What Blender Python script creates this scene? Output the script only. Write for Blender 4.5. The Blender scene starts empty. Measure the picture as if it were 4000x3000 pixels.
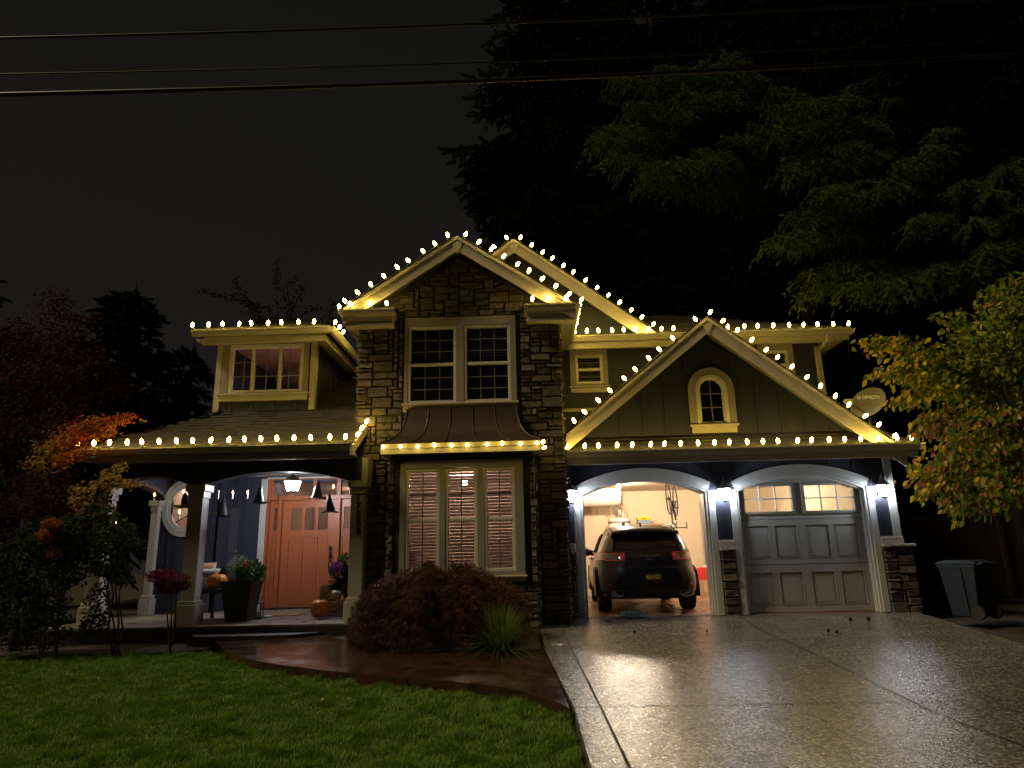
import bpy, bmesh, math, random
import numpy as np
from mathutils import Vector, Matrix
R = math.radians
C = bpy.context.scene.collection
SC = bpy.context.scene
# ------------------------------------------------------------------ camera
FPX, PITCH, ROLL, YAW, EYE = 2660.0, 14.2, 1.3, 1.1, 1.02
_p, _r, _y = R(PITCH), R(ROLL), R(YAW)
FWD = Vector((-math.sin(_y) * math.cos(_p), math.cos(_y) * math.cos(_p), math.sin(_p)))
_rt = Vector((math.cos(_y), math.sin(_y), 0))
_up = _rt.cross(FWD)
RIGHT = _rt * math.cos(_r) - _up * math.sin(_r)
UP = _up * math.cos(_r) + _rt * math.sin(_r)
cam = bpy.data.cameras.new('camera')
cam.sensor_fit = 'HORIZONTAL'
cam.sensor_width = 36.0
cam.lens = FPX / 4000 * 36
cam.clip_end = 500
camo = bpy.data.objects.new('camera', cam)
C.objects.link(camo)
camo.matrix_world = Matrix(((RIGHT.x, UP.x, -FWD.x, 0), (RIGHT.y, UP.y, -FWD.y, 0), (RIGHT.z, UP.z, -FWD.z, EYE), (0, 0, 0, 1)))
SC.camera = camo
# ------------------------------------------------------------------ world: overcast night sky
w = bpy.data.worlds.new('World')
SC.world = w
w.use_nodes = True
nt = w.node_tree
nt.nodes.clear()
wo = nt.nodes.new('ShaderNodeOutputWorld')
bg = nt.nodes.new('ShaderNodeBackground')
tc = nt.nodes.new('ShaderNodeTexCoord')
sx = nt.nodes.new('ShaderNodeSeparateXYZ')
rp = nt.nodes.new('ShaderNodeValToRGB')
rp.color_ramp.elements[0].position = 0.0
rp.color_ramp.elements[0].color = (0.0135, 0.0118, 0.0112, 1)
rp.color_ramp.elements[1].position = 0.85
rp.color_ramp.elements[1].color = (0.0050, 0.0052, 0.0044, 1)
nz = nt.nodes.new('ShaderNodeTexNoise')
nz.inputs['Scale'].default_value = 1.6
nz.inputs['Detail'].default_value = 2
ad = nt.nodes.new('ShaderNodeMath'); ad.operation = 'MULTIPLY_ADD'
ad.inputs[1].default_value = 0.35; 
nt.links.new(tc.outputs['Generated'], sx.inputs[0])
nt.links.new(tc.outputs['Generated'], nz.inputs['Vector'])
nt.links.new(nz.outputs[0], ad.inputs[0])
nt.links.new(sx.outputs['Z'], ad.inputs[2])
sb = nt.nodes.new('ShaderNodeMath'); sb.operation = 'SUBTRACT'; sb.inputs[1].default_value = 0.17
nt.links.new(ad.outputs[0], sb.inputs[0])
nt.links.new(sb.outputs[0], rp.inputs[0])
nt.links.new(rp.outputs[0], bg.inputs['Color'])
bg.inputs['Strength'].default_value = 0.82
nt.links.new(bg.outputs[0], wo.inputs[0])
# far street light / moonlight coming from behind the photographer, very weak
sun = bpy.data.lights.new('night_glow', 'SUN')
sun.energy = 1.5
sun.angle = R(12)
sun.color = (1.0, 0.80, 0.46)
suno = bpy.data.objects.new('night_glow', sun)
C.objects.link(suno)
suno.rotation_euler = (R(13), R(-40), 0)
SC.view_settings.view_transform = 'Standard'
SC.view_settings.look = 'None'
SC.view_settings.exposure = 0.35
SC.view_settings.gamma = 1
SC.cycles.use_denoising = True
SC.cycles.sample_clamp_indirect = 4
SC.cycles.max_bounces = 8
SC.cycles.caustics_reflective = False
SC.cycles.caustics_refractive = False
# ------------------------------------------------------------------ helpers
def ray(px, py):
    return FWD * FPX + RIGHT * (px - 2000) + UP * (1500 - py)
def at(px, py, Y):
    d = ray(px, py); t = Y / d.y
    return Vector((d.x * t, Y, EYE + d.z * t))
def gz(Y):
    return -0.04 * (11.9 - Y) if Y < 11.9 else 0.0
def atg(px, py, dz=0.0):
    d = ray(px, py); t = (dz - EYE - 11.9 * .04) / (d.z - .04 * d.y)
    return Vector((d.x * t, d.y * t, EYE + d.z * t))
def atz(px, py, Z):
    d = ray(px, py); t = (Z - EYE) / d.z
    return Vector((d.x * t, d.y * t, Z))
ORG = {}
def org(p):
    return ORG.get(p.name, Vector((0, 0, 0))) if p is not None else Vector((0, 0, 0))
def tag(o, label=None, cat=None, group=None, kind=None):
    if label: o['label'] = label
    if cat: o['category'] = cat
    if group: o['group'] = group
    if kind: o['kind'] = kind
    return o
def thing(name, label, cat, loc=(0, 0, 0), group=None):
    o = bpy.data.objects.new(name, None)
    o.empty_display_size = 0.1
    C.objects.link(o)
    o.location = loc
    ORG[o.name] = Vector(loc)
    return tag(o, label, cat, group)
class MB:
    """collects shapes in world coordinates; build() links them as one mesh object"""
    def __init__(s):
        s.v = []; s.f = []; s.c = []; s.col = None; s.m = []; s.mi = 0
    def _add(s, vs, fs):
        b = len(s.v)
        s.v += [tuple(x) for x in vs]
        for f in fs:
            s.f.append(tuple(b + i for i in f)); s.c.append(s.col); s.m.append(s.mi)
        return s
    def box(s, x0, x1, y0, y1, z0, z1):
        vs = [(x0, y0, z0), (x1, y0, z0), (x1, y1, z0), (x0, y1, z0), (x0, y0, z1), (x1, y0, z1), (x1, y1, z1), (x0, y1, z1)]
        return s._add(vs, [(0, 3, 2, 1), (4, 5, 6, 7), (0, 1, 5, 4), (1, 2, 6, 5), (2, 3, 7, 6), (3, 0, 4, 7)])
    def cbox(s, x0, x1, y0, y1, z0, z1, b=0.006):
        """box with chamfered edges"""
        bm = bmesh.new()
        bmesh.ops.create_cube(bm, size=1)
        for v in bm.verts:
            v.co = Vector((x0 + (v.co.x + .5) * (x1 - x0), y0 + (v.co.y + .5) * (y1 - y0), z0 + (v.co.z + .5) * (z1 - z0)))
        bmesh.ops.bevel(bm, geom=bm.edges[:], offset=b, segments=1, affect='EDGES')
        bm.verts.index_update()
        s._add([v.co[:] for v in bm.verts], [[v.index for v in f.verts] for f in bm.faces])
        bm.free(); return s
    def bar(s, a, b, wx, wz, upv=(0, 0, 1)):
        """box from a to b, wx wide sideways, wz tall along up"""
        a = Vector(a); b = Vector(b); d = (b - a).normalized(); u = Vector(upv)
        sd = d.cross(u).normalized(); u = sd.cross(d).normalized()
        vs = []
        for p in (a, b):
            for i, j in ((-1, -1), (1, -1), (1, 1), (-1, 1)):
                vs.append(p + sd * (i * wx / 2) + u * (j * wz / 2))
        return s._add(vs, [(0, 1, 2, 3), (7, 6, 5, 4), (0, 4, 5, 1), (1, 5, 6, 2), (2, 6, 7, 3), (3, 7, 4, 0)])
    def prism(s, poly, y0, y1):
        """polygon of (x,z) extruded from y0 to y1"""
        n = len(poly)
        vs = [(x, y0, z) for x, z in poly] + [(x, y1, z) for x, z in poly]
        return s._add(vs, [tuple(range(n)), tuple(range(2 * n - 1, n - 1, -1))] + [(i, i + n, (i + 1) % n + n, (i + 1) % n) for i in range(n)])
    def prismx(s, poly, x0, x1):
        """polygon of (y,z) extruded along x"""
        n = len(poly)
        vs = [(x0, y, z) for y, z in poly] + [(x1, y, z) for y, z in poly]
        return s._add(vs, [tuple(range(n)), tuple(range(2 * n - 1, n - 1, -1))] + [(i, i + n, (i + 1) % n + n, (i + 1) % n) for i in range(n)])
    def prismz(s, poly, z0, z1):
        n = len(poly)
        vs = [(x, y, z0 if not callable(z0) else z0(x, y)) for x, y in poly] + [(x, y, z1 if not callable(z1) else z1(x, y)) for x, y in poly]
        return s._add(vs, [tuple(range(n)), tuple(range(2 * n - 1, n - 1, -1))] + [(i, i + n, (i + 1) % n + n, (i + 1) % n) for i in range(n)])
    def quad(s, *p):
        return s._add(p, [tuple(range(len(p)))])
    def band(s, inner, outer, y0, y1):
        """strip between two equally long (x,z) polylines, extruded in y"""
        n = len(inner)
        for i in range(n - 1):
            a, b, c, d = inner[i], inner[i + 1], outer[i + 1], outer[i]
            vs = [(p[0], y0, p[1]) for p in (a, b, c, d)] + [(p[0], y1, p[1]) for p in (a, b, c, d)]
            fs = [(0, 1, 2, 3), (7, 6, 5, 4), (0, 4, 5, 1), (2, 6, 7, 3)]
            if i == 0: fs.append((0, 3, 7, 4))
            if i == n - 2: fs.append((1, 5, 6, 2))
            s._add(vs, fs)
        return s
    def tube(s, path, r, n=8, cap=True):
        path = [Vector(p) for p in path]
        rr = r if isinstance(r, (list, tuple)) else [r] * len(path)
        b = []
        prev = None
        for i, p in enumerate(path):
            d = (path[min(i + 1, len(path) - 1)] - path[max(i - 1, 0)])
            if d.length < 1e-9: d = Vector((0, 0, 1))
            d.normalize()
            if prev is None:
                u = d.cross(Vector((0, 0, 1)))
                if u.length < .05: u = d.cross(Vector((0, 1, 0)))
            else:
                u = prev - d * prev.dot(d)
            u.normalize(); prev = u; w_ = d.cross(u)
            b.append([p + (u * math.cos(2 * math.pi * k / n) + w_ * math.sin(2 * math.pi * k / n)) * rr[i] for k in range(n)])
        vs = [q for ring in b for q in ring]
        fs = []
        for i in range(len(b) - 1):
            for k in range(n):
                fs.append((i * n + k, i * n + (k + 1) % n, (i + 1) * n + (k + 1) % n, (i + 1) * n + k))
        if cap:
            fs.append(tuple(range(n - 1, -1, -1)))
            fs.append(tuple((len(b) - 1) * n + k for k in range(n)))
        return s._add(vs, fs)
    def lathe(s, prof, c=(0, 0, 0), n=16, axis='z', rot=0.0, mat=None):
        """profile of (radius, height) turned about an axis through c"""
        vs = []; m = len(prof)
        for (r_, h) in prof:
            for k in range(n):
                a = 2 * math.pi * k / n + rot
                x, y, z = r_ * math.cos(a), r_ * math.sin(a), h
                if axis == 'y': x, y, z = x, h, y
                if axis == 'x': x, y, z = h, x, y
                q = Vector((x, y, z))
                if mat is not None: q = mat @ q
                vs.append((q.x + c[0], q.y + c[1], q.z + c[2]))
        fs = []
        for i in range(m - 1):
            for k in range(n):
                fs.append((i * n + k, i * n + (k + 1) % n, (i + 1) * n + (k + 1) % n, (i + 1) * n + k))
        if prof[0][0] > 1e-5: fs.append(tuple(range(n - 1, -1, -1)))
        if prof[-1][0] > 1e-5: fs.append(tuple((m - 1) * n + k for k in range(n)))
        return s._add(vs, fs)
    def loft(s, rings, close=True, capa=True, capb=True):
        n = len(rings[0]); vs = [p for r_ in rings for p in r_]; fs = []
        for i in range(len(rings) - 1):
            for k in range(n if close else n - 1):
                fs.append((i * n + k, i * n + (k + 1) % n, (i + 1) * n + (k + 1) % n, (i + 1) * n + k))
        if capa: fs.append(tuple(range(n - 1, -1, -1)))
        if capb: fs.append(tuple((len(rings) - 1) * n + k for k in range(n)))
        return s._add(vs, fs)
    def xform(s, M, i0=0):
        s.v[i0:] = [tuple(M @ Vector(p)) for p in s.v[i0:]]; return s
    def split(s, name, mat, parent=None, **k):
        """every loose piece becomes a part of its own"""
        par = list(range(len(s.v)))
        def find(i):
            while par[i] != i: par[i] = par[par[i]]; i = par[i]
            return i
        for f in s.f:
            for i in f[1:]: par[find(i)] = find(f[0])
        groups = {}
        for j, f in enumerate(s.f): groups.setdefault(find(f[0]), []).append(j)
        out = []
        for js in groups.values():
            q = MB(); idx = {}
            for j in js:
                q.f.append(tuple(idx.setdefault(i, len(idx)) for i in s.f[j])); q.c.append(s.c[j]); q.m.append(s.m[j])
            q.v = [s.v[i] for i in idx]; out.append(q.build(name, mat, parent, **k))
        return out
    def build(s, name, mat, parent=None, smooth=False, origin=None, **tags):
        me = bpy.data.meshes.new(name)
        if parent is not None: o0 = org(parent)
        elif origin is not None: o0 = Vector(origin)
        else: o0 = Vector((0, 0, 0))
        me.from_pydata([(x - o0.x, y - o0.y, z - o0.z) for x, y, z in s.v], [], s.f)
        for mt in (mat if isinstance(mat, (list, tuple)) else [mat]): me.materials.append(mt)
        if any(s.m): me.polygons.foreach_set('material_index', s.m)
        if any(c is not None for c in s.c):
            at_ = me.color_attributes.new('Col', 'FLOAT_COLOR', 'CORNER')
            arr = []
            for f, c in zip(s.f, s.c):
                arr += list((c or (.5, .5, .5)) + (1.0,)) * len(f)
            at_.data.foreach_set('color', arr)
        if smooth:
            me.polygons.foreach_set('use_smooth', [True] * len(me.polygons))
            if smooth != 'all': me.set_sharp_from_angle(angle=R(smooth if smooth is not True else 40))
        me.validate()
        bm = bmesh.new(); bm.from_mesh(me); bmesh.ops.recalc_face_normals(bm, faces=bm.faces[:]); bm.to_mesh(me); bm.free()
        me.update()
        o = bpy.data.objects.new(name, me)
        C.objects.link(o)
        if parent is not None:
            o.parent = parent; ORG[o.name] = o0
        else:
            o.location = o0; ORG[o.name] = o0
        return tag(o, **tags)
def npmesh(name, V, T, mat, parent=None, cols=None, origin=None, nf=3, **tags):
    """big numpy meshes: V (n,3), T (m,nf) faces, cols (m,3) per face colour"""
    me = bpy.data.meshes.new(name)
    o0 = np.array(org(parent) if parent is not None else (origin or (0, 0, 0)), dtype=np.float64)
    n, m = len(V), len(T)
    me.vertices.add(n); me.vertices.foreach_set('co', (V - o0).astype(np.float32).ravel())
    me.loops.add(m * nf); me.loops.foreach_set('vertex_index', T.astype(np.int32).ravel())
    me.polygons.add(m)
    me.polygons.foreach_set('loop_start', np.arange(0, m * nf, nf, dtype=np.int32))
    me.polygons.foreach_set('loop_total', np.full(m, nf, dtype=np.int32))
    me.materials.append(mat)
    if cols is not None:
        a_ = me.color_attributes.new('Col', 'FLOAT_COLOR', 'CORNER')
        cc = np.concatenate([cols, np.ones((m, 1))], 1)
        a_.data.foreach_set('color', np.repeat(cc, nf, 0).astype(np.float32).ravel())
    me.update(); me.validate()
    o = bpy.data.objects.new(name, me); C.objects.link(o)
    if parent is not None: o.parent = parent
    else: o.location = Vector(o0)
    ORG[o.name] = Vector(o0)
    return tag(o, **tags)
def scatter(TV, TF, M, P):
    """template verts (k,3), faces (f,nf), matrices (n,3,3), positions (n,3)"""
    V = np.einsum('nij,kj->nki', M, TV) + P[:, None, :]
    n, k = len(P), len(TV)
    T = TF[None] + (np.arange(n) * k)[:, None, None]
    return V.reshape(-1, 3), T.reshape(-1, TF.shape[1])
def frames(D, rng, roll=None, upv=None):
    """rotation matrices whose z column is D (n,3); random roll unless upv given (then y column near up)"""
    D = D / np.linalg.norm(D, axis=1, keepdims=True)
    h = np.tile(np.array([0, 0, 1.0]), (len(D), 1)) if upv is None else np.tile(np.array(upv, float), (len(D), 1))
    par = np.abs((D * h).sum(1)) > .98
    h[par] = (1, 0, 0)
    X = np.cross(h, D); X /= np.linalg.norm(X, axis=1, keepdims=True)
    Yv = np.cross(D, X)
    a = rng.uniform(0, 2 * math.pi, len(D)) if roll is None else roll
    ca, sa = np.cos(a)[:, None], np.sin(a)[:, None]
    return np.stack([X * ca + Yv * sa, -X * sa + Yv * ca, D], 2)
def text_mesh(txt, size, mat, parent, M, name='lettering', ext=0.002, sx=1.0, bold=0.0, **tags):
    cu = bpy.data.curves.new('lettering', 'FONT')
    cu.body = txt; cu.size = size; cu.extrude = ext; cu.align_x = 'CENTER'; cu.align_y = 'CENTER'; cu.offset = bold
    to = bpy.data.objects.new('lettering_tmp', cu); C.objects.link(to)
    dg = bpy.context.evaluated_depsgraph_get()
    me = bpy.data.meshes.new_from_object(to.evaluated_get(dg))
    bpy.data.objects.remove(to); bpy.data.curves.remove(cu)
    o0 = org(parent)
    me.transform(Matrix.Translation(-o0) @ M @ Matrix.Diagonal((sx, 1, 1, 1)))
    me.materials.clear(); me.materials.append(mat)
    o = bpy.data.objects.new(name, me); C.objects.link(o)
    if parent is not None: o.parent = parent; ORG[o.name] = o0
    return tag(o, **tags)
FACE = Matrix(((1, 0, 0), (0, 0, -1), (0, 1, 0))).to_4x4()   # text plane facing -Y
# ------------------------------------------------------------------ materials
def mat(name, col=(.5, .5, .5), rough=.6, metal=0.0, noise=0.0, nscale=8.0, bump=0.0, bscale=40.0, attr=False, emit=None, es=0.0,
        coat=0.0, spec=.5, trans=0.0, rvar=0.0, detail=4, stretch=None, amul=0.0):
    m = bpy.data.materials.new(name); m.use_nodes = True
    t = m.node_tree; b = t.nodes['Principled BSDF']
    b.inputs['Roughness'].default_value = rough
    b.inputs['Metallic'].default_value = metal
    b.inputs['Specular IOR Level'].default_value = spec
    b.inputs['Coat Weight'].default_value = coat
    b.inputs['Coat Roughness'].default_value = .04
    b.inputs['Transmission Weight'].default_value = trans
    b.inputs['Base Color'].default_value = (*col, 1)
    tc = t.nodes.new('ShaderNodeTexCoord'); src = tc.outputs['Object']
    if stretch:
        mp = t.nodes.new('ShaderNodeMapping'); mp.inputs['Scale'].default_value = stretch
        t.links.new(src, mp.inputs[0]); src = mp.outputs[0]
    out = None
    if attr:
        a = t.nodes.new('ShaderNodeAttribute'); a.attribute_name = 'Col'; out = a.outputs['Color']
    if noise > 0:
        n = t.nodes.new('ShaderNodeTexNoise'); n.inputs['Scale'].default_value = nscale; n.inputs['Detail'].default_value = detail
        t.links.new(src, n.inputs['Vector'])
        mr = t.nodes.new('ShaderNodeMapRange'); mr.inputs['From Min'].default_value = .3; mr.inputs['From Max'].default_value = .7
        mr.inputs['To Min'].default_value = 1 - noise; mr.inputs['To Max'].default_value = 1 + noise
        t.links.new(n.outputs[0], mr.inputs[0])
        mx = t.nodes.new('ShaderNodeVectorMath'); mx.operation = 'SCALE'
        if out is not None: t.links.new(out, mx.inputs[0])
        else: mx.inputs[0].default_value = col
        t.links.new(mr.outputs[0], mx.inputs['Scale']); out = mx.outputs[0]
        if rvar > 0:
            m2 = t.nodes.new('ShaderNodeMapRange'); m2.inputs['From Min'].default_value = .35; m2.inputs['From Max'].default_value = .65
            m2.inputs['To Min'].default_value = max(.02, rough - rvar); m2.inputs['To Max'].default_value = min(1, rough + rvar)
            t.links.new(n.outputs[0], m2.inputs[0]); t.links.new(m2.outputs[0], b.inputs['Roughness'])
    if out is not None: t.links.new(out, b.inputs['Base Color'])
    if bump > 0:
        n2 = t.nodes.new('ShaderNodeTexNoise'); n2.inputs['Scale'].default_value = bscale; n2.inputs['Detail'].default_value = 5
        t.links.new(src, n2.inputs['Vector'])
        bp = t.nodes.new('ShaderNodeBump'); bp.inputs['Strength'].default_value = min(1, bump); bp.inputs['Distance'].default_value = .01
        t.links.new(n2.outputs[0], bp.inputs['Height']); t.links.new(bp.outputs[0], b.inputs['Normal'])
    if emit:
        b.inputs['Emission Color'].default_value = (*emit, 1); b.inputs['Emission Strength'].default_value = es
    return m
def glassmat(name, tint=(.9, .95, .95), refl=.12, op=0.0, darkc=(.01, .01, .012), rough=.02):
    """thin window pane: transparent with a mirror sheen and optional dark body"""
    m = bpy.data.materials.new(name); m.use_nodes = True
    t = m.node_tree; t.nodes.clear()
    o = t.nodes.new('ShaderNodeOutputMaterial'); tr = t.nodes.new('ShaderNodeBsdfTransparent'); tr.inputs[0].default_value = (*tint, 1)
    gl = t.nodes.new('ShaderNodeBsdfGlossy'); gl.inputs['Roughness'].default_value = rough
    fr = t.nodes.new('ShaderNodeFresnel'); fr.inputs[0].default_value = 1.5
    ml = t.nodes.new('ShaderNodeMath'); ml.operation = 'MULTIPLY_ADD'; ml.inputs[1].default_value = 1.6; ml.inputs[2].default_value = refl * .2
    cl = t.nodes.new('ShaderNodeClamp')
    df = t.nodes.new('ShaderNodeBsdfDiffuse'); df.inputs[0].default_value = (*darkc, 1)
    m1 = t.nodes.new('ShaderNodeMixShader'); m1.inputs[0].default_value = op
    m2 = t.nodes.new('ShaderNodeMixShader')
    t.links.new(tr.outputs[0], m1.inputs[1]); t.links.new(df.outputs[0], m1.inputs[2])
    t.links.new(fr.outputs[0], ml.inputs[0]); t.links.new(ml.outputs[0], cl.inputs[0]); t.links.new(cl.outputs[0], m2.inputs[0])
    t.links.new(m1.outputs[0], m2.inputs[1]); t.links.new(gl.outputs[0], m2.inputs[2]); t.links.new(m2.outputs[0], o.inputs[0])
    return m
def leafmat(name, tr=.35, rough=.45, spec=.5):
    m = mat(name, rough=rough, attr=True, spec=spec); t = m.node_tree; b = t.nodes['Principled BSDF']; o = t.nodes['Material Output']
    a = [n for n in t.nodes if n.type == 'ATTRIBUTE'][0]
    tn = t.nodes.new('ShaderNodeBsdfTranslucent'); mx = t.nodes.new('ShaderNodeMixShader'); mx.inputs[0].default_value = tr
    t.links.new(a.outputs['Color'], tn.inputs[0]); t.links.new(b.outputs[0], mx.inputs[1]); t.links.new(tn.outputs[0], mx.inputs[2])
    t.links.new(mx.outputs[0], o.inputs[0]); return m
M = {}
M['siding'] = mat('siding', (.026, .029, .048), .62, noise=.10, nscale=30, bump=.35, bscale=60, stretch=(1, 1, .15))
M['trim'] = mat('trim', (.50, .46, .37), .5, noise=.06, nscale=6, bump=.12, bscale=50)
M['trim_white'] = mat('trim_white', (.50, .495, .47), .45, noise=.05, nscale=5, bump=.1, bscale=40)
M['vinyl'] = mat('vinyl', (.66, .64, .58), .35, noise=.03)
M['casing'] = mat('casing', (.30, .28, .24), .55, noise=.06, nscale=7, bump=.15, bscale=50)
M['stone'] = mat('stone', rough=.75, attr=True, noise=.45, nscale=13, bump=1.0, bscale=16, detail=8)
M['mortar'] = mat('mortar', (.055, .048, .042), .95, bump=.8, bscale=80, noise=.2)
M['shingle'] = mat('shingle', rough=.6, attr=True, noise=.3, nscale=60, bump=.8, bscale=150)
M['soffit'] = mat('soffit', (.20, .19, .17), .6)
M['copper'] = mat('copper', (.050, .030, .024), .45, metal=.4, noise=.12, nscale=3)
M['door_paint'] = mat('door_paint', (.36, .100, .034), .42, noise=.05, nscale=4, bump=.08, bscale=30)
M['black_metal'] = mat('black_metal', (.014, .014, .015), .4, metal=.4)
M['iron'] = mat('iron', (.16, .155, .15), .5, metal=.2)
M['garage_door'] = mat('garage_door', (.37, .36, .325), .5, noise=.05, nscale=3, bump=.2, bscale=90, stretch=(.3, 1, 1))
M['pane'] = glassmat('pane')
M['pane_dark'] = glassmat('pane_dark', op=.2)
M['muntin'] = mat('muntin', (.20, .19, .165), .5)
M['muntin_dark'] = mat('muntin_dark', (.05, .045, .04), .5)
M['blind'] = None
M['room'] = mat('room', (.52, .42, .36), .9)
M['room_dark'] = mat('room_dark', (.10, .09, .09), .9)
M['garage_wall'] = mat('garage_wall', (.66, .54, .39), .85, noise=.06, nscale=1.5)
M['garage_floor'] = mat('garage_floor', (.30, .17, .11), .35, noise=.25, nscale=3, rvar=.12, bump=.15, bscale=30)
M['porch_floor'] = mat('porch_floor', (.17, .15, .145), .42, noise=.35, nscale=3.5, rvar=.15, bump=.5, bscale=14)
M['bark'] = mat('bark', (.020, .015, .012), .9, noise=.4, nscale=12, bump=1, bscale=25, stretch=(1, 1, .25))
M['needles'] = leafmat('needles', .25, .8, 0.05)
M['leaves'] = leafmat('leaves', .38, .6, .08)
M['wire'] = mat('wire', (.05, .07, .03), .5)
M['cable'] = mat('cable', (.012, .012, .013), .4)
M['bulb'] = mat('bulb', (.9, .85, .7), .3, emit=(1.0, .67, .12), es=58.0)
M['lamp_glass'] = mat('lamp_glass', (.9, .9, .9), .3, emit=(.80, .88, 1.0), es=80.0)
_m = leafmat('blind', .45, .5); _m.node_tree.nodes['Principled BSDF'].inputs['Base Color'].default_value = (.6, .5, .48, 1)
M['blind'] = _m
# ------------------------------------------------------------------ the house
H = thing('house', 'two-storey house with stone gable front, dark siding, lit garage and arched porch', 'house', (0, 12, 0))
def wall(mb, x0, x1, z0, top, y0, y1, holes=(), extra=()):
    """wall slab cut into strips; top may be a number or f(x); holes are (xa, xb, za, zb) with zb number or f(x)"""
    tf = top if callable(top) else (lambda x: top)
    xs = {x0, x1, *extra}
    for h in holes: xs |= {h[0], h[1]}
    for h in holes:
        if callable(h[3]): xs |= set(np.linspace(h[0], h[1], 19).round(5).tolist())
    xs = sorted(x for x in xs if x0 <= x <= x1)
    for a, b in zip(xs, xs[1:]):
        if b - a < 1e-4: continue
        m = (a + b) / 2
        hs = sorted([h for h in holes if h[0] - 1e-4 < m < h[1] + 1e-4], key=lambda h: h[2])
        ba, bb = z0, z0
        for h in hs:
            if h[2] > max(ba, bb) + 1e-4: mb.prism([(a, ba), (b, bb), (b, h[2]), (a, h[2])], y0, y1)
            ba, bb = (h[3](a), h[3](b)) if callable(h[3]) else (h[3], h[3])
        mb.prism([(a, ba), (b, bb), (b, tf(b)), (a, tf(a))], y0, y1)
    return mb
STC = [(a * .64, b * .60, c * .55) for a, b, c in [(.125, .105, .09), (.16, .125, .10), (.19, .15, .11), (.10, .088, .08), (.14, .12, .11), (.24, .17, .105), (.21, .165, .13), (.17, .13, .12), (.27, .20, .13), (.115, .10, .095)]]
def stones(mb, u0, u1, z0, z1, mp, ok, seed, cu=.088, cz=.064, dep=.042):
    rg = random.Random(seed)
    nu = max(1, round((u1 - u0) / cu)); nz_ = max(1, round((z1 - z0) / cz)); cu = (u1 - u0) / nu; cz = (z1 - z0) / nz_
    occ = [[False] * nz_ for _ in range(nu)]
    sizes = [(2, 1), (3, 1), (4, 1), (3, 2), (4, 2), (5, 2), (4, 2), (3, 2), (5, 2), (4, 3), (2, 2)]
    for j in range(nz_):
        for i in range(nu):
            if occ[i][j]: continue
            cand = rg.sample(sizes, len(sizes)) + [(2, 1), (1, 2), (1, 1)]
            for (a, b) in cand:
                if i + a > nu or j + b > nz_: continue
                if any(occ[i + p][j + q] for p in range(a) for q in range(b)): continue
                # no one-cell leftover slots beside a stone when it can be avoided
                if i + a < nu and i + a + 1 <= nu and (i + a + 1 == nu) and a < 5: continue
                U0, U1, Z0, Z1 = u0 + i * cu, u0 + (i + a) * cu, z0 + j * cz, z0 + (j + b) * cz
                if not ok(U0, U1, Z0, Z1): continue
                for p in range(a):
                    for q in range(b): occ[i + p][j + q] = True
                g = .006
                U0 += g + rg.uniform(0, .006); U1 -= g + rg.uniform(0, .004); Z0 += g; Z1 -= g + rg.uniform(0, .004)
                c = rg.choice(STC); k = rg.uniform(.8, 1.2); mb.col = ((c[0] * .5 + .050) * k, (c[1] * .5 + .044) * k, (c[2] * .5 + .038) * k)
                nx = 3 + a // 2; ny = 3 + b // 2
                us = [0, .14 / a] + [.14 / a + (1 - .28 / a) * t / (nx - 1) for t in range(1, nx - 1)] + [1 - .14 / a, 1]
                vs_ = [0, .16 / b] + [.16 / b + (1 - .32 / b) * t / (ny - 1) for t in range(1, ny - 1)] + [1 - .16 / b, 1]
                d0 = dep * rg.uniform(.6, 1.25); tu, tv = rg.uniform(-.012, .012), rg.uniform(-.012, .012)
                pts = []
                for y_, v in enumerate(vs_):
                    for x_, u in enumerate(us):
                        edge = x_ in (0, len(us) - 1) or y_ in (0, len(vs_) - 1)
                        d = -.012 if edge else d0 + tu * (u - .5) * 2 + tv * (v - .5) * 2 + rg.uniform(-.008, .008)
                        jx = 0 if edge else rg.uniform(-.006, .006)
                        pts.append(mp(U0 + (U1 - U0) * u + jx, Z0 + (Z1 - Z0) * v + jx * .5, d))
                n = len(us)
                mb._add(pts, [(y_ * n + x_, y_ * n + x_ + 1, (y_ + 1) * n + x_ + 1, (y_ + 1) * n + x_) for y_ in range(len(vs_) - 1) for x_ in range(n - 1)])
                break
    mb.col = None
    return mb
SHC = [(.028, .023, .020), (.036, .030, .025), (.023, .020, .018), (.042, .034, .028), (.031, .028, .024)]
def shingles(mb, P0, P1, P2, P3, seed, course=.145, clip=None):
    """courses of tabs on the quad: P0-P1 eave (left to right), P3-P2 ridge"""
    rg = random.Random(seed); P0, P1, P2, P3 = map(Vector, (P0, P1, P2, P3))
    nrm = (P1 - P0).cross(P3 - P0).normalized()
    if nrm.z < 0: nrm = -nrm
    n = max(1, round((P3 - P0).length / course))
    for i in range(n):
        a, b = i / n, min(1.0, (i + 1.06) / n)
        A0, A1 = P0.lerp(P3, a), P1.lerp(P2, a); B0, B1 = P0.lerp(P3, b), P1.lerp(P2, b)
        L = (A1 - A0).length; u = 0
        while u < L - 1e-3:
            w_ = rg.uniform(.12, .3); v = min(L, u + w_)
            p, q = A0.lerp(A1, u / L), A0.lerp(A1, v / L); r_, s_ = B0.lerp(B1, v / L), B0.lerp(B1, u / L)
            t = rg.uniform(.010, .018) if rg.random() < .7 else .024
            c = rg.choice(SHC); k = rg.uniform(.8, 1.2); mb.col = (c[0] * k, c[1] * k, c[2] * k)
            if clip is None or clip((p + q) / 2):
                mb._add([p + nrm * t, q + nrm * t, r_ + nrm * .003, s_ + nrm * .003, p - nrm * .002, q - nrm * .002], [(0, 1, 2, 3), (4, 5, 1, 0)])
            u = v
    mb.col = None
    return mb
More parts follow.
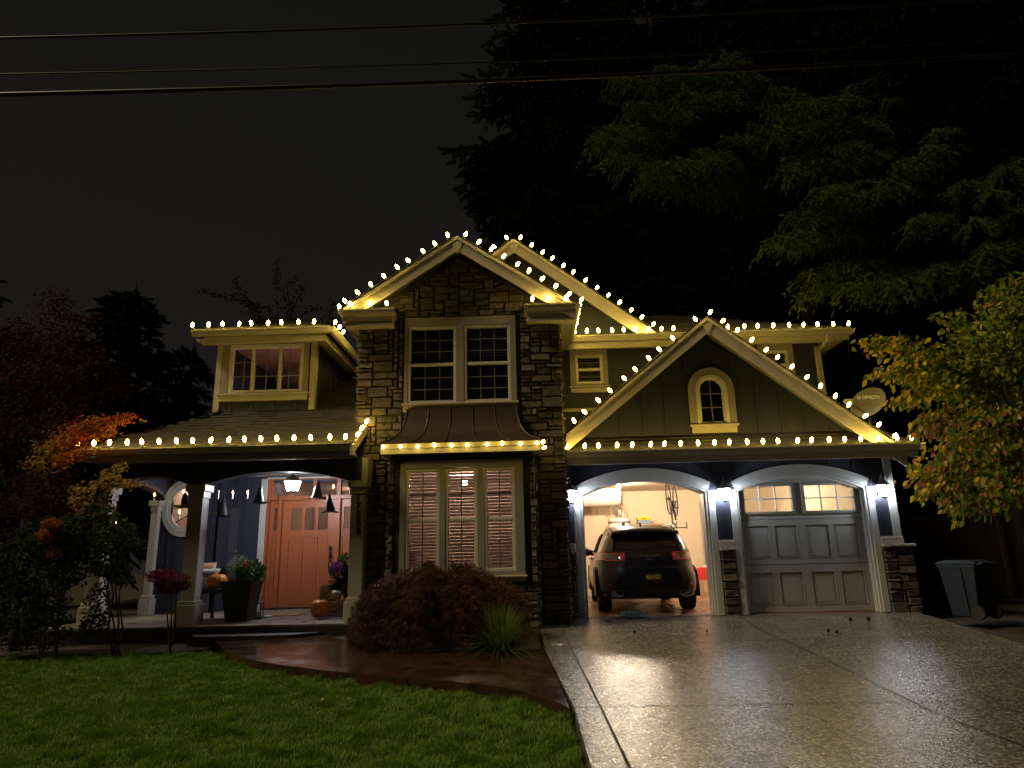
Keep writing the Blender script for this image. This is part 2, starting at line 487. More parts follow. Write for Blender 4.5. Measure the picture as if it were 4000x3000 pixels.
def room(x0, x1, y0, y1, z0, z1, m, parent, name='room'):
    mb = MB(); mb.quad((x0, y1, z0), (x1, y1, z0), (x1, y1, z1), (x0, y1, z1)); mb.quad((x0, y0, z0), (x0, y1, z0), (x0, y1, z1), (x0, y0, z1))
    mb.quad((x1, y0, z0), (x1, y1, z0), (x1, y1, z1), (x1, y0, z1)); mb.quad((x0, y0, z0), (x1, y0, z0), (x1, y1, z0), (x0, y1, z0))
    mb.quad((x0, y0, z1), (x1, y0, z1), (x1, y1, z1), (x0, y1, z1))
    return mb.build(name, m, parent)
def slats(mb, x0, x1, z0, z1, y, sp=.05, wd=.050, ang=35, seed=0, jit=0.0):
    rg = random.Random(seed); z = z1
    while z > z0:
        a = R(ang + rg.uniform(-jit, jit)); dy, dz = math.cos(a) * wd / 2, math.sin(a) * wd / 2
        mb._add([(x0, y - dy, z - dz), (x1, y - dy, z - dz), (x1, y + dy, z + dz), (x0, y + dy, z + dz),
                 (x0, y - dy, z - dz + .003), (x1, y - dy, z - dz + .003), (x1, y + dy, z + dz + .003), (x0, y + dy, z + dz + .003)],
                [(0, 3, 2, 1), (4, 5, 6, 7), (0, 1, 5, 4), (2, 3, 7, 6), (1, 2, 6, 5), (3, 0, 4, 7)])
        z -= sp
    return mb
def window(outer, sashes, Y, rail=.5, cols=2, rows=3, fw=.042, pane='pane', sill=None, blind=None, rm='room_dark', rdepth=.9, mun='muntin', casing_m='casing', mw=.012, label=None, lower_grid=True, frame_m='vinyl', roomy=None):
    """outer: casing rectangle x0,x1,z0,z1; sashes: frames x0,x1,z0,z1; Y = face of the wall"""
    ox0, ox1, oz0, oz1 = outer
    mb = wall(MB(), ox0, ox1, oz0, oz1, Y - .032, Y + .03, [(a, b, c, d) for a, b, c, d in sashes])
    W = mb.build('window', M[casing_m], H)
    if label: W['label'] = label
    for (a, b, c, d) in sashes:
        fr = MB(); e = .004
        wall(fr, a + e, b - e, c + e, d - e, Y - .022, Y + .06, [(a + fw, b - fw, c + fw, d - fw)])
        wall(fr, a + fw - .012, b - fw + .012, c + fw - .012, d - fw + .012, Y + .0, Y + .05, [(a + fw + .012, b - fw - .012, c + fw + .012, d - fw - .012)])
        zm = c + (d - c) * rail if rail else None
        if rail:
            fr.cbox(a + fw, b - fw, Y - .012, Y + .045, zm - .028, zm + .022)
        fr.build('frame', M[frame_m], W)
        pn = MB(); g = fw + .002
        pn.quad((a + g, Y + .03, c + g), (b - g, Y + .03, c + g), (b - g, Y + .03, d - g), (a + g, Y + .03, d - g))
        pn.build('pane', M[pane], W)
        mu = MB()
        spans = [(c + g, zm - .03), (zm + .024, d - g)] if rail else [(c + g, d - g)]
        if not lower_grid and rail: spans = spans[1:]
        for (s0, s1) in spans:
            for k in range(1, cols): x = a + g + (b - a - 2 * g) * k / cols; mu.box(x - mw / 2, x + mw / 2, Y + .014, Y + .024, s0, s1)
            for k in range(1, rows): z = s0 + (s1 - s0) * k / rows; mu.box(a + g, b - g, Y + .012, Y + .022, z - mw / 2, z + mw / 2)
        if mu.v: mu.build('muntin', M[mun], W)
        if blind:
            bl = MB(); bz0 = c + (d - c) * blind[0]; bl.col = (.60, .54, .53); slats(bl, a + .03, b - .03, bz0, d - .03, Y + .11, seed=int(a * 100), ang=blind[1], jit=blind[2] if len(blind) > 2 else 2)
            bl.build('blind', M['blind'], W)
    if rm:
        room(ox0 + .02, ox1 - .02, Y + .04, Y + rdepth, oz0 + .02, oz1 - .02, M[rm], W)
    if sill:
        sx0, sx1, sz0, sz1 = sill
        sm = MB().cbox(sx0, sx1, Y - .075, Y + .01, sz1 - .03, sz1); sm.cbox(sx0 + .025, sx1 - .025, Y - .045, Y + .01, sz0, sz1 - .03); sm.build('sill', M['trim'], W)
    return W
def rect(tl, br, Y):
    a, b = at(*tl, Y), at(*br, Y); return (a.x, b.x, b.z, a.z)
# ---- stone tower with the main gable
TX0, TX1, TY = -2.865, .628, 11.30
PK = at(1785, 920, 10.95); TS = .663
def tgt(x, d=0.0): return PK.z - d - TS * abs(x - PK.x)
wo_ = rect((1584, 1247), (2020, 1572), TY); wsl = (at(1571, 1575, TY).x, at(2027, 1575, TY).x, at(1800, 1607, TY).z, at(1800, 1574, TY).z)
uw = (wo_[0], wo_[1], wsl[3], wo_[3])
hole = (uw[0] + .02, uw[1] - .02, uw[2], uw[3] - .02)
m_ = wall(MB(), TX0, TX1, -.1, lambda x: tgt(x, .22), TY, TY + .15, [hole, (-2.06, -.02, .1, 2.6)], extra=[PK.x])
m_.box(TX0, TX0 + .15, TY + .15, 14.2, -.1, tgt(TX0, .3)); m_.box(TX1 - .15, TX1, TY + .15, 13.2, -.1, tgt(TX1, .3))
m_.build('tower_wall', M['mortar'], H)
sm = MB()
def ok_t(a, b, c, d):
    if b > uw[0] - .005 and a < uw[1] + .005 and d > wsl[2] - .0 and c < uw[3] + .005: return False
    if d > min(tgt(a, .24), tgt(b, .24)): return False
    if a > -2.2 and b < .13 and d < 2.72: return False
    return True
stones(sm, TX0 - .012, TX1 + .012, -.08, 6.4, lambda u, z, d: (u, TY - d, z), ok_t, 5)
stones(sm, TY - .01, 12.6, -.08, 5.0, lambda u, z, d: (TX1 + d, u, z), lambda a, b, c, d: True, 6)
stones(sm, TY - .01, 12.4, 3.2, 5.0, lambda u, z, d: (TX0 - d, u, z), lambda a, b, c, d: True, 7)
sm.build('stone_facing', M['stone'], H, smooth=25)
s1 = rect((1597, 1279), (1784, 1571), TY); s2 = rect((1812, 1273), (1999, 1567), TY)
s1 = (s1[0], s1[1], uw[2], s1[3]); s2 = (s2[0], s2[1], uw[2], s1[3])
window(uw, [s1, s2], TY - .015, cols=3, rows=3, pane='pane_dark', sill=(wsl[0], wsl[1], wsl[2], wsl[3]), blind=(.60, 25, 3), mun='muntin', label='upper double window with half raised blind in the stone gable')
# rake boards, soffit and roof of the main gable
def gable(pk, sl, x0, x1, yf, yw, yb, bw=.20, th=.09, name='gable_roof', seed=1, soff=True, ret=True, clipl=None):
    """pk: peak (x,z) of the outer edge; roof slopes run from yf to yb; x0/x1 = eave ends"""
    z = lambda x, d=0: pk.z - d - sl * abs(x - pk.x)
    k = math.sqrt(1 + sl * sl)
    rb = MB()
    for (a, b) in ((x0, pk.x), (pk.x, x1)):
        rb.prism([(a, z(a, .045)), (b, z(b, .045)), (b, z(b, .045 + bw * k)), (a, z(a, .045 + bw * k))], yf, yf + .03)
        rb.prism([(a, z(a, .012)), (b, z(b, .012)), (b, z(b, .075)), (a, z(a, .075))], yf - .022, yf)
    # little keystone block at the peak
    c = z(pk.x, .05)
    rb.prism([(pk.x - .10, c - .085), (pk.x, c - .01), (pk.x + .10, c - .085), (pk.x, c - .30)], yf - .012, yf - .001)
    rb.build('rake_board', M['trim'], H)
    if soff:
        so = MB()
        for (a, b) in ((x0, pk.x), (pk.x, x1)):
            so._add([(a, yf + .031, z(a, .13)), (b, yf + .031, z(b, .13)), (b, yb, z(b, .13)), (a, yb, z(a, .13)),
                     (a, yf + .031, z(a, .04)), (b, yf + .031, z(b, .04)), (b, yb, z(b, .04)), (a, yb, z(a, .04))],
                    [(0, 1, 2, 3), (7, 6, 5, 4), (0, 4, 5, 1), (2, 6, 7, 3), (1, 5, 6, 2), (3, 7, 4, 0)])
        so.build('soffit', M['soffit'], H)
    rf = MB()
    yq = yf - .02
    shingles(rf, (x0, yb, z(x0)), (x0, yq, z(x0)), (pk.x, yq, z(pk.x)), (pk.x, yb, z(pk.x)), seed)
    shingles(rf, (x1, yq, z(x1)), (x1, yb, z(x1)), (pk.x, yb, z(pk.x)), (pk.x, yq, z(pk.x)), seed + 1)
    rf.build(name, M['shingle'], H)
LX, RX = -3.08, .905
gable(PK, TS, LX, RX, 10.95, TY, 15.5, name='tower_roof', seed=3)
EZ = 5.20   # eave level of the upper storey
def gutter(mb, a, b, h=.11, d=.10, outv=None):
    """K-style gutter running from a to b (top outer edge level)"""
    a = Vector(a); b = Vector(b); dr = (b - a).normalized(); o = Vector((dr.y, -dr.x, 0)) if outv is None else Vector(outv)
    prof = [(0, 0), (d, 0), (d, -.02), (d - .012, -.035), (d - .02, -.06), (d - .05, -h), (0, -h), (0, -.012), (d - .015, -.012)]
    prof = [(0, -h), (d - .04, -h), (d - .015, -h * .55), (d - .012, -.03), (d, -.02), (d, 0), (d - .012, 0), (d - .014, -.02), (.006, -.02), (0, -.0)]
    mb.loft([[a + o * x + Vector((0, 0, z)) for x, z in prof], [b + o * x + Vector((0, 0, z)) for x, z in prof]])
    return mb
# short eave returns left and right of the main gable
gm = MB(); fm = MB()
rl = at(1538, 1215, 10.95).x; rr = at(2046, 1205, 10.95).x
gutter(gm, (LX, 11.0, EZ - .02), (rl, 11.0, EZ - .02), outv=(0, -1, 0)); gutter(gm, (rr, 11.0, EZ - .02), (RX, 11.0, EZ - .02), outv=(0, -1, 0))
gutter(gm, (LX, 10.9, EZ - .02), (LX, 12.9, EZ - .02), outv=(-1, 0, 0), d=.09); gutter(gm, (RX, 10.9, EZ - .02), (RX, 12.66, EZ - .02), outv=(1, 0, 0), d=.09)
gm.split('gutter', M['trim'], H)
for a, b in ((LX, rl), (rr, RX)):
    fm.box(a + .05, b - .03, 11.0, TY - .002, EZ - .27, EZ - .135)
    fm.box(a + .03, b - .01, 10.985, 11.02, EZ - .30, EZ - .265)
    fm.box(a + .004, b, 11.0, TY, EZ - .13, EZ - .03)
fm.box(LX, LX + .03, 11.0, 12.9, EZ - .25, EZ - .134); fm.box(RX - .03, RX, 11.0, 12.66, EZ - .25, EZ - .134)
fm.box(LX + .03, TX0, 11.3, 13.5, EZ - .22, EZ - .15); fm.box(TX1 + .01, RX - .03, 11.3, 13.0, EZ - .22, EZ - .15)
fm.split('eave_return', M['trim'], H)
sr = MB(); shingles(sr, (LX, 11.0, EZ), (rl, 11.0, EZ), (rl, TY, EZ + .1), (LX, TY, EZ + .1), 8); sr.build('return_shingles', M['shingle'], H); sr = MB(); shingles(sr, (rr, 11.0, EZ), (RX, 11.0, EZ), (RX, TY, EZ + .1), (rr, TY, EZ + .1), 9)
sr.build('return_shingles', M['shingle'], H)
# ---- bay with three windows and copper roof
BY = 10.80; BX0, BX1 = -2.185, .11
bo = rect((1567, 1803), (2053, 2245), BY)
sw = [rect((a, 1830), (b, 2234), BY) for a, b in ((1587, 1718), (1740, 1869), (1889, 2019))]
zt_ = sw[1][3]; zb_ = sw[1][2]; sw = [(s[0], s[1], zb_, zt_) for s in sw]
bm_ = wall(MB(), BX0, BX1, -.1, 2.62, BY, BY + .12, [(bo[0] + .02, bo[1] - .02, bo[2] + .02, bo[3] - .02)])
bm_.box(BX0, BX0 + .12, BY + .12, TY, -.1, 2.62); bm_.box(BX1 - .12, BX1, BY + .12, TY, -.1, 2.62)
bm_.build('bay_wall', M['mortar'], H)
sm = MB()
stones(sm, BX0 - .012, BX1 + .012, -.08, 2.6, lambda u, z, d: (u, BY - d, z), lambda a, b, c, d: not (b > bo[0] - .03 and a < bo[1] + .03 and d > bo[2] - .09 and c < bo[3] + .005), 15)
stones(sm, BY - .01, TY, -.08, 2.6, lambda u, z, d: (BX1 + d, u, z), lambda *a: True, 16)
stones(sm, BY - .01, TY, -.08, 2.6, lambda u, z, d: (BX0 - d, u, z), lambda *a: True, 17)
sm.build('bay_stone', M['stone'], H, smooth=25)
bw_ = window(bo, sw, BY - .02, cols=2, rows=2, fw=.045, pane='pane', sill=(bo[0] - .03, bo[1] + .03, bo[2] - .09, bo[2] + .0), blind=(.0, 52, 9), rm=None, mun='muntin_dark', mw=.016, label='three tall front windows side by side with white slatted blinds, lit from inside')
room(bo[0] - .3, bo[1] + .2, BY + .18, BY + 3.2, .1, 2.5, M['room'], bw_)
BE = 10.60; bz = 2.78; bx0, bx1 = -2.298, .222
fb = MB().box(bx0, bx1, BE, BE + .03, bz - .16, bz); fb.box(bx0, bx0 + .03, BE + .03, TY, bz - .16, bz); fb.box(bx1 - .03, bx1, BE + .03, TY, bz - .16, bz)
fb.box(bx0 + .03, bx1 - .03, BE + .03, TY, bz - .15, bz - .12)
fb.build('bay_fascia', M['trim'], H)
tz = at(1600, 1606, TY).z; txa = at(1600, 1606, TY).x; txb = at(2012, 1604, TY).x
cr = MB(); ks = [(-.02, 0), (.0, .012), (.28, .10), (.52, .21), (.70, .34), (.84, .52), (.94, .74), (1, 1)]
def bring(i, o): return (bx0 - .02 + (txa - bx0) * max(0, i), BE - .02 + (TY - .1 - BE) * i, bz + .004 + (tz - bz) * o), (bx1 + .02 + (txb - bx1) * max(0, i), BE - .02 + (TY - .1 - BE) * i, bz + .004 + (tz - bz) * o)
rg_ = []
for i, o in ks:
    a, b = bring(i, o); rg_.append([(a[0], TY, a[2]), a, b, (b[0], TY, b[2])])
cr.loft(rg_, close=False, capa=False, capb=False)
cr.box(txa, txb, TY - .12, TY, tz - .02, tz + .03)
CRf = cr.build('copper_roof', M['copper'], H, smooth=30)
sea = MB()
for t in np.linspace(.0, 1, 6):
    sea.tube([Vector(bring(i, o)[0]).lerp(Vector(bring(i, o)[1]), t) + Vector((0, -.004, .004)) for i, o in ks[1:]], .011, 6)
sea.split('seam', M['copper'], CRf)
# ---- garage wing
GY = 11.90
X1a, X1b, X2a, X2b = .905, 3.085, 3.575, 5.785
ZS, ZT = 2.045, 2.30
def arch(xa, xb, zs, zt):
    """segmental arch height at x"""
    h = zt - zs; c = (xb - xa) / 2; r_ = (c * c + h * h) / (2 * h); m = (xa + xb) / 2
    return lambda x: zt - r_ + math.sqrt(max(0, r_ * r_ - (x - m) ** 2))
A1, A2 = arch(X1a, X1b, ZS, ZT), arch(X2a, X2b, ZS, ZT)
GX1 = at(3521, 2124, GY).x; GPK = at(2760, 1235, 11.45); GS = .745
gpl = at(2200, 1733, 11.45); gpr = at(3527, 1720, 11.45); GSL = (GPK.z - gpl.z) / (GPK.x - gpl.x); GS = (GPK.z - gpr.z) / (gpr.x - GPK.x); GS = (GS + GSL) / 2
gtop = lambda x, d=0: GPK.z - d - GS * abs(x - GPK.x)
LZ = 1.085
gw = wall(MB(), TX1 + .005, GX1, LZ, 2.98, GY, GY + .2, [(X1a, X1b, LZ - 1, A1), (X2a, X2b, LZ - 1, A2)])
gx0, gx1 = GPK.x - 2.62, GPK.x + 2.95
win = rect((2722, 1478), (2838, 1655), GY)     # clear opening of the arched attic window
gwin = arch(win[0], win[1], win[3] - (win[1] - win[0]) / 2, win[3])
gw.mi = 0
wall(gw, TX1 + .01, GX1 + .02, 2.98, lambda x: max(2.99, gtop(x, .22)), GY + .002, GY + .12, [(win[0], win[1], win[2], gwin)], extra=[GPK.x])
gw.build('garage_wall', M['siding'], H)
bt = MB()
for x in np.arange(.78, GX1 - .1, .405):       # vertical battens above the arches
    z0 = LZ
    for xa, xb, A in ((X1a, X1b, A1), (X2a, X2b, A2)):
        if xa - .16 < x < xb + .16: z0 = (A(min(max(x, xa), xb))) + .19
    if z0 > LZ + .1: bt.box(x - .03, x + .03, GY - .018, GY + .001, z0, 2.6)
for x in np.arange(TX1 + .25, GX1, .405):
    t = gtop(x, .25)
    if t < 3.05: continue
    c = (win[0] + win[1]) / 2
    if abs(x - c) < .42:
        bt.box(x - .03, x + .03, GY - .016, GY + .003, 3.0, win[2] - .15)
        if abs(x - c) > .3 or True: bt.box(x - .03, x + .03, GY - .016, GY + .003, win[3] + .12, t)
    else: bt.box(x - .03, x + .03, GY - .016, GY + .003, 3.0, t)
bt.split('batten', M['siding'], H)
cs = MB()
def arcl(xa, xb, A, e=0.0, ex=0.0, n=20):
    """polyline up the left jamb, over the arch, down the right jamb, offset outwards by e"""
    xs = np.linspace(xa, xb, n); pts = []
    m = (xa + xb) / 2; h = A(m) - A(xa); c = (xb - xa) / 2; r_ = (c * c + h * h) / (2 * h); zc = A(m) - r_
    for x in xs:
        dx, dz = x - m, A(x) - zc; k = (r_ + e) / r_; pts.append((m + dx * k, zc + dz * k))
    return pts
for xa, xb, A in ((X1a, X1b, A1), (X2a, X2b, A2)):
    inn, out = arcl(xa, xb, A), arcl(xa, xb, A, .155)
    out = [(max(xa - .115, min(xb + .115, x)), z) for x, z in out]
    cs.band(inn, out, GY - .035, GY + .004)
    cs.cbox(xa - .115, xa, GY - .03, GY + .004, .0, A(xa)); cs.cbox(xb, xb + .115, GY - .03, GY + .004, .0, A(xb))
    # stepped jamb inside the reveal
    i2 = arcl(xa, xb, A, -.035); cs.band(i2, inn, GY - .012, GY + .10); i3 = arcl(xa, xb, A, -.06); cs.band(i3, i2, GY + .05, GY + .26)
    for x, s in ((xa, 1), (xb, -1)):
        a, b = sorted((x, x + s * .035)); cs.box(a, b, GY - .012, GY + .10, 0, A(xa) - .02)
        a, b = sorted((x + s * .035, x + s * .055)); cs.box(a, b, GY + .05, GY + .26, 0, A(xa) - .03)
cs.cbox(GX1 - .11, GX1 + .02, GY - .028, GY + .2, LZ, 2.62); 
cs.build('door_casing', M['trim_white'], H)
# stone wainscot with ledge
wm = MB(); wm.box(TX1, X1a - .116, GY - .03, GY + .2, -.05, LZ - .03); wm.box(X1b + .116, X2a - .116, GY - .03, GY + .2, -.05, LZ - .03); wm.box(X2b + .116, GX1 + .14, GY - .03, GY + .45, -.05, LZ - .03)
wm.split('wainscot_wall', M['mortar'], H)
for k, (a, b) in enumerate(((TX1 + .01, X1a - .12), (X1b + .12, X2a - .12), (X2b + .12, GX1 + .15))):
    sm = MB(); stones(sm, a, b, -.03, LZ - .04, lambda u, z, d: (u, GY - .03 - d, z), lambda *q: True, 31 + k, cu=.075); sm.build('wainscot_stone', M['stone'], H, smooth=25)
LM_ = mat('ledge_stone', (.42, .40, .38), .8, bump=.8, bscale=30, noise=.15)
for a, b in ((TX1 + .02, X1a - .112), (X1b + .112, X2a - .112), (X2b + .112, GX1 + .19)):
    lg = MB(); rgl = random.Random(int(a * 10)); n = max(3, int((b - a) / .06))
    for i in range(n):
        u0, u1 = a + (b - a) * i / n, a + (b - a) * (i + 1) / n
        lg.cbox(u0, u1 + .001, GY - .10 - rgl.uniform(0, .015), GY + .0, LZ - .045 + rgl.uniform(-.006, .006), LZ + rgl.uniform(-.003, .003), .008)
    lg.build('stone_ledge', LM_, H)
sk = MB()
for a, b in ((TX1 + .02, X1a - .116), (X1b + .116, X2a - .116), (X2b + .116, GX1 + .03)):
    sk.cbox(a, b, GY - .045, GY + .0, LZ + .002, LZ + .11); sk.box(a, b, GY - .03, GY, LZ + .11, LZ + .13)
# side boards of the narrow piers
sk.split('skirt_board', M['trim_white'], H)
# pent roof over the garage doors, its gutter and frieze
GE = 11.42; gez = 2.70; gl, gr = TX1 + .02, at(3585, 1738, GE).x
pr_ = MB(); shingles(pr_, (gl, GE, gez), (gr, GE, gez), (gr - .35, GY, 3.02), (gl, GY, 3.02), 44); pr_.build('pent_roof', M['shingle'], H)
gm = MB(); gutter(gm, (gl, GE, gez), (gr, GE, gez), outv=(0, -1, 0)); gutter(gm, (gr, GE - .1, gez), (gr, 17, gez), outv=(1, 0, 0), d=.08)
gm.split('gutter', M['trim'], H)
fz = MB().box(gl, gr - .03, GE + .002, GE + .03, gez - .22, gez - .111); fz.box(gl, gr - .1, GE + .03, GY, gez - .16, gez - .12)
fz.box(GX1 + .02, gr, GE + .03, 17, gez - .15, gez - .12)
fz.build('eave_board', M['trim_white'], H)
gable(GPK, GS, gpl.x, gpr.x + .02, 11.45, GY, 16.5, name='garage_roof', seed=50)
cap = MB(); cap.box(gpl.x - .035, gpl.x + .02, 11.36, 11.5, gpl.z - .22, gpl.z + .02); cap.build('rake_end', M['trim'], H)
# attic window with arched top
c = (win[0] + win[1]) / 2; hw = (win[1] - win[0]) / 2
def arc(r_, zc, n=18): return [(c - r_ * math.cos(math.pi * i / (n - 1)), zc + r_ * math.sin(math.pi * i / (n - 1))) for i in range(n)]
zc = win[3] - hw
def hoop(mb, ra, rb, y0, y1):
    mb.band([(c - ra, win[2])] + arc(ra, zc) + [(c + ra, win[2])], [(c - rb, win[2])] + arc(rb, zc) + [(c + rb, win[2])], y0, y1)
mb = MB(); hoop(mb, hw + .055, hw + .185, GY - .035, GY + .0)
AW = mb.build('window', M['casing'], H, label='small arched attic window in the garage gable')
fr = MB(); hoop(fr, hw + .0, hw + .056, GY - .045, GY + .06); hoop(fr, hw - .03, hw + .001, GY - .015, GY + .06); fr.box(c - hw, c + hw, GY - .02, GY + .06, win[2], win[2] + .04)
fr.build('frame', M['vinyl'], AW)
pn = MB()._add([(x, GY + .03, z) for x, z in [(c - hw, win[2])] + arc(hw, zc) + [(c + hw, win[2])]], [tuple(range(20))]); pn.build('pane', M['pane_dark'], AW)
mu = MB().box(c - .008, c + .008, GY + .02, GY + .028, win[2], win[3])
for z in (win[2] + (win[3] - win[2]) * .36, win[2] + (win[3] - win[2]) * .66): mu.box(c - hw, c + hw, GY + .018, GY + .027, z - .008, z + .008)
mu.build('muntin', M['muntin'], AW)
room(c - hw - .1, c + hw + .1, GY + .125, GY + 1, win[2] - .1, win[3] + .1, M['room_dark'], AW)
sl = MB().cbox(c - hw - .20, c + hw + .20, GY - .075, GY, win[2] - .045, win[2] - .005); sl.cbox(c - hw - .17, c + hw + .17, GY - .04, GY, win[2] - .16, win[2] - .045); sl.build('sill', M['trim'], AW)
# closed garage door
DY = GY + .17
gd = MB()
dx0, dx1 = X2a + .04, X2b - .04
gwn = [rect((2899, 1903), (3094, 1997), DY), rect((3134, 1902), (3336, 1991), DY)]
zt2, zb2 = gwn[0][3], gwn[0][2]; gwn = [(g[0], g[1], zb2, zt2) for g in gwn]
rows_ = [(at(3000, 2051, DY).z, at(3000, 2181, DY).z), (at(3050, 2232, DY).z, at(3050, 2362, DY).z)]
Wd = dx1 - dx0; pcs = [(dx0 + Wd * a, dx0 + Wd * b) for a, b in ((.045, .235), (.275, .465), (.53, .72), (.76, .95))]
hl = [(a, b, z1, z0) for (z0, z1) in rows_ for a, b in pcs]
wall(gd, dx0, dx1, -.02, 2.42, DY, DY + .02, [(g[0], g[1], g[2], g[3]) for g in gwn] + [])
gd2 = MB(); wall(gd2, dx0, dx1, .02, 2.41, DY - .018, DY - .001, hl + [(g[0] - .0, g[1] + .0, g[2] - .0, g[3] + .0) for g in gwn])
GD = gd2.build('garage_door', M['garage_door'], H, label='closed grey panelled garage door with two lit window rows')
gd.build('door_slab', M['garage_door'], GD)
ml_ = MB()
for a, b, z0, z1 in hl:
    wall(ml_, a, b, z0, z1, DY - .024, DY - .003, [(a + .014, b - .014, z0 + .014, z1 - .014)])
    ml_.cbox(a + .03, b - .03, DY - .006, DY + .0, z0 + .03, z1 - .03, .004)
ml_.build('panel_moulding', M['garage_door'], GD)
for z in (at(3000, 2030, DY).z, at(3040, 2205, DY).z): MB().box(dx0, dx1, DY - .0195, DY - .0185, z - .004, z + .004).build('section_joint', M['black_metal'], GD)
for a, b, z0, z1 in gwn:
    fr = MB(); wall(fr, a - .045, b + .045, z0 - .045, z1 + .045, DY - .045, DY - .016, [(a, b, z0, z1)]); wall(fr, a - .02, b + .02, z0 - .02, z1 + .02, DY - .055, DY - .045, [(a, b, z0, z1)])
    F = fr.build('window_frame', M['garage_door'], GD)
    mu = MB()
    for k in (1, 2): x = a + (b - a) * k / 3; mu.cbox(x - .011, x + .011, DY - .03, DY - .004, z0, z1, .003)
    zz = (z0 + z1) / 2; mu.cbox(a, b, DY - .028, DY - .005, zz - .01, zz + .01, .003); mu.build('muntin', M['vinyl'], GD)
    MB().quad((a, DY + .005, z0), (b, DY + .005, z0), (b, DY + .005, z1), (a, DY + .005, z1)).build('pane', M['pane'], GD)
# garage interior
RY = 18.3
ri = MB(); gx_0, gx_1 = .74, 6.15
ri.quad((gx_0, RY, 0), (gx_1, RY, 0), (gx_1, RY, 2.62), (gx_0, RY, 2.62)); ri.quad((gx_0, GY + .2, 0), (gx_0, RY, 0), (gx_0, RY, 2.62), (gx_0, GY + .2, 2.62))
ri.quad((gx_1, GY + .2, 0), (gx_1, RY, 0), (gx_1, RY, 2.62), (gx_1, GY + .2, 2.62)); ri.quad((gx_0, GY + .2, 2.62), (gx_1, GY + .2, 2.62), (gx_1, RY, 2.62), (gx_0, RY, 2.62))
wall(ri, gx_0, gx_1, 0, 2.62, GY + .202, GY + .21, [(X1a, X1b, -1, A1), (X2a, X2b, -1, A2)])
ri.build('garage_room', M['garage_wall'], H)
MB().box(gx_0, gx_1, GY + .05, RY, -.05, .004).build('garage_slab', M['garage_floor'], H)
# white trim post at the back of the garage
x = at(2772, 2303, RY).x
MB().cbox(x - .06, x + .10, RY - .35, RY - .02, 0, 2.3).build('trim_post', M['trim_white'], H)
MB().cbox(gx_0, gx_0 + .05, 13.4, 13.52, 0, 2.2).cbox(gx_0, gx_0 + .05, 15.2, 15.32, 0, 2.2).build('wall_trim', M['trim_white'], H)
# ceiling lamps inside the garage
for k, (lx, ly) in enumerate(((2.1, 15.9), (4.7, 15.2))):
    lm = thing('ceiling_light', ['bare warm ceiling light above the parked car', 'bare warm ceiling light behind the closed garage door'][k], 'lamp', (lx, ly, 2.6), 'garage ceiling lights')
    MB().lathe([(.09, 2.62), (.09, 2.60), (.05, 2.585)], (lx, ly, 0), 14).build('base', M['trim_white'], lm)
    MB().lathe([(.001, 2.46), (.03, 2.47), (.045, 2.50), (.04, 2.54), (.02, 2.585)], (lx, ly, 0), 14).build('bulb', mat('warm_bulb', (.9, .8, .6), .3, emit=(1, .82, .60), es=[2100, 1600][k]), lm, smooth=True)
# ---- wall lanterns
def lantern(root, x, y, z, s=1.0, arm=True, glass='lamp_glass'):
    """carriage lantern: z is the middle of the glass"""
    g0, g1 = z - .10 * s, z + .10 * s; q = math.pi / 4; r2 = math.sqrt(2)
    MB().lathe([(.050 * s * r2, g0), (.078 * s * r2, g1)], (x, y, 0), 4, rot=q).build('lamp_glass', M[glass], root)
    fm = MB()
    for i in range(4):
        a = q + i * math.pi / 2
        fm.tube([(x + math.cos(a) * .051 * s * r2, y + math.sin(a) * .051 * s * r2, g0), (x + math.cos(a) * .079 * s * r2, y + math.sin(a) * .079 * s * r2, g1)], .006 * s, 5)
    fm.lathe([(.052 * s * r2, g0 - .012 * s), (.058 * s * r2, g0 - .012 * s), (.055 * s * r2, g0 + .008 * s), (.03 * s, g0 + .008 * s)], (x, y, 0), 4, rot=q)
    fm.lathe([(.012 * s, g0 - .035 * s), (.022 * s, g0 - .022 * s), (.03 * s, g0 - .012 * s)], (x, y, 0), 8)
    fm.build('lamp_frame', M['iron'], root)
    cp = MB().lathe([(.095 * s * r2, g1 - .004), (.098 * s * r2, g1 + .006 * s), (.088 * s * r2, g1 + .02 * s), (.055 * s * r2, g1 + .045 * s), (.045 * s * r2, g1 + .075 * s), (.028 * s, g1 + .10 * s), (.012 * s, g1 + .11 * s), (.018 * s, g1 + .125 * s), (.001, g1 + .145 * s)], (x, y, 0), 8, rot=math.pi / 8)
    cp.build('lamp_cap', M['iron'], root)
    if arm:
        am = MB(); yy = GY - .03
        am.tube([(x, yy, z + .02), (x, yy - .03, z + .09), (x, yy - .10, z + .26), (x, y + .02, z + .30), (x, y - .01, z + .27), (x, y, z + .22)], .008, 6)
        am.cbox(x - .035, x + .035, yy - .012, yy + .03, z - .06, z + .16)
        am.build('bracket', M['iron'], root)
for k, (px, py) in enumerate(((2231, 1940), (2831, 1932), (3452, 1918))):
    p = at(px, py, GY - .16)
    L = thing('wall_lantern', ['lit white carriage lantern between the stone tower and the open garage', 'lit white carriage lantern on the pier between the two garage doors', 'lit white carriage lantern at the outer right corner of the garage'][k], 'lantern', (p.x, GY, p.z), 'carriage lanterns on the garage')
    lantern(L, p.x, p.y, p.z, .98)
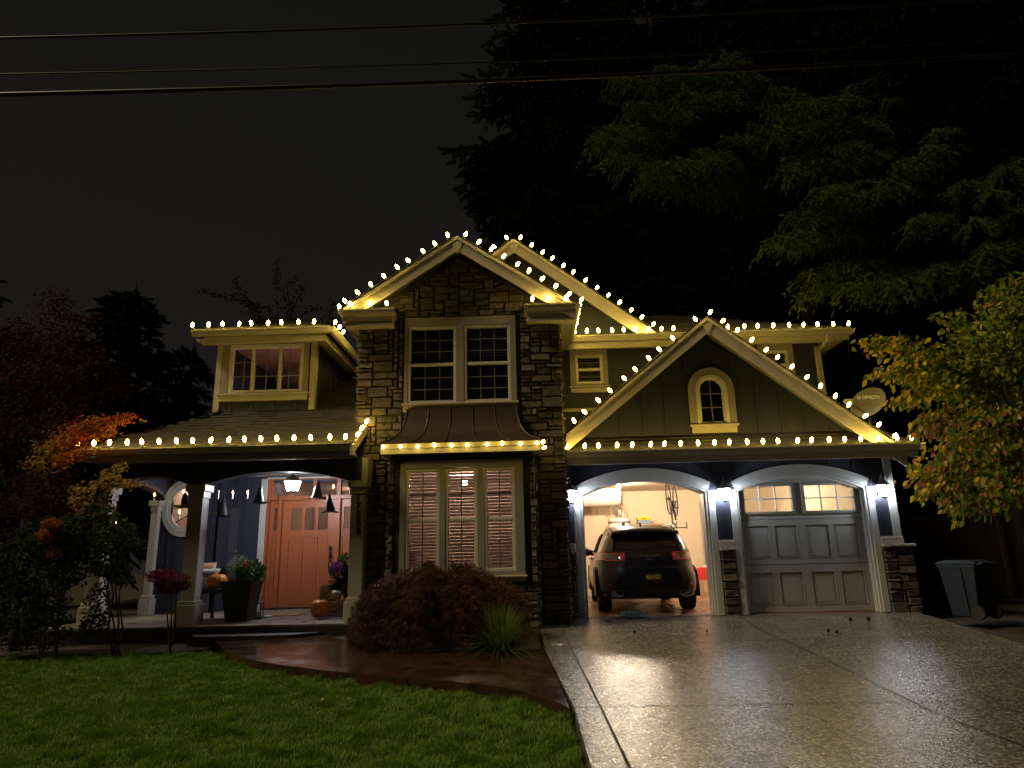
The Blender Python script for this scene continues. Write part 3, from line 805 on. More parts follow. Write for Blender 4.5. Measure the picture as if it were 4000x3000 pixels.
# ---- upper storey behind the garage, second gable
UY = 13.0; UE = 12.6; UZ = 5.12
PK2 = at(2005, 931, 12.6); e2 = at(2555, 1292, 12.6); S2 = (PK2.z - e2.z) / (e2.x - PK2.x)
UX1 = at(3205, 1400, UY).x; URX = at(3318, 1283, UE).x
wr1 = rect((2223, 1363), (2377, 1508), UY); wr2 = rect((2955, 1345), (3110, 1490), UY)
uwl = wall(MB(), TX1 - .2, UX1, 2.6, UZ - .1, UY, UY + .15, [(w_[0] + .05, w_[1] - .05, w_[2] + .05, w_[3] - .05) for w_ in (wr1, wr2)])
wall(uwl, -2.0, e2.x - .15, UZ - .1, lambda x: max(UZ, PK2.z - .2 - S2 * abs(x - PK2.x)), UY, UY + .15, extra=[PK2.x])
uwl.box(UX1 - .15, UX1, UY + .15, 17, 2.6, UZ - .1)
uwl.build('upper_wall', M['siding'], H)
bt = MB()
for x in np.arange(.95, UX1, .42):
    if not (wr1[0] - .05 < x < wr1[1] + .05 or wr2[0] - .05 < x < wr2[1] + .05): bt.box(x - .028, x + .028, UY - .016, UY + .001, 3.0, UZ - .22)
for x in np.arange(.15, 2.2, .55): bt.box(x - .02, x + .02, UY - .014, UY + .001, UZ + .1, PK2.z - .3 - S2 * abs(x - PK2.x))
bt.split('batten', M['siding'], H)
cb = MB().cbox(UX1 - .11, UX1 + .015, UY - .025, UY + .12, 2.8, UZ - .22); cb.box(TX1 + .012, UX1 + .1, UY - .022, UY, 3.72, 3.78); cb.split('corner_board', M['trim'], H)
window(wr1, [(wr1[0] + .11, wr1[1] - .09, wr1[2] + .05, wr1[3] - .14)], UY, cols=2, rows=2, pane='pane_dark', sill=(wr1[0] - .03, wr1[1] + .03, wr1[2] - .13, wr1[2]), blind=(0.04, 30, 3), lower_grid=True, label='small upper window left of the garage gable with drawn blind')
window(wr2, [(wr2[0] + .11, wr2[1] - .10, wr2[2] + .05, wr2[3] - .14)], UY, cols=2, rows=2, pane='pane_dark', sill=(wr2[0] - .03, wr2[1] + .03, wr2[2] - .13, wr2[2]), blind=(0.3, 30, 3), label='small upper window half hidden behind the garage gable')
gable(PK2, S2, -2.3, e2.x + .02, UE, UY, 18, name='second_gable_roof', seed=60)
gm = MB(); gutter(gm, (RX + .02, UE + .02, UZ), (URX, UE + .02, UZ), outv=(0, -1, 0)); gutter(gm, (URX, UE - .07, UZ), (URX, 17, UZ), outv=(1, 0, 0), d=.08); gm.split('gutter', M['trim'], H)
fz = MB().box(RX - .03, URX - .35, UE + .022, UE + .05, UZ - .24, UZ - .112); fz.box(RX - .03, URX - .02, UE + .05, UY, UZ - .15, UZ - .113); fz.box(URX - .35, URX - .02, UE + .022, UE + .05, UZ - .2, UZ - .112)
fz.box(UX1, URX - .02, UY, 17, UZ - .15, UZ - .113)
fz.build('eave_board', M['trim'], H)
# upper main roof (hipped at the right)
ru = MB(); ry = 15.6; rz = UZ + (ry - UE) * .48; hx = URX - 2.6
ru_clip = lambda p: p.x < URX + .02 - (p.y - UE) * .95 and not (p.x < e2.x and p.z < PK2.z - S2 * abs(p.x - PK2.x) - .02)
shingles(ru, (RX, UE, UZ + .01), (URX + .02, UE, UZ + .01), (URX + .02, ry, rz), (RX, ry, rz), 70, clip=ru_clip)
ru.build('upper_roof', M['shingle'], H)
rb2 = MB(); rb2._add([(RX, UE + .02, UZ - .02), (URX, UE + .02, UZ - .02), (URX - 2.85, ry, rz - .04), (RX, ry, rz - .04)], [(0, 1, 2, 3)])
rb2._add([(URX, UE + .02, UZ - .02), (URX, 17, UZ - .02), (URX - 2.85, 17, rz - .04), (URX - 2.85, ry, rz - .04)], [(0, 1, 2, 3)])
rb2._add([(RX - 5, 19, UZ), (URX, 19, UZ), (URX - 2.85, ry, rz - .05), (RX - 3, ry, rz - .05)], [(0, 1, 2, 3)])
rb2.build('roof_deck', M['copper'] if False else mat('roof_deck', (.04, .032, .028), .9), H)
# downspout
ds = MB(); p1 = at(3232, 1318, UE); p2 = at(3188, 1378, UY - .06); p3 = at(3212, 1520, UY - .06)
ds.tube([(p1.x, UE + .0, UZ - .1), (p1.x, UE + .01, UZ - .17), (p1.x - .05, UE + .09, UZ - .28), (p2.x + .04, UY - .08, p2.z + .03), (p2.x, UY - .06, p2.z - .08), (p2.x, UY - .06, p3.z - .3)], .036, 8)
ds.build('downspout', M['trim'], H, smooth=True)
# ---- left upper room (dormer) with its window and hipped roof
NY = 12.0; NX0, NX1 = -5.675, -3.84; NE = 11.6; NZ = 5.12; nex0, nex1 = -6.01, -3.476
no = rect((893, 1343), (1193, 1535), NY); nf = rect((903, 1350), (1181, 1533), NY)
no = (no[0] - .07, no[1] + .04, nf[2] - .0, nf[3] + .13)
prf = lambda y: 2.785 + .56 * (y - 10.42)
nw = wall(MB(), NX0, NX1, prf(NY) - .3, NZ - .14, NY, NY + .15, [(no[0] + .05, no[1] - .05, no[2] + .03, no[3] - .05)])
nw.box(NX1 - .15, NX1, NY + .15, 15, 3.3, NZ - .14); nw.box(NX0, NX0 + .15, NY + .15, 15, 3.3, NZ - .14)
nw.build('upper_left_wall', M['siding'], H)
bt = MB()
for x in np.arange(NX0 + .3, NX1 - .1, .40): bt.box(x - .028, x + .028, NY - .016, NY + .001, prf(NY) - .02, no[2] - .14)
for y in np.arange(NY + .28, 14.6, .36): bt.box(NX1 - .001, NX1 + .017, y - .028, y + .028, 3.4, NZ - .16)
bt.split('batten', M['siding'], H)
cb = MB().cbox(NX0 - .012, NX0 + .095, NY - .026, NY + .1, prf(NY), NZ - .16).cbox(NX1 - .095, NX1 + .014, NY - .026, NY + .10, prf(NY), NZ - .16); cb.split('corner_board', M['trim'], H)
nW = window(no, [nf], NY, rail=None, cols=6, rows=3, fw=.06, pane='pane', sill=(no[0] - .05, no[1] + .03, no[2] - .14, no[2]), rm=None, label='wide three-part upper window above the porch roof, glowing dull pink')
mm = MB()
for k in (1, 2): x = nf[0] + .06 + (nf[1] - nf[0] - .12) * (.30 if k == 1 else .70); mm.cbox(x - .03, x + .03, NY - .01, NY + .055, nf[2] + .04, nf[3] - .04)
mm.split('mullion', M['vinyl'], nW)
NR = room(nf[0] - .25, NX1 - .16, NY + .16, NY + 2.6, 3.75, 4.98, mat('attic_room', (.45, .20, .17), .9), nW)
MB()._add([(nf[0] - .2, NY + 2.5, 4.97), (NX1 - .18, NY + 1.2, 4.97), (NX1 - .18, NY + 2.5, 4.2)], [(0, 1, 2)]).build('sloped_ceiling', mat('attic_slope', (.6, .34, .30), .9), nW)
gm = MB(); gutter(gm, (nex0, NE + .05, NZ), (nex1, NE + .05, NZ), outv=(0, -1, 0)); gutter(gm, (nex1 - .03, NE - .05, NZ), (nex1 - .03, 14.5, NZ), outv=(1, 0, 0)); gm.split('gutter', M['trim'], H)
fz = MB().box(nex0 + .22, nex1 - .10, NE + .06, NE + .09, NZ - .24, NZ - .115); fz.box(nex1 - .13, nex1 - .10, NE + .09, 14.5, NZ - .24, NZ - .115)
fz.box(nex0 + .05, nex1 - .14, NE + .09, NY + .02, NZ - .16, NZ - .13); fz.box(NX1, nex1 - .14, NY + .02, 14.5, NZ - .16, NZ - .13); fz.build('eave_board', M['trim'], H)
ap = Vector(((nex0 + nex1) / 2, NE + 2.0, 5.95))
nr = MB()
shingles(nr, (nex0, NE, NZ), (nex1, NE, NZ), (ap.x + .05, ap.y, ap.z), (ap.x - .05, ap.y, ap.z), 80); shingles(nr, (nex1, NE, NZ), (nex1, 16.2, NZ), (ap.x, 14.4, ap.z), (ap.x, ap.y, ap.z), 81)
shingles(nr, (nex0, 16.2, NZ), (nex0, NE, NZ), (ap.x, ap.y, ap.z), (ap.x, 14.4, ap.z), 82)
nr.build('upper_left_roof', M['shingle'], H)
# ---- porch roof, beam with arches, columns
PE = 10.42; pz = 2.785; pxl, pxr = at(296, 1762, PE).x, -2.70
pr_ = MB(); rise = 3.6
shingles(pr_, (pxl, PE, pz), (pxr, PE, pz), (pxr, PE + rise, prf(PE + rise)), (pxl, PE + rise, prf(PE + rise)), 90, clip=lambda p: p.x > pxl + (p.y - PE) and not (p.x > TX0 + .02 and p.y > TY + .0) and not (NX0 < p.x < NX1 and p.y > NY + .2))
shingles(pr_, (pxl, PE + 7, pz), (pxl, PE, pz), (pxl + rise, PE, prf(PE + rise)), (pxl + rise, PE + 7, prf(PE + rise)), 91, clip=lambda p: (p.y - PE) > (p.x - pxl) and not (p.x > NX0 - .02 and p.y > NY))
pr_.build('porch_roof', M['shingle'], H)
MB()._add([(pxl, PE + .02, pz - .02), (pxr, PE + .02, pz - .02), (pxr, TY + .1, prf(TY + .1) - .03), (TX0, TY + .1, prf(TY + .1) - .03), (TX0, 14, prf(14) - .03), (pxl + rise, 14, prf(14) - .03)], [(0, 1, 2, 3, 4, 5)])._add(
    [(pxl, PE + .02, pz - .02), (pxl + rise, 14, prf(14) - .03), (pxl + rise, 17.4, prf(14) - .03), (pxl, 17.4, pz - .02)], [(0, 1, 2, 3)]).build('porch_roof_deck', bpy.data.materials['roof_deck'], H)
gm = MB(); gutter(gm, (pxl - .02, PE + .03, pz), (pxr, PE + .03, pz), outv=(0, -1, 0)); gutter(gm, (pxl, PE - .06, pz), (pxl, 17, pz), outv=(-1, 0, 0)); gm.split('gutter', M['trim'], H)
fz = MB().box(pxl + .03, pxr - .02, PE + .032, PE + .06, pz - .19, pz - .115)
fz.box(pxl + .04, pxr - .03, PE + .06, 10.9, pz - .165, pz - .135); fz.build('eave_board', M['casing'], H)
vb = MB(); zf = lambda y, d: prf(y) - d
vb._add([(x, y, zf(y, d)) for x in (pxr - .02, pxr + .02) for y, d in ((PE - .06, .17), (PE - .06, .02), (TY, .02), (TY, .19))], [(0, 1, 2, 3), (7, 6, 5, 4), (0, 4, 5, 1), (1, 5, 6, 2), (2, 6, 7, 3), (3, 7, 4, 0)])
vb.build('verge_board', M['trim'], H)
BMY = 10.9; cz = 2.255
bx = [-6.98, -6.72, -5.47, -5.19, -2.85, -2.585]
a1, a2 = arch(bx[1], bx[2], cz, 2.40), arch(bx[3], bx[4], cz, 2.435)
pb = wall(MB(), bx[0], bx[5], cz, pz - .165, BMY + .01, BMY + .27, [(bx[1], bx[2], cz - 1, a1), (bx[3], bx[4], cz - 1, a2)])
pb.build('porch_beam', M['siding'], H)
et = MB().box(bx[5], bx[5] + .03, BMY - .01, BMY + .3, cz, pz - .17); et.box(bx[5] - .07, bx[5], BMY - .004, BMY + .01, cz + .0, pz - .17); et.build('beam_end', M['trim'], H)
# side beam with arch running back to the wall
sbm = MB(); n = 14
for i in range(n):
    t0, t1 = i / n, (i + 1) / n
    f = lambda t: (Vector((-6.95 - .36 * t, BMY + .28 + 2.15 * t, 0)))
    hz = lambda t: cz - .02 + .17 * math.sqrt(max(0, 1 - (2 * t - 1) ** 2))
    p, q = f(t0), f(t1)
    sbm._add([(p.x + o, p.y, z) for o in (0, .2) for z in (hz(t0), pz - .17)] + [(q.x + o, q.y, z) for o in (0, .2) for z in (hz(t1), pz - .17)],
             [(0, 1, 5, 4), (2, 6, 7, 3), (0, 4, 6, 2), (1, 3, 7, 5), (0, 2, 3, 1), (4, 5, 7, 6)])
sbm.build('porch_side_beam', M['siding'], H)
def column(x0, x1, y0, y1, z0, z1, m=None):
    m = COLM
    c = MB(); i = .03
    c.cbox(x0 - .02, x1 + .02, y0 - .02, y1 + .02, z0, z0 + .30, .006); c.cbox(x0 - .0, x1 + .0, y0 - .0, y1 + .0, z0 + .30, z0 + .36, .01)
    c.cbox(x0 + i, x1 - i, y0 + i, y1 - i, z0 + .36, z1 - .19, .005)
    c.cbox(x0 + .012, x1 - .012, y0 + .012, y1 - .012, z1 - .21, z1 - .11, .005); c.cbox(x0 - .02, x1 + .02, y0 - .02, y1 + .02, z1 - .11, z1 - .003, .005)
    o = c.build('porch_column', m, H)
    p = MB(); za, zb = z0 + .40, z1 - .25     # raised edge of the recessed side panels
    for xs in (x1 - i, x0 + i):
        s_ = .006
        p.box(xs - s_ if xs > (x0 + x1) / 2 else xs - s_, xs + s_, y0 + i + .001, y0 + i + .03, za, zb); p.box(xs - s_, xs + s_, y1 - i - .03, y1 - i - .001, za, zb)
        p.box(xs - s_, xs + s_, y0 + i + .03, y1 - i - .03, za, za + .03); p.box(xs - s_, xs + s_, y0 + i + .03, y1 - i - .03, zb - .03, zb)
    p.build('panel_edge', m, o)
    return o
COLM = mat('column_paint', (.42, .41, .385), .45, noise=.06, nscale=5, bump=.1, bscale=40)
column(bx[0], bx[1], BMY, BMY + .28, .10, cz); column(bx[2], bx[3], BMY, BMY + .28, .10, cz)
CR = column(bx[4], bx[5], BMY, BMY + .28, .10, cz); CR['label'] = 'porch column carrying the house number'
column(-7.38, -7.2, 13.3, 13.48, .10, cz - .02)
# house number, one digit above the other
nm = M['black_metal']; nmr = thing('house_number', 'dark metal house number running down the right porch column', 'house number', (-2.72, BMY, 1.5))
for i, ch in enumerate('17558'):
    p = at(1400, 1943 + i * 33.5, BMY)
    text_mesh(ch, .155, mat('number_metal', (.02, .018, .015), .35, metal=.6) if i == 0 else bpy.data.materials['number_metal'], nmr, Matrix.Translation((p.x, BMY + .018, p.z)) @ FACE, name='digit', ext=.008, bold=.002)
# ---- porch walls, ceiling, front door
FY = 14.2; FX0 = -6.25
do = rect((1104, 1955), (1300, 2375), FY)
fw_ = wall(MB(), FX0, TX0, .0, 2.76, FY, FY + .15, [(-5.42, -3.35, .0, 2.62)])
fw_.box(-6.25, -6.15, 13.51, FY, .0, 2.76); wcx, wcz = -6.62, 1.86
WY = 13.5
ow = at(722, 1983, WY); wcx, wcz = ow.x, ow.z; orx, orz = .30, .42
def oval(k, n=30): return [(wcx + (orx + k) * math.sin(2 * math.pi * i / (n - 1)), wcz - (orz + k) * math.cos(2 * math.pi * i / (n - 1))) for i in range(n)]
otop = lambda x: wcz + orz * math.sqrt(max(0, 1 - ((x - wcx) / orx) ** 2)); 
lw = MB(); xs = np.linspace(wcx - orx, wcx + orx, 17)
lw.box(-7.4, wcx - orx, WY, WY + .12, 0, 2.76); lw.box(wcx + orx, -6.15, WY, WY + .12, 0, 2.76)
for a, b in zip(xs, xs[1:]):
    lw.prism([(a, 0), (b, 0), (b, 2 * wcz - otop(b)), (a, 2 * wcz - otop(a))], WY, WY + .12); lw.prism([(a, otop(a)), (b, otop(b)), (b, 2.76), (a, 2.76)], WY, WY + .12)
lw._add(fw_.v, fw_.f)
lw.build('porch_wall', M['siding'], H)
OW = MB().band(oval(.04), oval(.145), WY - .035, WY + .002).build('window', M['trim_white'], H, label='tall oval porch window, lit peach from inside')
MB().band(oval(-.03), oval(.04), WY - .02, WY + .06).build('frame', M['vinyl'], OW)
MB()._add([(x, WY + .03, z) for x, z in oval(0)[:-1]], [tuple(range(29))]).build('pane', M['pane'], OW)
MB().box(wcx - orx, wcx + orx, WY + .03, WY + .045, wcz - .01, wcz + .01).bar((wcx - .2, WY + .04, wcz - .3), (wcx + .28, WY + .04, wcz - .02), .012, .02).build('muntin', M['muntin'], OW)
OR_ = room(-7.1, -6.3, WY + .13, WY + 1.2, .9, 2.7, M['room'], OW)
bt = MB()
for x in (-6.05, -5.86): bt.box(x - .025, x + .025, FY - .016, FY, .1, 2.75)
for x in (-7.05,): bt.box(x - .025, x + .025, WY - .016, WY, .1, 2.75)
bt.split('batten', M['siding'], H)
# dark utility door beside the entrance
ux0, ux1 = at(832, 2100, FY).x, at(932, 2100, FY).x
ud = MB().cbox(ux0, ux1, FY - .04, FY - .001, .12, 2.12); UD = ud.build('side_door', mat('slate_door', (.07, .07, .078), .45), H, label='plain dark side door with lever handle')
MB().box(ux0 - .02, ux0 - .001, FY - .05, FY, .1, 2.15).box(ux1 + .001, ux1 + .05, FY - .05, FY, .1, 2.15).box(ux0, ux1, FY - .045, FY - .0405, .93, .96).build('door_trim', M['siding'], UD)
hp = at(922, 2153, FY - .06); MB().lathe([(.028, 0), (.028, .015), (.012, .02), (.012, .05)], (hp.x, FY - .05, hp.z), 12, axis='y', mat=Matrix.Rotation(math.pi, 4, 'Z')).tube([(hp.x, FY - .09, hp.z), (hp.x - .1, FY - .09, hp.z)], .011, 8).build('handle', M['iron'], UD)
# entrance: terracotta door, sidelights, transom, white surround
ef = MB(); tz0, tz1 = at(1200, 1950, FY).z, at(1200, 1868, FY).z
ex0, ex1 = -5.42, -3.35
sA = (ex0 + .05, do[0] - .075); sB = (do[1] + .075, ex1 - .05)
tl = [ex0 + .07 + (ex1 - ex0 - .14) * k / 4 for k in range(5)]
tl = [ex0 + .08, -4.95, -4.43, -3.92, ex1 - .08]
th = [(tl[k] + .035, tl[k + 1] - .035, tz0 + .07, tz1 - .03) for k in range(4)]
wall(ef, ex0, ex1, .10, tz1 + .02, FY - .02, FY + .10, [(sA[0], sA[1], .12, tz0), (do[0], do[1], .12, tz0 - .01), (sB[0], sB[1], .12, tz0)] + th)
EN = ef.build('entrance_frame', M['door_paint'], H)
def pdoor(x0, x1, z0, z1, lites, pans, y, nm, lab=None):
    """lites/pans: fractional x ranges; glass row on top, tall panels below"""
    gz0, gz1 = z0 + (z1 - z0) * .715, z0 + (z1 - z0) * .93; pz0, pz1 = z0 + (z1 - z0) * .125, z0 + (z1 - z0) * .645
    Wd = x1 - x0; hs = [(x0 + Wd * a, x0 + Wd * b, gz0, gz1) for a, b in lites]; ps = [(x0 + Wd * a, x0 + Wd * b, pz0, pz1) for a, b in pans]
    d = wall(MB(), x0, x1, z0, z1, y, y + .02, hs + ps); wall(d, x0, x1, z0, z1, y + .02, y + .045, hs)
    for a, b, c, e in ps: d.box(a + .012, b - .012, y + .012, y + .0199, c + .012, e - .012)
    D = d.build(nm, M['door_paint'], EN)
    for a, b, c, e in hs:
        MB().quad((a, y + .03, c), (b, y + .03, c), (b, y + .03, e), (a, y + .03, e)).build('door_glass', M['pane'], EN)
    if lab: D['label'] = lab
    return D
pdoor(do[0] + .012, do[1] - .012, .125, tz0 - .02, [(.15, .35), (.41, .60), (.66, .84)], [(.13, .355), (.395, .62), (.66, .86)], FY + .055, 'front_door', 'terracotta craftsman door with three small lites')
pdoor(sA[0] + .01, sA[1] - .01, .125, tz0 - .01, [(.42, .92)], [(.30, .92)], FY + .06, 'sidelight')
pdoor(sB[0] + .01, sB[1] - .01, .125, tz0 - .01, [(.12, .72)], [(.08, .80)], FY + .06, 'sidelight')
for a, b, c, e in th: MB().quad((a, FY + .03, c), (b, FY + .03, c), (b, FY + .03, e), (a, FY + .03, e)).build('transom_glass', M['pane'], EN)
hd = MB(); hx_ = do[1] - .10
hd.cbox(hx_ - .03, hx_ + .03, FY - .016, FY + .0, 1.22, 1.30).cbox(hx_ - .028, hx_ + .028, FY - .014, FY, 1.08, 1.19); hd.tube([(hx_, FY - .01, 1.14), (hx_, FY - .06, 1.13), (hx_, FY - .065, .98), (hx_, FY - .06, .84), (hx_, FY - .0, .82)], .014, 8)
hd.cbox(hx_ - .018, hx_ + .018, FY - .012, FY, .79, .85); hd.build('handle', M['black_metal'], EN)
es = MB().cbox(ex0 - .13, ex0 - .001, FY - .035, FY + .02, .1, 2.70).cbox(ex1 + .001, ex1 + .14, FY - .035, FY + .02, .1, 2.70).cbox(ex0, ex1, FY - .035, FY + .02, tz1 + .021, 2.70)
es.build('entrance_surround', M['trim_white'], H)
room(ex0 - .1, ex1 + .3, FY + .12, FY + 3.4, .1, 2.7, M['room'], H, name='entrance_hall')
MB().box(-7.3, TX0, BMY + .27, FY, 2.755, 2.78).build('porch_ceiling', M['trim_white'], H)
MB().box(ex0 + .02, ex1 - .02, FY - .06, FY + .1, .101, .122).build('threshold', M['black_metal'], H)
# interior lamps behind the lit windows: small shaded bulbs in real rooms
for nm_, p, r_, e, lab in (('ceiling_light', (-1.15, 12.6, 2.35), .05, 620, 'warm ceiling light in the room behind the three slatted windows'), ('ceiling_light', (-4.1, 16.6, 2.45), .05, 130, 'warm ceiling light in the entrance hall behind the front door'),
                      ('ceiling_light', (-6.7, 14.1, 2.5), .04, 160, 'warm ceiling light seen through the oval porch window'), ('hidden_bulb', (-4.6, 12.5, 3.95), .035, 130, 'dim bulb added unseen below the sill of the upper left room')):  # upper left room: added bulb kept out of view below the sill
    o = MB().lathe([(.001, p[2] - r_), (r_ * .7, p[2] - r_ * .7), (r_, p[2]), (r_ * .7, p[2] + r_ * .7), (r_ * .3, p[2] + r_ * 1.6)], (p[0], p[1], 0), 12).build(nm_, mat('room_bulb', (.9, .8, .7), .4, emit=(1, .68, .50), es=e), None, smooth=True, origin=p)
    tag(o, lab, 'lamp')
# porch pendant lantern
pp = at(1143, 1893, 12.5)
PL = thing('pendant_lantern', 'lit white porch lantern hanging in front of the entrance', 'lantern', (pp.x, pp.y, 2.75))
s = 1.62; g0, g1 = pp.z - .12, pp.z + .055; q = math.pi / 6
MB().lathe([(.095, g0), (.145, g1)], (pp.x, pp.y, 0), 6, rot=q).build('lamp_glass', mat('porch_glass', (.9, .9, .9), .3, emit=(.90, .93, 1.0), es=190), PL)
f = MB()
for i in range(6):
    a = q + i * math.pi / 3; f.tube([(pp.x + math.cos(a) * .096, pp.y + math.sin(a) * .096, g0), (pp.x + math.cos(a) * .147, pp.y + math.sin(a) * .147, g1)], .006, 5)
f.lathe([(.10, g0 - .02), (.105, g0 - .004), (.10, g0 + .008), (.04, g0 + .008)], (pp.x, pp.y, 0), 6, rot=q).build('lamp_frame', M['iron'], PL)
MB().lathe([(.165, g1 - .004), (.168, g1 + .01), (.14, g1 + .025), (.115, g1 + .05), (.10, g1 + .085), (.05, g1 + .115), (.018, g1 + .12), (.018, g1 + .15)], (pp.x, pp.y, 0), 12).build('lamp_cap', M['iron'], PL, smooth=True)
MB().tube([(pp.x, pp.y, g1 + .14), (pp.x, pp.y, 2.755)], .008, 6).lathe([(.05, 2.735), (.05, 2.755)], (pp.x, pp.y, 0), 12).build('rod', M['iron'], PL)
# ------------------------------------------------------------------ ground
def gsheet(name, poly, dz, m, kind='structure', thick=None, **k):
    """flat sheet on the sloping ground; poly of (x,y)"""
    mb = MB()
    if thick: mb.prismz(poly, lambda x, y: gz(y) + dz - thick, lambda x, y: gz(y) + dz)
    else: mb._add([(x, y, gz(y) + dz) for x, y in poly], [tuple(range(len(poly)))])
    return mb.build(name, m, None, kind=kind, **k)
soil = mat('soil', (.020, .016, .012), .95, noise=.5, nscale=14, bump=1, bscale=18, detail=8)
g = MB()
ys = [-30, 11.9, 14, 90]
g._add([(x, y, gz(y) - .13) for y in ys for x in (-90, 90)], [(0, 1, 3, 2), (2, 3, 5, 4), (4, 5, 7, 6)])
g.build('ground', soil, None, kind='structure')
# lawn base follows the walkway edge
front = [(-30, 2560), (300, 2556), (560, 2553), (700, 2548), (812, 2536)]
wedge = [(838, 2486), (846, 2512), (880, 2540), (930, 2562), (1010, 2583), (1120, 2600), (1260, 2618), (1420, 2634), (1600, 2650), (1780, 2664), (1930, 2680), (2040, 2700), (2120, 2722), (2180, 2745), (2226, 2766)]
lawnp = [(atg(x, y, -.08).x, atg(x, y, -.08).y) for x, y in front] + [(atg(x, y, 0).x - .0, atg(x, y, 0).y - .03) for x, y in wedge[1:]]
dl = [atg(2243, 2762), atg(2312, 3005)]
lx_ = dl[1].x + (dl[1].x - dl[0].x) / (dl[1].y - dl[0].y) * (0 - dl[1].y)
lawnp += [(dl[1].x - .02, dl[1].y), (lx_ - .02, 0), (lx_ + .3, -6), (-18, -6), (-18, lawnp[0][1])]
LAWN = lawnp
gsheet('lawn_soil', lawnp, -.10, mat('lawn_soil', (.018, .030, .008), .95, noise=.5, nscale=9, bump=1, bscale=40))
wm_ = mat('stamped_concrete', (.036, .018, .013), .17, noise=.35, nscale=3.5, rvar=.07, bump=.0)
t = wm_.node_tree; b = t.nodes['Principled BSDF']; tcn = [n for n in t.nodes if n.type == 'TEX_COORD'][0]
vo = t.nodes.new('ShaderNodeTexVoronoi'); vo.feature = 'DISTANCE_TO_EDGE'; vo.inputs['Scale'].default_value = 2.2
ns = t.nodes.new('ShaderNodeTexNoise'); ns.inputs['Scale'].default_value = 11; ns.inputs['Detail'].default_value = 7
mr = t.nodes.new('ShaderNodeMapRange'); mr.inputs['From Max'].default_value = .035
am = t.nodes.new('ShaderNodeMath'); am.operation = 'MULTIPLY_ADD'; am.inputs[1].default_value = .42
bp = t.nodes.new('ShaderNodeBump'); bp.inputs['Strength'].default_value = .5; bp.inputs['Distance'].default_value = .010
t.links.new(tcn.outputs['Object'], vo.inputs['Vector']); t.links.new(tcn.outputs['Object'], ns.inputs['Vector']); t.links.new(vo.outputs['Distance'], mr.inputs[0])
t.links.new(ns.outputs[0], am.inputs[0]); am.inputs[2].default_value = 0; t.links.new(am.outputs[0], bp.inputs['Height']); t.links.new(bp.outputs[0], b.inputs['Normal'])
jc = t.nodes.new('ShaderNodeMapRange'); jc.inputs['From Max'].default_value = .03; jc.inputs['To Min'].default_value = .25
t.links.new(vo.outputs['Distance'], jc.inputs[0]); s0_ = b.inputs['Base Color'].links[0].from_socket; js = t.nodes.new('ShaderNodeVectorMath'); js.operation = 'SCALE'
t.links.new(s0_, js.inputs[0]); t.links.new(jc.outputs[0], js.inputs['Scale']); t.links.new(js.outputs[0], b.inputs['Base Color'])
wback = [(2128, 2532), (2020, 2542), (1800, 2552), (1600, 2548), (1480, 2532), (1390, 2512), (1320, 2494), (1285, 2480), (1200, 2474), (1000, 2474), (860, 2478)]
walkp = [(atg(x, y).x, atg(x, y).y) for x, y in wedge] + [(atg(x, y).x, atg(x, y).y) for x, y in wback]
gsheet('walkway', walkp, .0, wm_, thick=.12)
gsheet('planting_bed', [(-18, 9.2)] + [(atg(x, y, -.08).x, atg(x, y, -.08).y) for x, y in front[1:]] + [(-4.6, 10.4), (-4.8, 11.2), (-18, 11.2)], -.075, soil)
bed2 = [(atg(x, y).x, atg(x, y).y + .01) for x, y in wback[:8]][::-1] + [(.10, 9.2), (.12, 11.3), (-3.3, 11.3), (-3.2, 10.9)]
gsheet('planting_bed', bed2, -.03, soil)
# driveway: exposed aggregate, wet
dm = bpy.data.materials.new('wet_aggregate'); dm.use_nodes = True; t = dm.node_tree; b = t.nodes['Principled BSDF']
tcn = t.nodes.new('ShaderNodeTexCoord')
vo = t.nodes.new('ShaderNodeTexVoronoi'); vo.inputs['Scale'].default_value = 52
n1 = t.nodes.new('ShaderNodeTexNoise'); n1.inputs['Scale'].default_value = 1.1; n1.inputs['Detail'].default_value = 6
n2 = t.nodes.new('ShaderNodeTexNoise'); n2.inputs['Scale'].default_value = 140; n2.inputs['Detail'].default_value = 3
cr = t.nodes.new('ShaderNodeValToRGB'); cr.color_ramp.interpolation = 'CONSTANT'
for i, (p, c) in enumerate(((0, (.08, .076, .071)), (.3, (.155, .148, .142)), (.55, (.10, .092, .085)), (.75, (.25, .24, .23)), (.9, (.04, .038, .037)))):
    e = cr.color_ramp.elements[i] if i < 2 else cr.color_ramp.elements.new(p)
    e.position = p; e.color = (*c, 1)
sp = t.nodes.new('ShaderNodeSeparateColor')
m1 = t.nodes.new('ShaderNodeMapRange'); m1.inputs['From Min'].default_value = .3; m1.inputs['From Max'].default_value = .7; m1.inputs['To Min'].default_value = .70; m1.inputs['To Max'].default_value = 1.18
sc = t.nodes.new('ShaderNodeVectorMath'); sc.operation = 'SCALE'
m2 = t.nodes.new('ShaderNodeMapRange'); m2.inputs['From Min'].default_value = .35; m2.inputs['From Max'].default_value = .68; m2.inputs['To Min'].default_value = .17; m2.inputs['To Max'].default_value = .27
n3 = t.nodes.new('ShaderNodeTexNoise'); n3.inputs['Scale'].default_value = 7; n3.inputs['Detail'].default_value = 9
t.links.new(tcn.outputs['Object'], vo.inputs['Vector']); t.links.new(tcn.outputs['Object'], n1.inputs['Vector']); t.links.new(tcn.outputs['Object'], n2.inputs['Vector']); t.links.new(tcn.outputs['Object'], n3.inputs['Vector'])
t.links.new(vo.outputs['Color'], sp.inputs[0]); t.links.new(sp.outputs[0], cr.inputs[0]); t.links.new(cr.outputs[0], sc.inputs[0]); t.links.new(n1.outputs[0], m1.inputs[0]); t.links.new(m1.outputs[0], sc.inputs['Scale'])
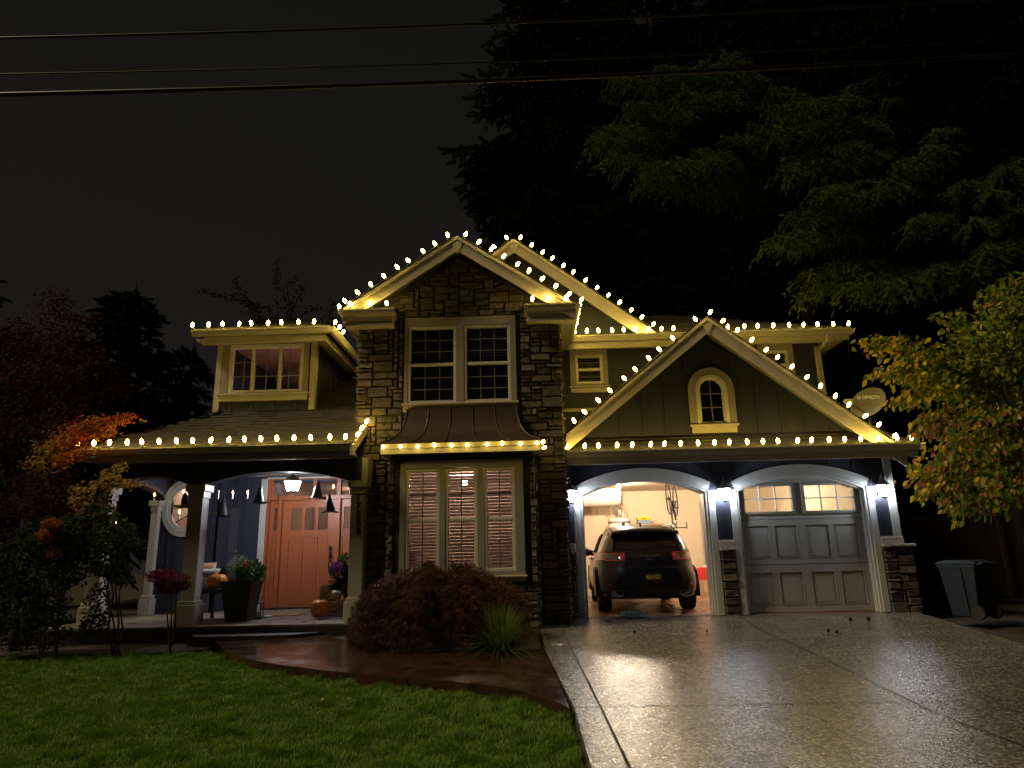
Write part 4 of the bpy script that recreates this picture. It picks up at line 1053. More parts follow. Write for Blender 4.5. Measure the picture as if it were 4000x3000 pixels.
t.links.new(sc.outputs[0], b.inputs['Base Color']); t.links.new(n3.outputs[0], m2.inputs[0]); t.links.new(m2.outputs[0], b.inputs['Roughness'])
ad_ = t.nodes.new('ShaderNodeMath'); ad_.operation = 'MULTIPLY_ADD'; ad_.inputs[1].default_value = -1.0
t.links.new(vo.outputs['Distance'], ad_.inputs[0]); t.links.new(n2.outputs[0], ad_.inputs[2])
bp = t.nodes.new('ShaderNodeBump'); bp.inputs['Strength'].default_value = .5; bp.inputs['Distance'].default_value = .004
t.links.new(ad_.outputs[0], bp.inputs['Height']); t.links.new(bp.outputs[0], b.inputs['Normal'])
dL = [atg(2108, 2452), atg(2133, 2545), dl[0], dl[1]]
drp = [(p.x, p.y) for p in dL] + [(lx_, 0), (lx_ + .3, -6), (9, -6), (8.4, 6.5)] + [(atg(x, y).x, atg(x, y).y) for x, y in ((4050, 2540), (4000, 2518), (3900, 2487), (3740, 2440), (3640, 2408), (3562, 2387))] + [(6.25, 12.08), (dL[0].x, 12.08)]
DRV = gsheet('driveway', drp, .0, dm, thick=.12)
jm = mat('joint', (.012, .011, .010), .9)
def joint(pts, w=.014, nm='joint'):
    mb = MB(); P = [atg(*p) for p in pts]
    rj = random.Random(len(pts) + int(pts[0][0]))
    for a, b_ in zip(P, P[1:]):
        d = (b_ - a).normalized(); s_ = Vector((-d.y, d.x, 0)) * w / 2; n = max(1, int((b_ - a).length / .25))
        for i in range(n):
            p, q = a.lerp(b_, i / n), a.lerp(b_, (i + 1) / n); k1, k2 = rj.uniform(.7, 1.3), rj.uniform(.7, 1.3)
            mb.quad(p - s_ * k1 + Vector((0, 0, .004)), q - s_ * k2 + Vector((0, 0, .004)), q + s_ * k2 + Vector((0, 0, .004)), p + s_ * k1 + Vector((0, 0, .004)))
    return mb.build(nm, jm, DRV)
joint([(2190, 2448), (2225, 2520), (2345, 2760), (2470, 3020)], .018); joint([(2136, 2528), (2440, 2519), (3000, 2497), (3600, 2482), (3900, 2484)], .014)
joint([(2240, 2763), (2800, 2754), (3300, 2744), (3800, 2742)], .014); joint([(2900, 2412), (2960, 2455), (3130, 2530), (3350, 2635), (3600, 2760), (3780, 2835), (4050, 2930)], .012)
MB().box(X1a, X1b, 12.08, 12.12, -.06, .006).build('sill_strip', jm, DRV)
# porch slab
slab = [(-7.6, 10.78), (-5.9, 10.80), (-4.9, 10.82), (-4.2, 10.95), (-3.6, 11.25), (-3.1, 11.6), (TX0, 11.7), (TX0, FY), (-7.6, FY)]
slab = [(-7.6, 10.72), (-2.42, 10.72), (-2.42, 11.29), (TX0 - .01, 11.29), (TX0 - .01, FY), (-7.6, FY)]
MB().prismz(slab, -.14, .10).build('porch_floor', M['porch_floor'], None, kind='structure')
stp = [(-4.9, 10.35), (-4.2, 10.30), (-3.5, 10.38), (-3.2, 10.55), (-3.1, 10.715), (-5.1, 10.715)]
MB().prismz(stp, -.14, -.01).build('porch_step', mat('dark_concrete', (.022, .018, .016), .5, noise=.3, bump=.4, bscale=20), None, kind='structure')
MB().box(-7.62, -2.40, 10.70, 10.719, -.14, .075).box(-7.62, -7.601, 10.719, FY, -.14, .075).build('riser', bpy.data.materials['dark_concrete'], bpy.data.objects['porch_floor'])
# ------------------------------------------------------------------ strings of lights
prof = [(r_ * .90, h * .90) for r_, h in [(.001, .100), (.010, .096), (.019, .086), (.027, .068), (.0305, .048), (.028, .028), (.020, .010), (.013, .0)]]
_b = MB().lathe(prof, (0, 0, 0), 10)
bulb_me = bpy.data.meshes.new('bulb'); bulb_me.from_pydata(_b.v, [], _b.f); bulb_me.materials.append(M['bulb']); bulb_me.polygons.foreach_set('use_smooth', [True] * len(bulb_me.polygons)); bulb_me.update()
bay_me = bulb_me.copy(); _mb = mat('bulb_soft', (.9, .85, .7), .3, emit=(1.0, .67, .12), es=17.0); bay_me.materials.clear(); bay_me.materials.append(_mb)
def string(label, runs, group='strings of warm bulbs along the eaves and gables', seed=0, me=None):
    """runs: list of (start, end, spacing or count, bulb direction, first offset)"""
    rg = random.Random(seed); a0 = Vector(runs[0][0]); S = thing('light_string', label, 'string lights', a0, group)
    for a, b, n, d in runs:
        wm = MB()
        a, b, d = Vector(a), Vector(b), Vector(d).normalized(); dr = (b - a).normalized()
        pts = []
        for i in range(n):
            t = 0 if n == 1 else i / (n - 1)
            p = a.lerp(b, t) + dr * rg.uniform(-.026, .026) * (0 < i < n - 1)
            dd = (d + Vector((rg.uniform(-.24, .24), rg.uniform(-.18, .18), rg.uniform(-.15, .15)))).normalized()
            bo_ = bpy.data.objects.new('bulb', me or bulb_me); C.objects.link(bo_); bo_.parent = S
            bo_.location = p + dd * .018 - a0; bo_.rotation_mode = 'QUATERNION'; bo_.rotation_quaternion = dd.to_track_quat('Z', 'Y')
            wm.tube([p - dd * .022, p + dd * .022], .0125, 7)
            if i:
                q = pts[-1]; m = (q + p) / 2 + Vector((0, 0, -rg.uniform(.004, .02)))
                wm.tube([q, q.lerp(m, .5) + Vector((0, 0, -.003)), m, m.lerp(p, .5), p], .0035, 4, cap=False)
            pts.append(p - dd * .01)
        wm.build('wire', M['wire'], S)
    return S
up = (0, -.12, 1)
def run(a, b, Y, n, d=up, Yb=None): return (at(*a, Y), at(*b, Yb or Y), n, d)
zb = .028
def rakerun(pk, sl, xa, xb, yf, n, side, dz=.035):
    f = lambda x: Vector((x, yf - .01, pk.z + dz - sl * abs(x - pk.x)))
    k = math.hypot(1, sl); return (f(xa), f(xb), n, Vector((side * sl / k, -.1, 1 / k)))
string('bulb string along the long porch eave at the lower left', [((pxl + .06, PE - .07, pz + zb), (pxr - .10, PE - .07, pz + zb), 17, up), ((pxr + .02, PE + .12, prf(PE + .12) + .04), (pxr + .02, PE + .68, prf(PE + .68) + .04), 3, (.4, -.1, 1))], seed=1)
string('bulb string on the eave above the wide upper left window', [((nex0 + .02, NE - .05, NZ + zb), (nex1 - .30, NE - .05, NZ + zb), 9, up), ((nex1 + .06, NE + .02, NZ + zb), (nex1 + .06, NE + .55, NZ + zb), 3, (.35, 0, 1))], seed=2)
string('bulb string climbing the left rake of the stone gable', [rakerun(PK, TS, LX + .06, PK.x - .14, 10.93, 9, -1)], seed=3)
string('short bulb string round the left eave return of the stone gable', [((rl - .10, 10.9, EZ + .005), (LX + .13, 10.9, EZ + .005), 3, up), ((LX - .07, 10.98, EZ + .005), (LX - .07, 12.5, EZ + .005), 6, (-.45, 0, .9))], seed=4)
string('bulb string down the right rake of the stone gable', [rakerun(PK, TS, PK.x + .12, RX - .14, 10.93, 9, 1)], seed=5)
string('bulb string round the right eave return, continuing along the upper eave behind the garage', [((rr + .14, 10.9, EZ + .005), (RX - .15, 10.9, EZ + .005), 3, up), ((RX + .07, 10.98, EZ + .005), (RX + .07, 12.45, EZ + .005), 7, (.55, 0, .85)),
       ((RX + .10, UE - .07, UZ + zb), (GPK.x - .35, UE - .07, UZ + zb), 9, up), ((GPK.x + .42, UE - .07, UZ + zb), (URX - .05, UE - .07, UZ + zb), 10, up)], seed=6)
string('bulb string on the rear upper gable beside the stone gable', [rakerun(PK2, S2, PK2.x - .34, PK2.x - .10, UE - .02, 2, -1), rakerun(PK2, S2, PK2.x + .12, e2.x - .05, UE - .02, 13, 1)], seed=7)
string('bulb string up the left rake of the garage gable', [rakerun(GPK, GS, gpl.x + .22, GPK.x - .60, 11.43, 9, -1), rakerun(GPK, GS, GPK.x - .19, GPK.x - .185, 11.43, 1, -1)], seed=8)
string('bulb string down the right rake of the garage gable', [rakerun(GPK, GS, GPK.x + .03, gpr.x - .18, 11.43, 14, 1)], seed=9)
string('longest bulb string, level along the gutter over both garage doors', [((gl + .03, GE - .07, gez + zb), (gr - .12, GE - .07, gez + zb), 22, up)], seed=10)
string('bulb string on the fascia under the copper bay roof', [((bx0 + .06, BE - .022, bz - .07), (bx1 - .05, BE - .022, bz - .07), 10, (0, -1, .25)), ((bx1 + .02, BE + .08, bz - .05), (bx1 + .02, BE + .3, bz - .09), 2, (.5, -.6, .3))], seed=11, me=bay_me)
# ------------------------------------------------------------------ porch decorations
def flame_mat(): return M.setdefault('flame', mat('flame', (1, .6, .2), .4, emit=(1, .42, .10), es=30))
wax = mat('wax', (.75, .72, .66), .4)
cl_ = ['floating candle lit beside the oval window, leftmost but one', 'floating candle in front of the top of the oval window', 'floating candle low in front of the oval window', 'unlit floating candle above the third hat', 'lit floating candle straight above the bench hat', 'lit floating candle just left of the entrance trim', 'unlit floating candle before the left sidelight', 'lit floating candle before the right transom pane', 'lit floating candle beside the number column', 'pair of candle flames seen behind the leftmost porch column']
cl_[0] = 'floating candle on the dark wall left of the oval window'; cl_[3] = 'unlit white floating candle nearest the middle porch column'; cl_[4] = 'lit floating candle between the unlit candle and the batten'
cands = [(602, 1926, 1958, 1, 12.8), (715, 1915, 1945, 1, 11.9), (699, 1992, 2030, 1, 11.6), (853, 1916, 1950, 0, 12.3), (909, 1918, 1950, 1, 12.3), (967, 1916, 1948, 1, 12.5), (1087, 1930, 1966, 0, 11.9), (1302, 1894, 1928, 1, 12.0), (1368, 1894, 1928, 1, 12.2), (452, 2040, 2062, 1, 12.4)]
cl_[9] = 'floating candle low behind the leftmost porch column'
for (x, y0, y1, lit, Y), lb in zip(cands, cl_):
    a, b = at(x, y0, Y), at(x - 1, y1, Y); h = a.z - b.z
    c = thing('candle', lb, 'candle', (b.x, Y, b.z), 'candles hung in the porch air')
    k = .62 if lit else 1.0
    MB().lathe([(.013, b.z), (.014, b.z + .01), (.014, b.z + h * k), (.011, b.z + h * k + .004)], (b.x, Y, 0), 10).build('wax', wax, c, smooth=True)
    if lit: MB().lathe([(.004, b.z + h * k), (.014, b.z + h * k + .018), (.011, b.z + h * .86), (.001, b.z + h * 1.05)], (b.x, Y, 0), 8).build('flame', flame_mat(), c, smooth=True)
    MB().tube([(b.x, Y, b.z + h * k + .004), (b.x, Y, 2.755)], .0008, 3).build('thread', M['cable'], c)
hatm = mat('hat_cloth', (.008, .008, .010), .42, bump=1, bscale=16, spec=.3, noise=.2)
hats = [((722, 1925), (733, 1977), 50, 11.8, 'black witch hat hanging in front of the oval window'), ((875, 1935), (869, 2014), 43, 12.6, 'black witch hat hanging against the dark wall right of the middle column'), ((1019, 1892), (1009, 1963), 38, 12.0, 'black witch hat hanging at the left edge of the entrance'),
        ((1245, 1874), (1237, 1944), 38, 12.2, 'black witch hat just right of the porch lantern'), ((1286, 1927), (1289, 1999), 36, 11.7, 'lowest black witch hat, before the right side of the front door')]
for k, (tip, br, hw_, Y, lb) in enumerate(hats):
    rg = random.Random(k + 3); a, b = at(*tip, Y), at(*br, Y); h = a.z - b.z; rr_ = abs(at(br[0] + hw_, br[1], Y).x - b.x)
    Hh = thing('witch_hat', lb, 'hat', (b.x, Y, b.z), 'witch hats hung in the porch')
    mb = MB(); rings = []; n = 22
    for t in np.linspace(0, 1, 9):
        r0 = rr_ * .52 * (1 - t) ** .85 + .004; cx = b.x + (a.x - b.x) * t + math.sin(t * 9) * .008 * (1 - t); rings.append([(cx + r0 * math.cos(2 * math.pi * i / n) * (1 + rg.uniform(-.08, .08)), Y + r0 * math.sin(2 * math.pi * i / n), b.z + .004 + h * t + rg.uniform(-.004, .004)) for i in range(n)])
    mb.loft(rings, capa=False).build('hat_cone', hatm, Hh, smooth=60)
    mb = MB(); rings = []
    for r0, dz in ((.5, .006), (.75, -.006), (1, .0), (1.0, -.004), (.75, -.011), (.5, -.0)):
        rings.append([(b.x + rr_ * r0 * math.cos(2 * math.pi * i / n), Y + rr_ * r0 * .9 * math.sin(2 * math.pi * i / n), b.z + dz + .012 * r0 * math.sin(2 * math.pi * i / n * 2 + k)) for i in range(n)])
    mb.loft(rings, capa=False, capb=False).build('hat_brim', hatm, Hh, smooth=60)
    MB().lathe([(rr_ * .515, .006), (rr_ * .49, .035)], (b.x, Y, b.z), n).build('hat_band', mat('hat_band', (.03, .03, .033), .3) if k == 0 else bpy.data.materials['hat_band'], Hh, smooth=True)
    MB().tube([(a.x, Y, a.z - .005), (a.x, Y, 2.755)], .0008, 3).build('thread', M['cable'], Hh)
def pumpkin(label, x, y, z, r, hs, col, group='pumpkins and gourds on the porch', ribs=11, seed=0, tilt=0.0, name='pumpkin'):
    P = thing(name, label, 'pumpkin', (x, y, z), group); rings = []; n = 66
    for j in range(13):
        ph = math.pi * j / 12; rr_, zz = math.sin(ph) ** .8, -math.cos(ph)
        rings.append([(x + r * rr_ * math.cos(a) * (1 - .07 * (1 - abs(math.sin(a * ribs / 2))) ** 2.0 * 1.3 * rr_), y + r * rr_ * math.sin(a) * (1 - .09 * (1 - abs(math.sin(a * ribs / 2))) ** 2 * rr_), z + hs * (1 + zz * (1 - .18 * (1 - rr_) ** 2)) ) for a in [2 * math.pi * i / n for i in range(n)]])
    m = mat('rind', col, .38, noise=.22, nscale=14, bump=.25, bscale=30, coat=.15)
    MB().loft(rings).build('rind', m, P, smooth=70)
    MB().tube([(x, y, z + hs * 1.86), (x + r * .05, y, z + hs * 2.02), (x + r * .16, y - r * .05, z + hs * 2.22)], [r * .11, r * .07, r * .08], 7).build('stem', mat('stem', (.22, .19, .09), .7), P)
    return P
OR, ORD = (.80, .24, .022), (.55, .13, .02)
p = atz(1299, 2401, .1); pumpkin('large orange pumpkin on the porch floor beside the wooden crates', p.x, 11.7, .10, .155, .155, OR)
bq = at(838, 2297, 11.75); 
pumpkin('orange pumpkin sitting on the end of the dark bench', bq.x, 11.85, .60, .165, .125, (.75, .22, .02), seed=2)
# crates stacked behind the number column
wood = mat('crate_wood', (.42, .30, .18), .7, noise=.2, nscale=20, stretch=(4, 1, 1), bump=.2)
def crate(label, x0, x1, y0, y1, z0, z1, ns=3):
    K = thing('wooden_crate', label, 'crate', ((x0 + x1) / 2, (y0 + y1) / 2, z0), 'pale wooden crates beside the front door')
    sl_ = MB(); hh = (z1 - z0) / ns
    for i in range(ns):
        a, b = z0 + i * hh + .006, z0 + (i + 1) * hh - .006
        sl_.cbox(x0, x1, y0, y0 + .012, a, b, .002); sl_.cbox(x0, x1, y1 - .012, y1, a, b, .002); sl_.cbox(x0, x0 + .012, y0 + .013, y1 - .013, a, b, .002); sl_.cbox(x1 - .012, x1, y0 + .013, y1 - .013, a, b, .002)
    sl_.build('slat', wood, K)
    po = MB()
    for x in (x0 + .013, x1 - .033):
        for y in (y0 + .013, y1 - .033): po.box(x, x + .02, y, y + .02, z0, z1 - .004)
    po.build('corner_post', wood, K); MB().box(x0 + .013, x1 - .013, y0 + .034, y1 - .034, z0, z0 + .01).build('bottom', wood, K)
    return K
c0 = at(1290, 2325, 12.1)
crate('lower pale crate, open side to the front, behind the large pumpkin', c0.x, c0.x + .52, 12.0, 12.45, .10, .36)
crate('upright pale crate at the left of the stack beside the door', c0.x - .17, c0.x - .01, 12.05, 12.4, .10, .62, 5)
g1_ = at(1308, 2318, 12.15); pumpkin('cream white gourd lying on the lower crate', g1_.x, 12.15, .362, .115, .085, (.78, .68, .42), ribs=9)
g2 = at(1300, 2275, 12.2); pumpkin('small orange pumpkin on the top of the upright crate', g2.x - .02, 12.22, .622, .07, .052, (.60, .18, .05))
# bench with cushions
bn = thing('bench', 'dark porch bench carrying pillows and a pumpkin', 'bench', (-5.1, 12.0, .1))
dk = mat('dark_wood', (.02, .018, .018), .5)
b0, b1 = -5.55, -4.72
MB().cbox(b0, b1, 11.68, 12.25, .53, .595).build('seat', dk, bn); MB().cbox(b0, b1, 12.25, 12.31, .62, .95).build('backrest', dk, bn)
for x in (b0 + .03, b1 - .08):
    for y in (11.70, 12.20): MB().cbox(x, x + .05, y, y + .05, .10, .53).build('leg', dk, bn)
def pillow(label, c, w_, h_, th, rz, tilt, m, name='pillow', sub=None):
    P = thing(name, label, 'pillow', c, 'pillows on the porch bench'); n = 14; top = []
    Mx = Matrix.Translation(c) @ Matrix.Rotation(rz, 4, 'Z') @ Matrix.Rotation(tilt, 4, 'X')
    for s_ in (-1, 1):
        g_ = MB(); vs = []
        for j in range(n + 1):
            for i in range(n + 1):
                u, v = i / n * 2 - 1, j / n * 2 - 1
                e = max(0, (1 - u ** 4) * (1 - v ** 4)) ** .5; pin = 1 - .06 * (1 - abs(u * v))
                vs.append((u * w_ / 2 * (1 - .05 * (1 - v * v)), s_ * th / 2 * e, h_ / 2 + v * h_ / 2 * (1 - .05 * (1 - u * u))))
        top.append((vs, s_))
    g_ = MB()
    for vs, s_ in top: g_._add(vs, [(j * (n + 1) + i, j * (n + 1) + i + 1, (j + 1) * (n + 1) + i + 1, (j + 1) * (n + 1) + i) for j in range(n) for i in range(n)])
    g_.xform(Mx); g_.build('cover', m, P, smooth='all'); return P, Mx
chk = mat('check_cloth', (.6, .6, .6), .8); t = chk.node_tree; ck = t.nodes.new('ShaderNodeTexChecker'); ck.inputs['Scale'].default_value = 11; ck.inputs['Color1'].default_value = (.03, .03, .035, 1); ck.inputs['Color2'].default_value = (.6, .6, .62, 1)
tcn = t.nodes.new('ShaderNodeTexCoord'); t.links.new(tcn.outputs['Object'], ck.inputs['Vector']); t.links.new(ck.outputs[0], t.nodes['Principled BSDF'].inputs['Base Color'])
pillow('black and white checked pillow at the back of the bench', Vector((-4.93, 12.10, .60)), .42, .32, .12, 0, R(-12), chk)
P_, Mx = pillow('off-white pillow with dark lettering leaning behind the pumpkin', Vector((-5.43, 11.80, .60)), .36, .34, .11, R(8), R(-10), mat('linen', (.72, .68, .62), .8))
lt = text_mesh('PATCH', .085, mat('ink', (.02, .02, .02), .8), P_, Mx @ Matrix.Translation((.055, -.055, .20)) @ Matrix.Rotation(R(8), 4, 'Y') @ FACE, name='lettering', ext=.004, bold=.001)
pillow('peach coloured pillow at the left end of the bench, half behind the column', Vector((-5.60, 12.02, .60)), .36, .44, .12, R(14), R(-8), mat('peach', (.72, .42, .28), .8))
# tall dark planter
pc = at(1040, 2390, 11.75); px_, py_ = at(945, 2300, 11.6).x, 11.6
PT = thing('planter', 'tall square charcoal planter filled with leafy plants left of the front door', 'planter', (px_, py_, .1))
MB().lathe([(.24, .10), (.35, .68), (.365, .68), (.365, .73), (.32, .73), (.31, .66)], (px_, py_, 0), 4, rot=math.pi / 4).build('pot', mat('charcoal', (.028, .030, .034), .55), PT)
# small lantern on the porch floor
q_ = at(1009, 2396, 11.9); LN = thing('floor_lantern', 'small dark metal lantern with a candle on the porch floor by the planter', 'lantern', (q_.x, 11.9, .1)); fx, fy = q_.x + .0, 11.9
f = MB()
for sx_ in (-1, 1):
    for sy_ in (-1, 1): f.box(fx + sx_ * .06 - .006, fx + sx_ * .06 + .006, fy + sy_ * .06 - .006, fy + sy_ * .06 + .006, .115, .345)
f.cbox(fx - .072, fx + .072, fy - .072, fy + .072, .10, .116, .003); f.cbox(fx - .07, fx + .07, fy - .07, fy + .07, .345, .357, .003); f.build('frame', M['black_metal'], LN)
MB().lathe([(.10, .358), (.055, .40), (.03, .43), (.03, .445), (.012, .45), (.001, .465)], (fx, fy, 0), 4, rot=math.pi / 4).build('roof', M['iron'], LN)
MB().lathe([(.032, .117), (.032, .21), (.03, .212)], (fx, fy, 0), 12).build('candle', wax, LN, smooth=30)
# doormat, slippers
a, b = atz(1035, 2404, .1), atz(1268, 2382, .1)
dmz = MB().cbox(a.x + .05, b.x - .12, 12.35, 13.2, .101, .115, .003); tag(dmz.build('doormat', mat('coir', (.34, .22, .11), .95, bump=1, bscale=120, noise=.2), None, origin=((a.x + b.x) / 2, 12.7, .1)), 'tan coir doormat on the porch in front of the entrance', 'doormat')
for k, (x, y) in enumerate(((-4.52, 12.22), (-3.55, 12.15))):
    mb = MB(); mb.lathe([(.02, 0), (.05, .004), (.055, .016), (.035, .028), (.001, .03)], (0, 0, 0), 10); mb.xform(Matrix.Translation((x, y, .116 if k else .101)) @ Matrix.Diagonal((1.5, .8, 1, 1)))
    tag(mb.build('pebble', wax, None, smooth=True, origin=(x, y, .1)), ['white pebble at the left corner of the doormat', 'white pebble beside the large pumpkin'][k], 'stone', 'pale pebbles beside the mat')
# ------------------------------------------------------------------ the car in the garage
CX, CY = at(2512, 2200, 13.1).x, 12.38
CARM = Matrix.Translation((CX, CY, .004)) @ Matrix.Rotation(R(-2.6), 4, 'Z') @ Matrix.Diagonal((.955, 1, 1, 1))
CAR = thing('parked_car', 'dark SUV with glossy black paint parked nose-in inside the open garage', 'car', (CX, CY + 2.3, .004))
paint = mat('car_paint', (.012, .010, .011), .26, coat=.06, metal=.0, spec=.22)
glass = mat('car_glass', (.008, .008, .009), .05, spec=.4)
tyre = mat('tyre', (.012, .012, .012), .75, bump=.5, bscale=60)
rimm = mat('rim', (.35, .33, .31), .25, metal=.9)
chrome = mat('chrome', (.6, .6, .6), .12, metal=1.0)
def cslice(z, w_, yr, yf, e=4.0, n=72, bulge=0.0):
    pts = []
    ym, L = (yr + yf) / 2, (yf - yr) / 2
    for i in range(n):
        a = 2 * math.pi * i / n - math.pi / 2; c_, s_ = math.cos(a), math.sin(a)
        x = math.copysign(abs(c_) ** (2 / e), c_) * w_; y = math.copysign(abs(s_) ** (2 / e), s_)
        if y < 0 and e > 3: y = y + .0
        pts.append((x, ym + y * L, z))
    return pts
SL = [(.24, .84, .22, 4.35, 6), (.30, .92, .10, 4.52, 6), (.40, .955, .03, 4.60, 5.6), (.52, .975, .0, 4.64, 5.2), (.64, .98, .01, 4.64, 4.8), (.74, .975, .04, 4.62, 4.4), (.84, .962, .07, 4.56, 4.0), (.93, .945, .10, 4.40, 4.4), (1.00, .925, .14, 4.1, 4.6), (1.05, .895, .20, 3.62, 5.0), (1.10, .865, .27, 3.45, 5.2),
      (1.18, .835, .34, 3.28, 5.2), (1.27, .795, .42, 3.10, 5.0), (1.36, .755, .50, 2.92, 4.6), (1.43, .715, .60, 2.75, 3.4), (1.49, .66, .78, 2.55, 3.0), (1.53, .56, 1.05, 2.3, 2.8), (1.555, .30, 1.5, 1.95, 2.4)]
n = 72; body = MB(); rings = [cslice(*s_[:4], e=s_[4], n=n) for s_ in SL]
body.loft(rings)
body.mi = 0
for k_, f_ in enumerate(body.f):
    if len(f_) != 4: continue
    r_ = f_[0] // n; i = f_[0] % n; z = SL[r_][0]; a = 360 * i / n
    # angle 0 = rear centre, 90 = right side, 180 = front
    if 1.10 <= z < 1.36 and (a < 32 or a > 322): body.m[k_] = 1
    if 1.05 <= z < 1.43 and (60 < a < 120 or 240 < a < 300): body.m[k_] = 1
    if 1.10 <= z < 1.43 and 150 < a < 210: body.m[k_] = 1
body.xform(CARM); body.build('body', [paint, glass], CAR, smooth=50)
def cm(mb, name, m, **k): mb.xform(CARM); return mb.build(name, m, CAR, **k)
def ybody(x, z, rear=True):
    """y of the rear surface at x,z"""
    for s0, s1 in zip(SL, SL[1:]):
        if s0[0] <= z <= s1[0]:
            t = (z - s0[0]) / (s1[0] - s0[0]); w_, yr, yf, e = [s0[j] + (s1[j] - s0[j]) * t for j in (1, 2, 3, 4)]
            break
    q = max(0, 1 - min(1, abs(x) / w_) ** e) ** (1 / e); L = (yf - yr) / 2
    return (yr + yf) / 2 - L * q
def xbody(y, z):
    for s0, s1 in zip(SL, SL[1:]):
        if s0[0] <= z <= s1[0]:
            t = (z - s0[0]) / (s1[0] - s0[0]); w_, yr, yf, e = [s0[j] + (s1[j] - s0[j]) * t for j in (1, 2, 3, 4)]
            break
    q = max(0, 1 - min(1, abs(y - (yr + yf) / 2) / ((yf - yr) / 2)) ** e) ** (1 / e); return w_ * q
# roof spoiler
sp_ = MB(); xs = np.linspace(-.64, .64, 15); r1 = [];
for x in xs:
    z0 = 1.425 - .05 * (abs(x) / .7) ** 3; y0 = .36 + .10 * (abs(x) / .7) ** 2
    r1.append([(x, y0, z0 - .035), (x, y0 - .01, z0 - .01), (x, y0 + .05, z0 + .028), (x, y0 + .42, z0 + .075 - .05 * (abs(x) / .7) ** 2), (x, y0 + .40, z0 - .02), (x, y0 + .12, z0 - .05)])
cm(sp_.loft(r1), 'spoiler', paint, smooth=50)
# surface-following strips on the tail
def strip(mb, x0, x1, z0, z1, off, nx=14, nz=4, zf=None):
    vs = []
    for j in range(nz + 1):
        for i in range(nx + 1):
            x = x0 + (x1 - x0) * i / nx; z = z0 + (z1 - z0) * j / nz
            if zf: z = zf(x, j / nz)
            vs.append((x, ybody(x, z) - off, z))
    for j in range(nz): pass
    mb._add(vs, [(j * (nx + 1) + i, j * (nx + 1) + i + 1, (j + 1) * (nx + 1) + i + 1, (j + 1) * (nx + 1) + i) for j in range(nz) for i in range(nx)]); return mb
lens = mat('tail_lens', (.035, .006, .006), .1, coat=1, emit=(1, .04, .03), es=.004); lit = mat('tail_glow', (.22, .008, .01), .2, coat=1, emit=(1, .03, .05), es=.06)
for s_ in (-1, 1):
    mb = MB()
    zf = lambda x, v: .905 + (.02 if abs(x) > .75 else 0) + v * (.125 - .05 * max(0, (abs(x) - .6) / .35) ** 1.5) 
    TL = cm(strip(mb, s_ * .43, s_ * .945, 0, 1, .008, 16, 4, zf), 'taillight', lens, smooth=True)
    rm_ = MB(); path = []
    for x in np.linspace(.45, .935, 14): path.append((x, zf(x, 0)))
    for x in np.linspace(.935, .45, 14): path.append((x, zf(x, 1)))
    path.append(path[0])
    rm_.tube([(s_ * x, ybody(s_ * x, z) - .014, z) for x, z in path], .008, 6); rm_.xform(CARM)
    o = rm_.build('light_ring', lit, TL, smooth=True)
    bl = MB(); bl.tube([(s_ * x, ybody(s_ * x, .975) - .012, .975 - .02 * (x - .6)) for x in np.linspace(.6, .9, 8)], .006, 6); bl.xform(CARM); bl.build('light_bar', bpy.data.materials['tail_lens'], TL)
    bl = MB(); strip(bl, s_ * .44, s_ * .52, .92, 1.02, .015, 3, 3); bl.xform(CARM); bl.build('light_bar', lit, TL)
    ex = MB(); xs_ = s_ * .62
    for (w_, h_, y) in (): pass
    el = lambda rw, rh, y: [(xs_ + rw * math.copysign(abs(math.cos(a)) ** .6, math.cos(a)), y, .345 + rh * math.copysign(abs(math.sin(a)) ** .6, math.sin(a))) for a in [2 * math.pi * i / 20 for i in range(20)]]
    ex.loft([el(.105, .055, .03), el(.11, .058, -.012), el(.095, .045, -.014), el(.09, .042, .10)], capa=False); E_ = cm(ex, 'exhaust', chrome, smooth=40)
    cm(MB().tube([(s_ * .72, ybody(s_ * .72, .50) - .004, .47), (s_ * .72, ybody(s_ * .72, .50) - .008, .49), (s_ * .88, ybody(s_ * .88, .50) - .004, .50)], .010, 6), 'reflector', lens)
cm(strip(MB(), -.70, .70, .26, .44, .006, 20, 4, lambda x, v: .26 + v * (.17 - .03 * (x / .7) ** 2)), 'diffuser', mat('black_plastic', (.02, .02, .021), .6), smooth=True)
jn = MB()
for z, w_ in ((.80, .62), (.455, .70)): jn.tube([(x, ybody(x, z) - .004, z + .0) for x in np.linspace(-w_, w_, 24)], .004, 4)
jn.tube([(x, ybody(x, 1.045) - .004, 1.045 + .0) for x in np.linspace(-.60, .60, 24)], .004, 4)
for s_ in (-1, 1): jn.tube([(s_ * (.60 + .04 * (z - .46)), ybody(s_ * .62, z) - .003, z) for z in np.linspace(.46, .9, 8)], .003, 4)
cm(jn, 'panel_gap', M['black_metal'])
cm(MB().tube([(x, ybody(x, .775) - .012, .775) for x in np.linspace(-.5, .5, 16)], .010, 6), 'tailgate_trim', mat('dark_chrome', (.12, .12, .12), .2, metal=.9), smooth=True)
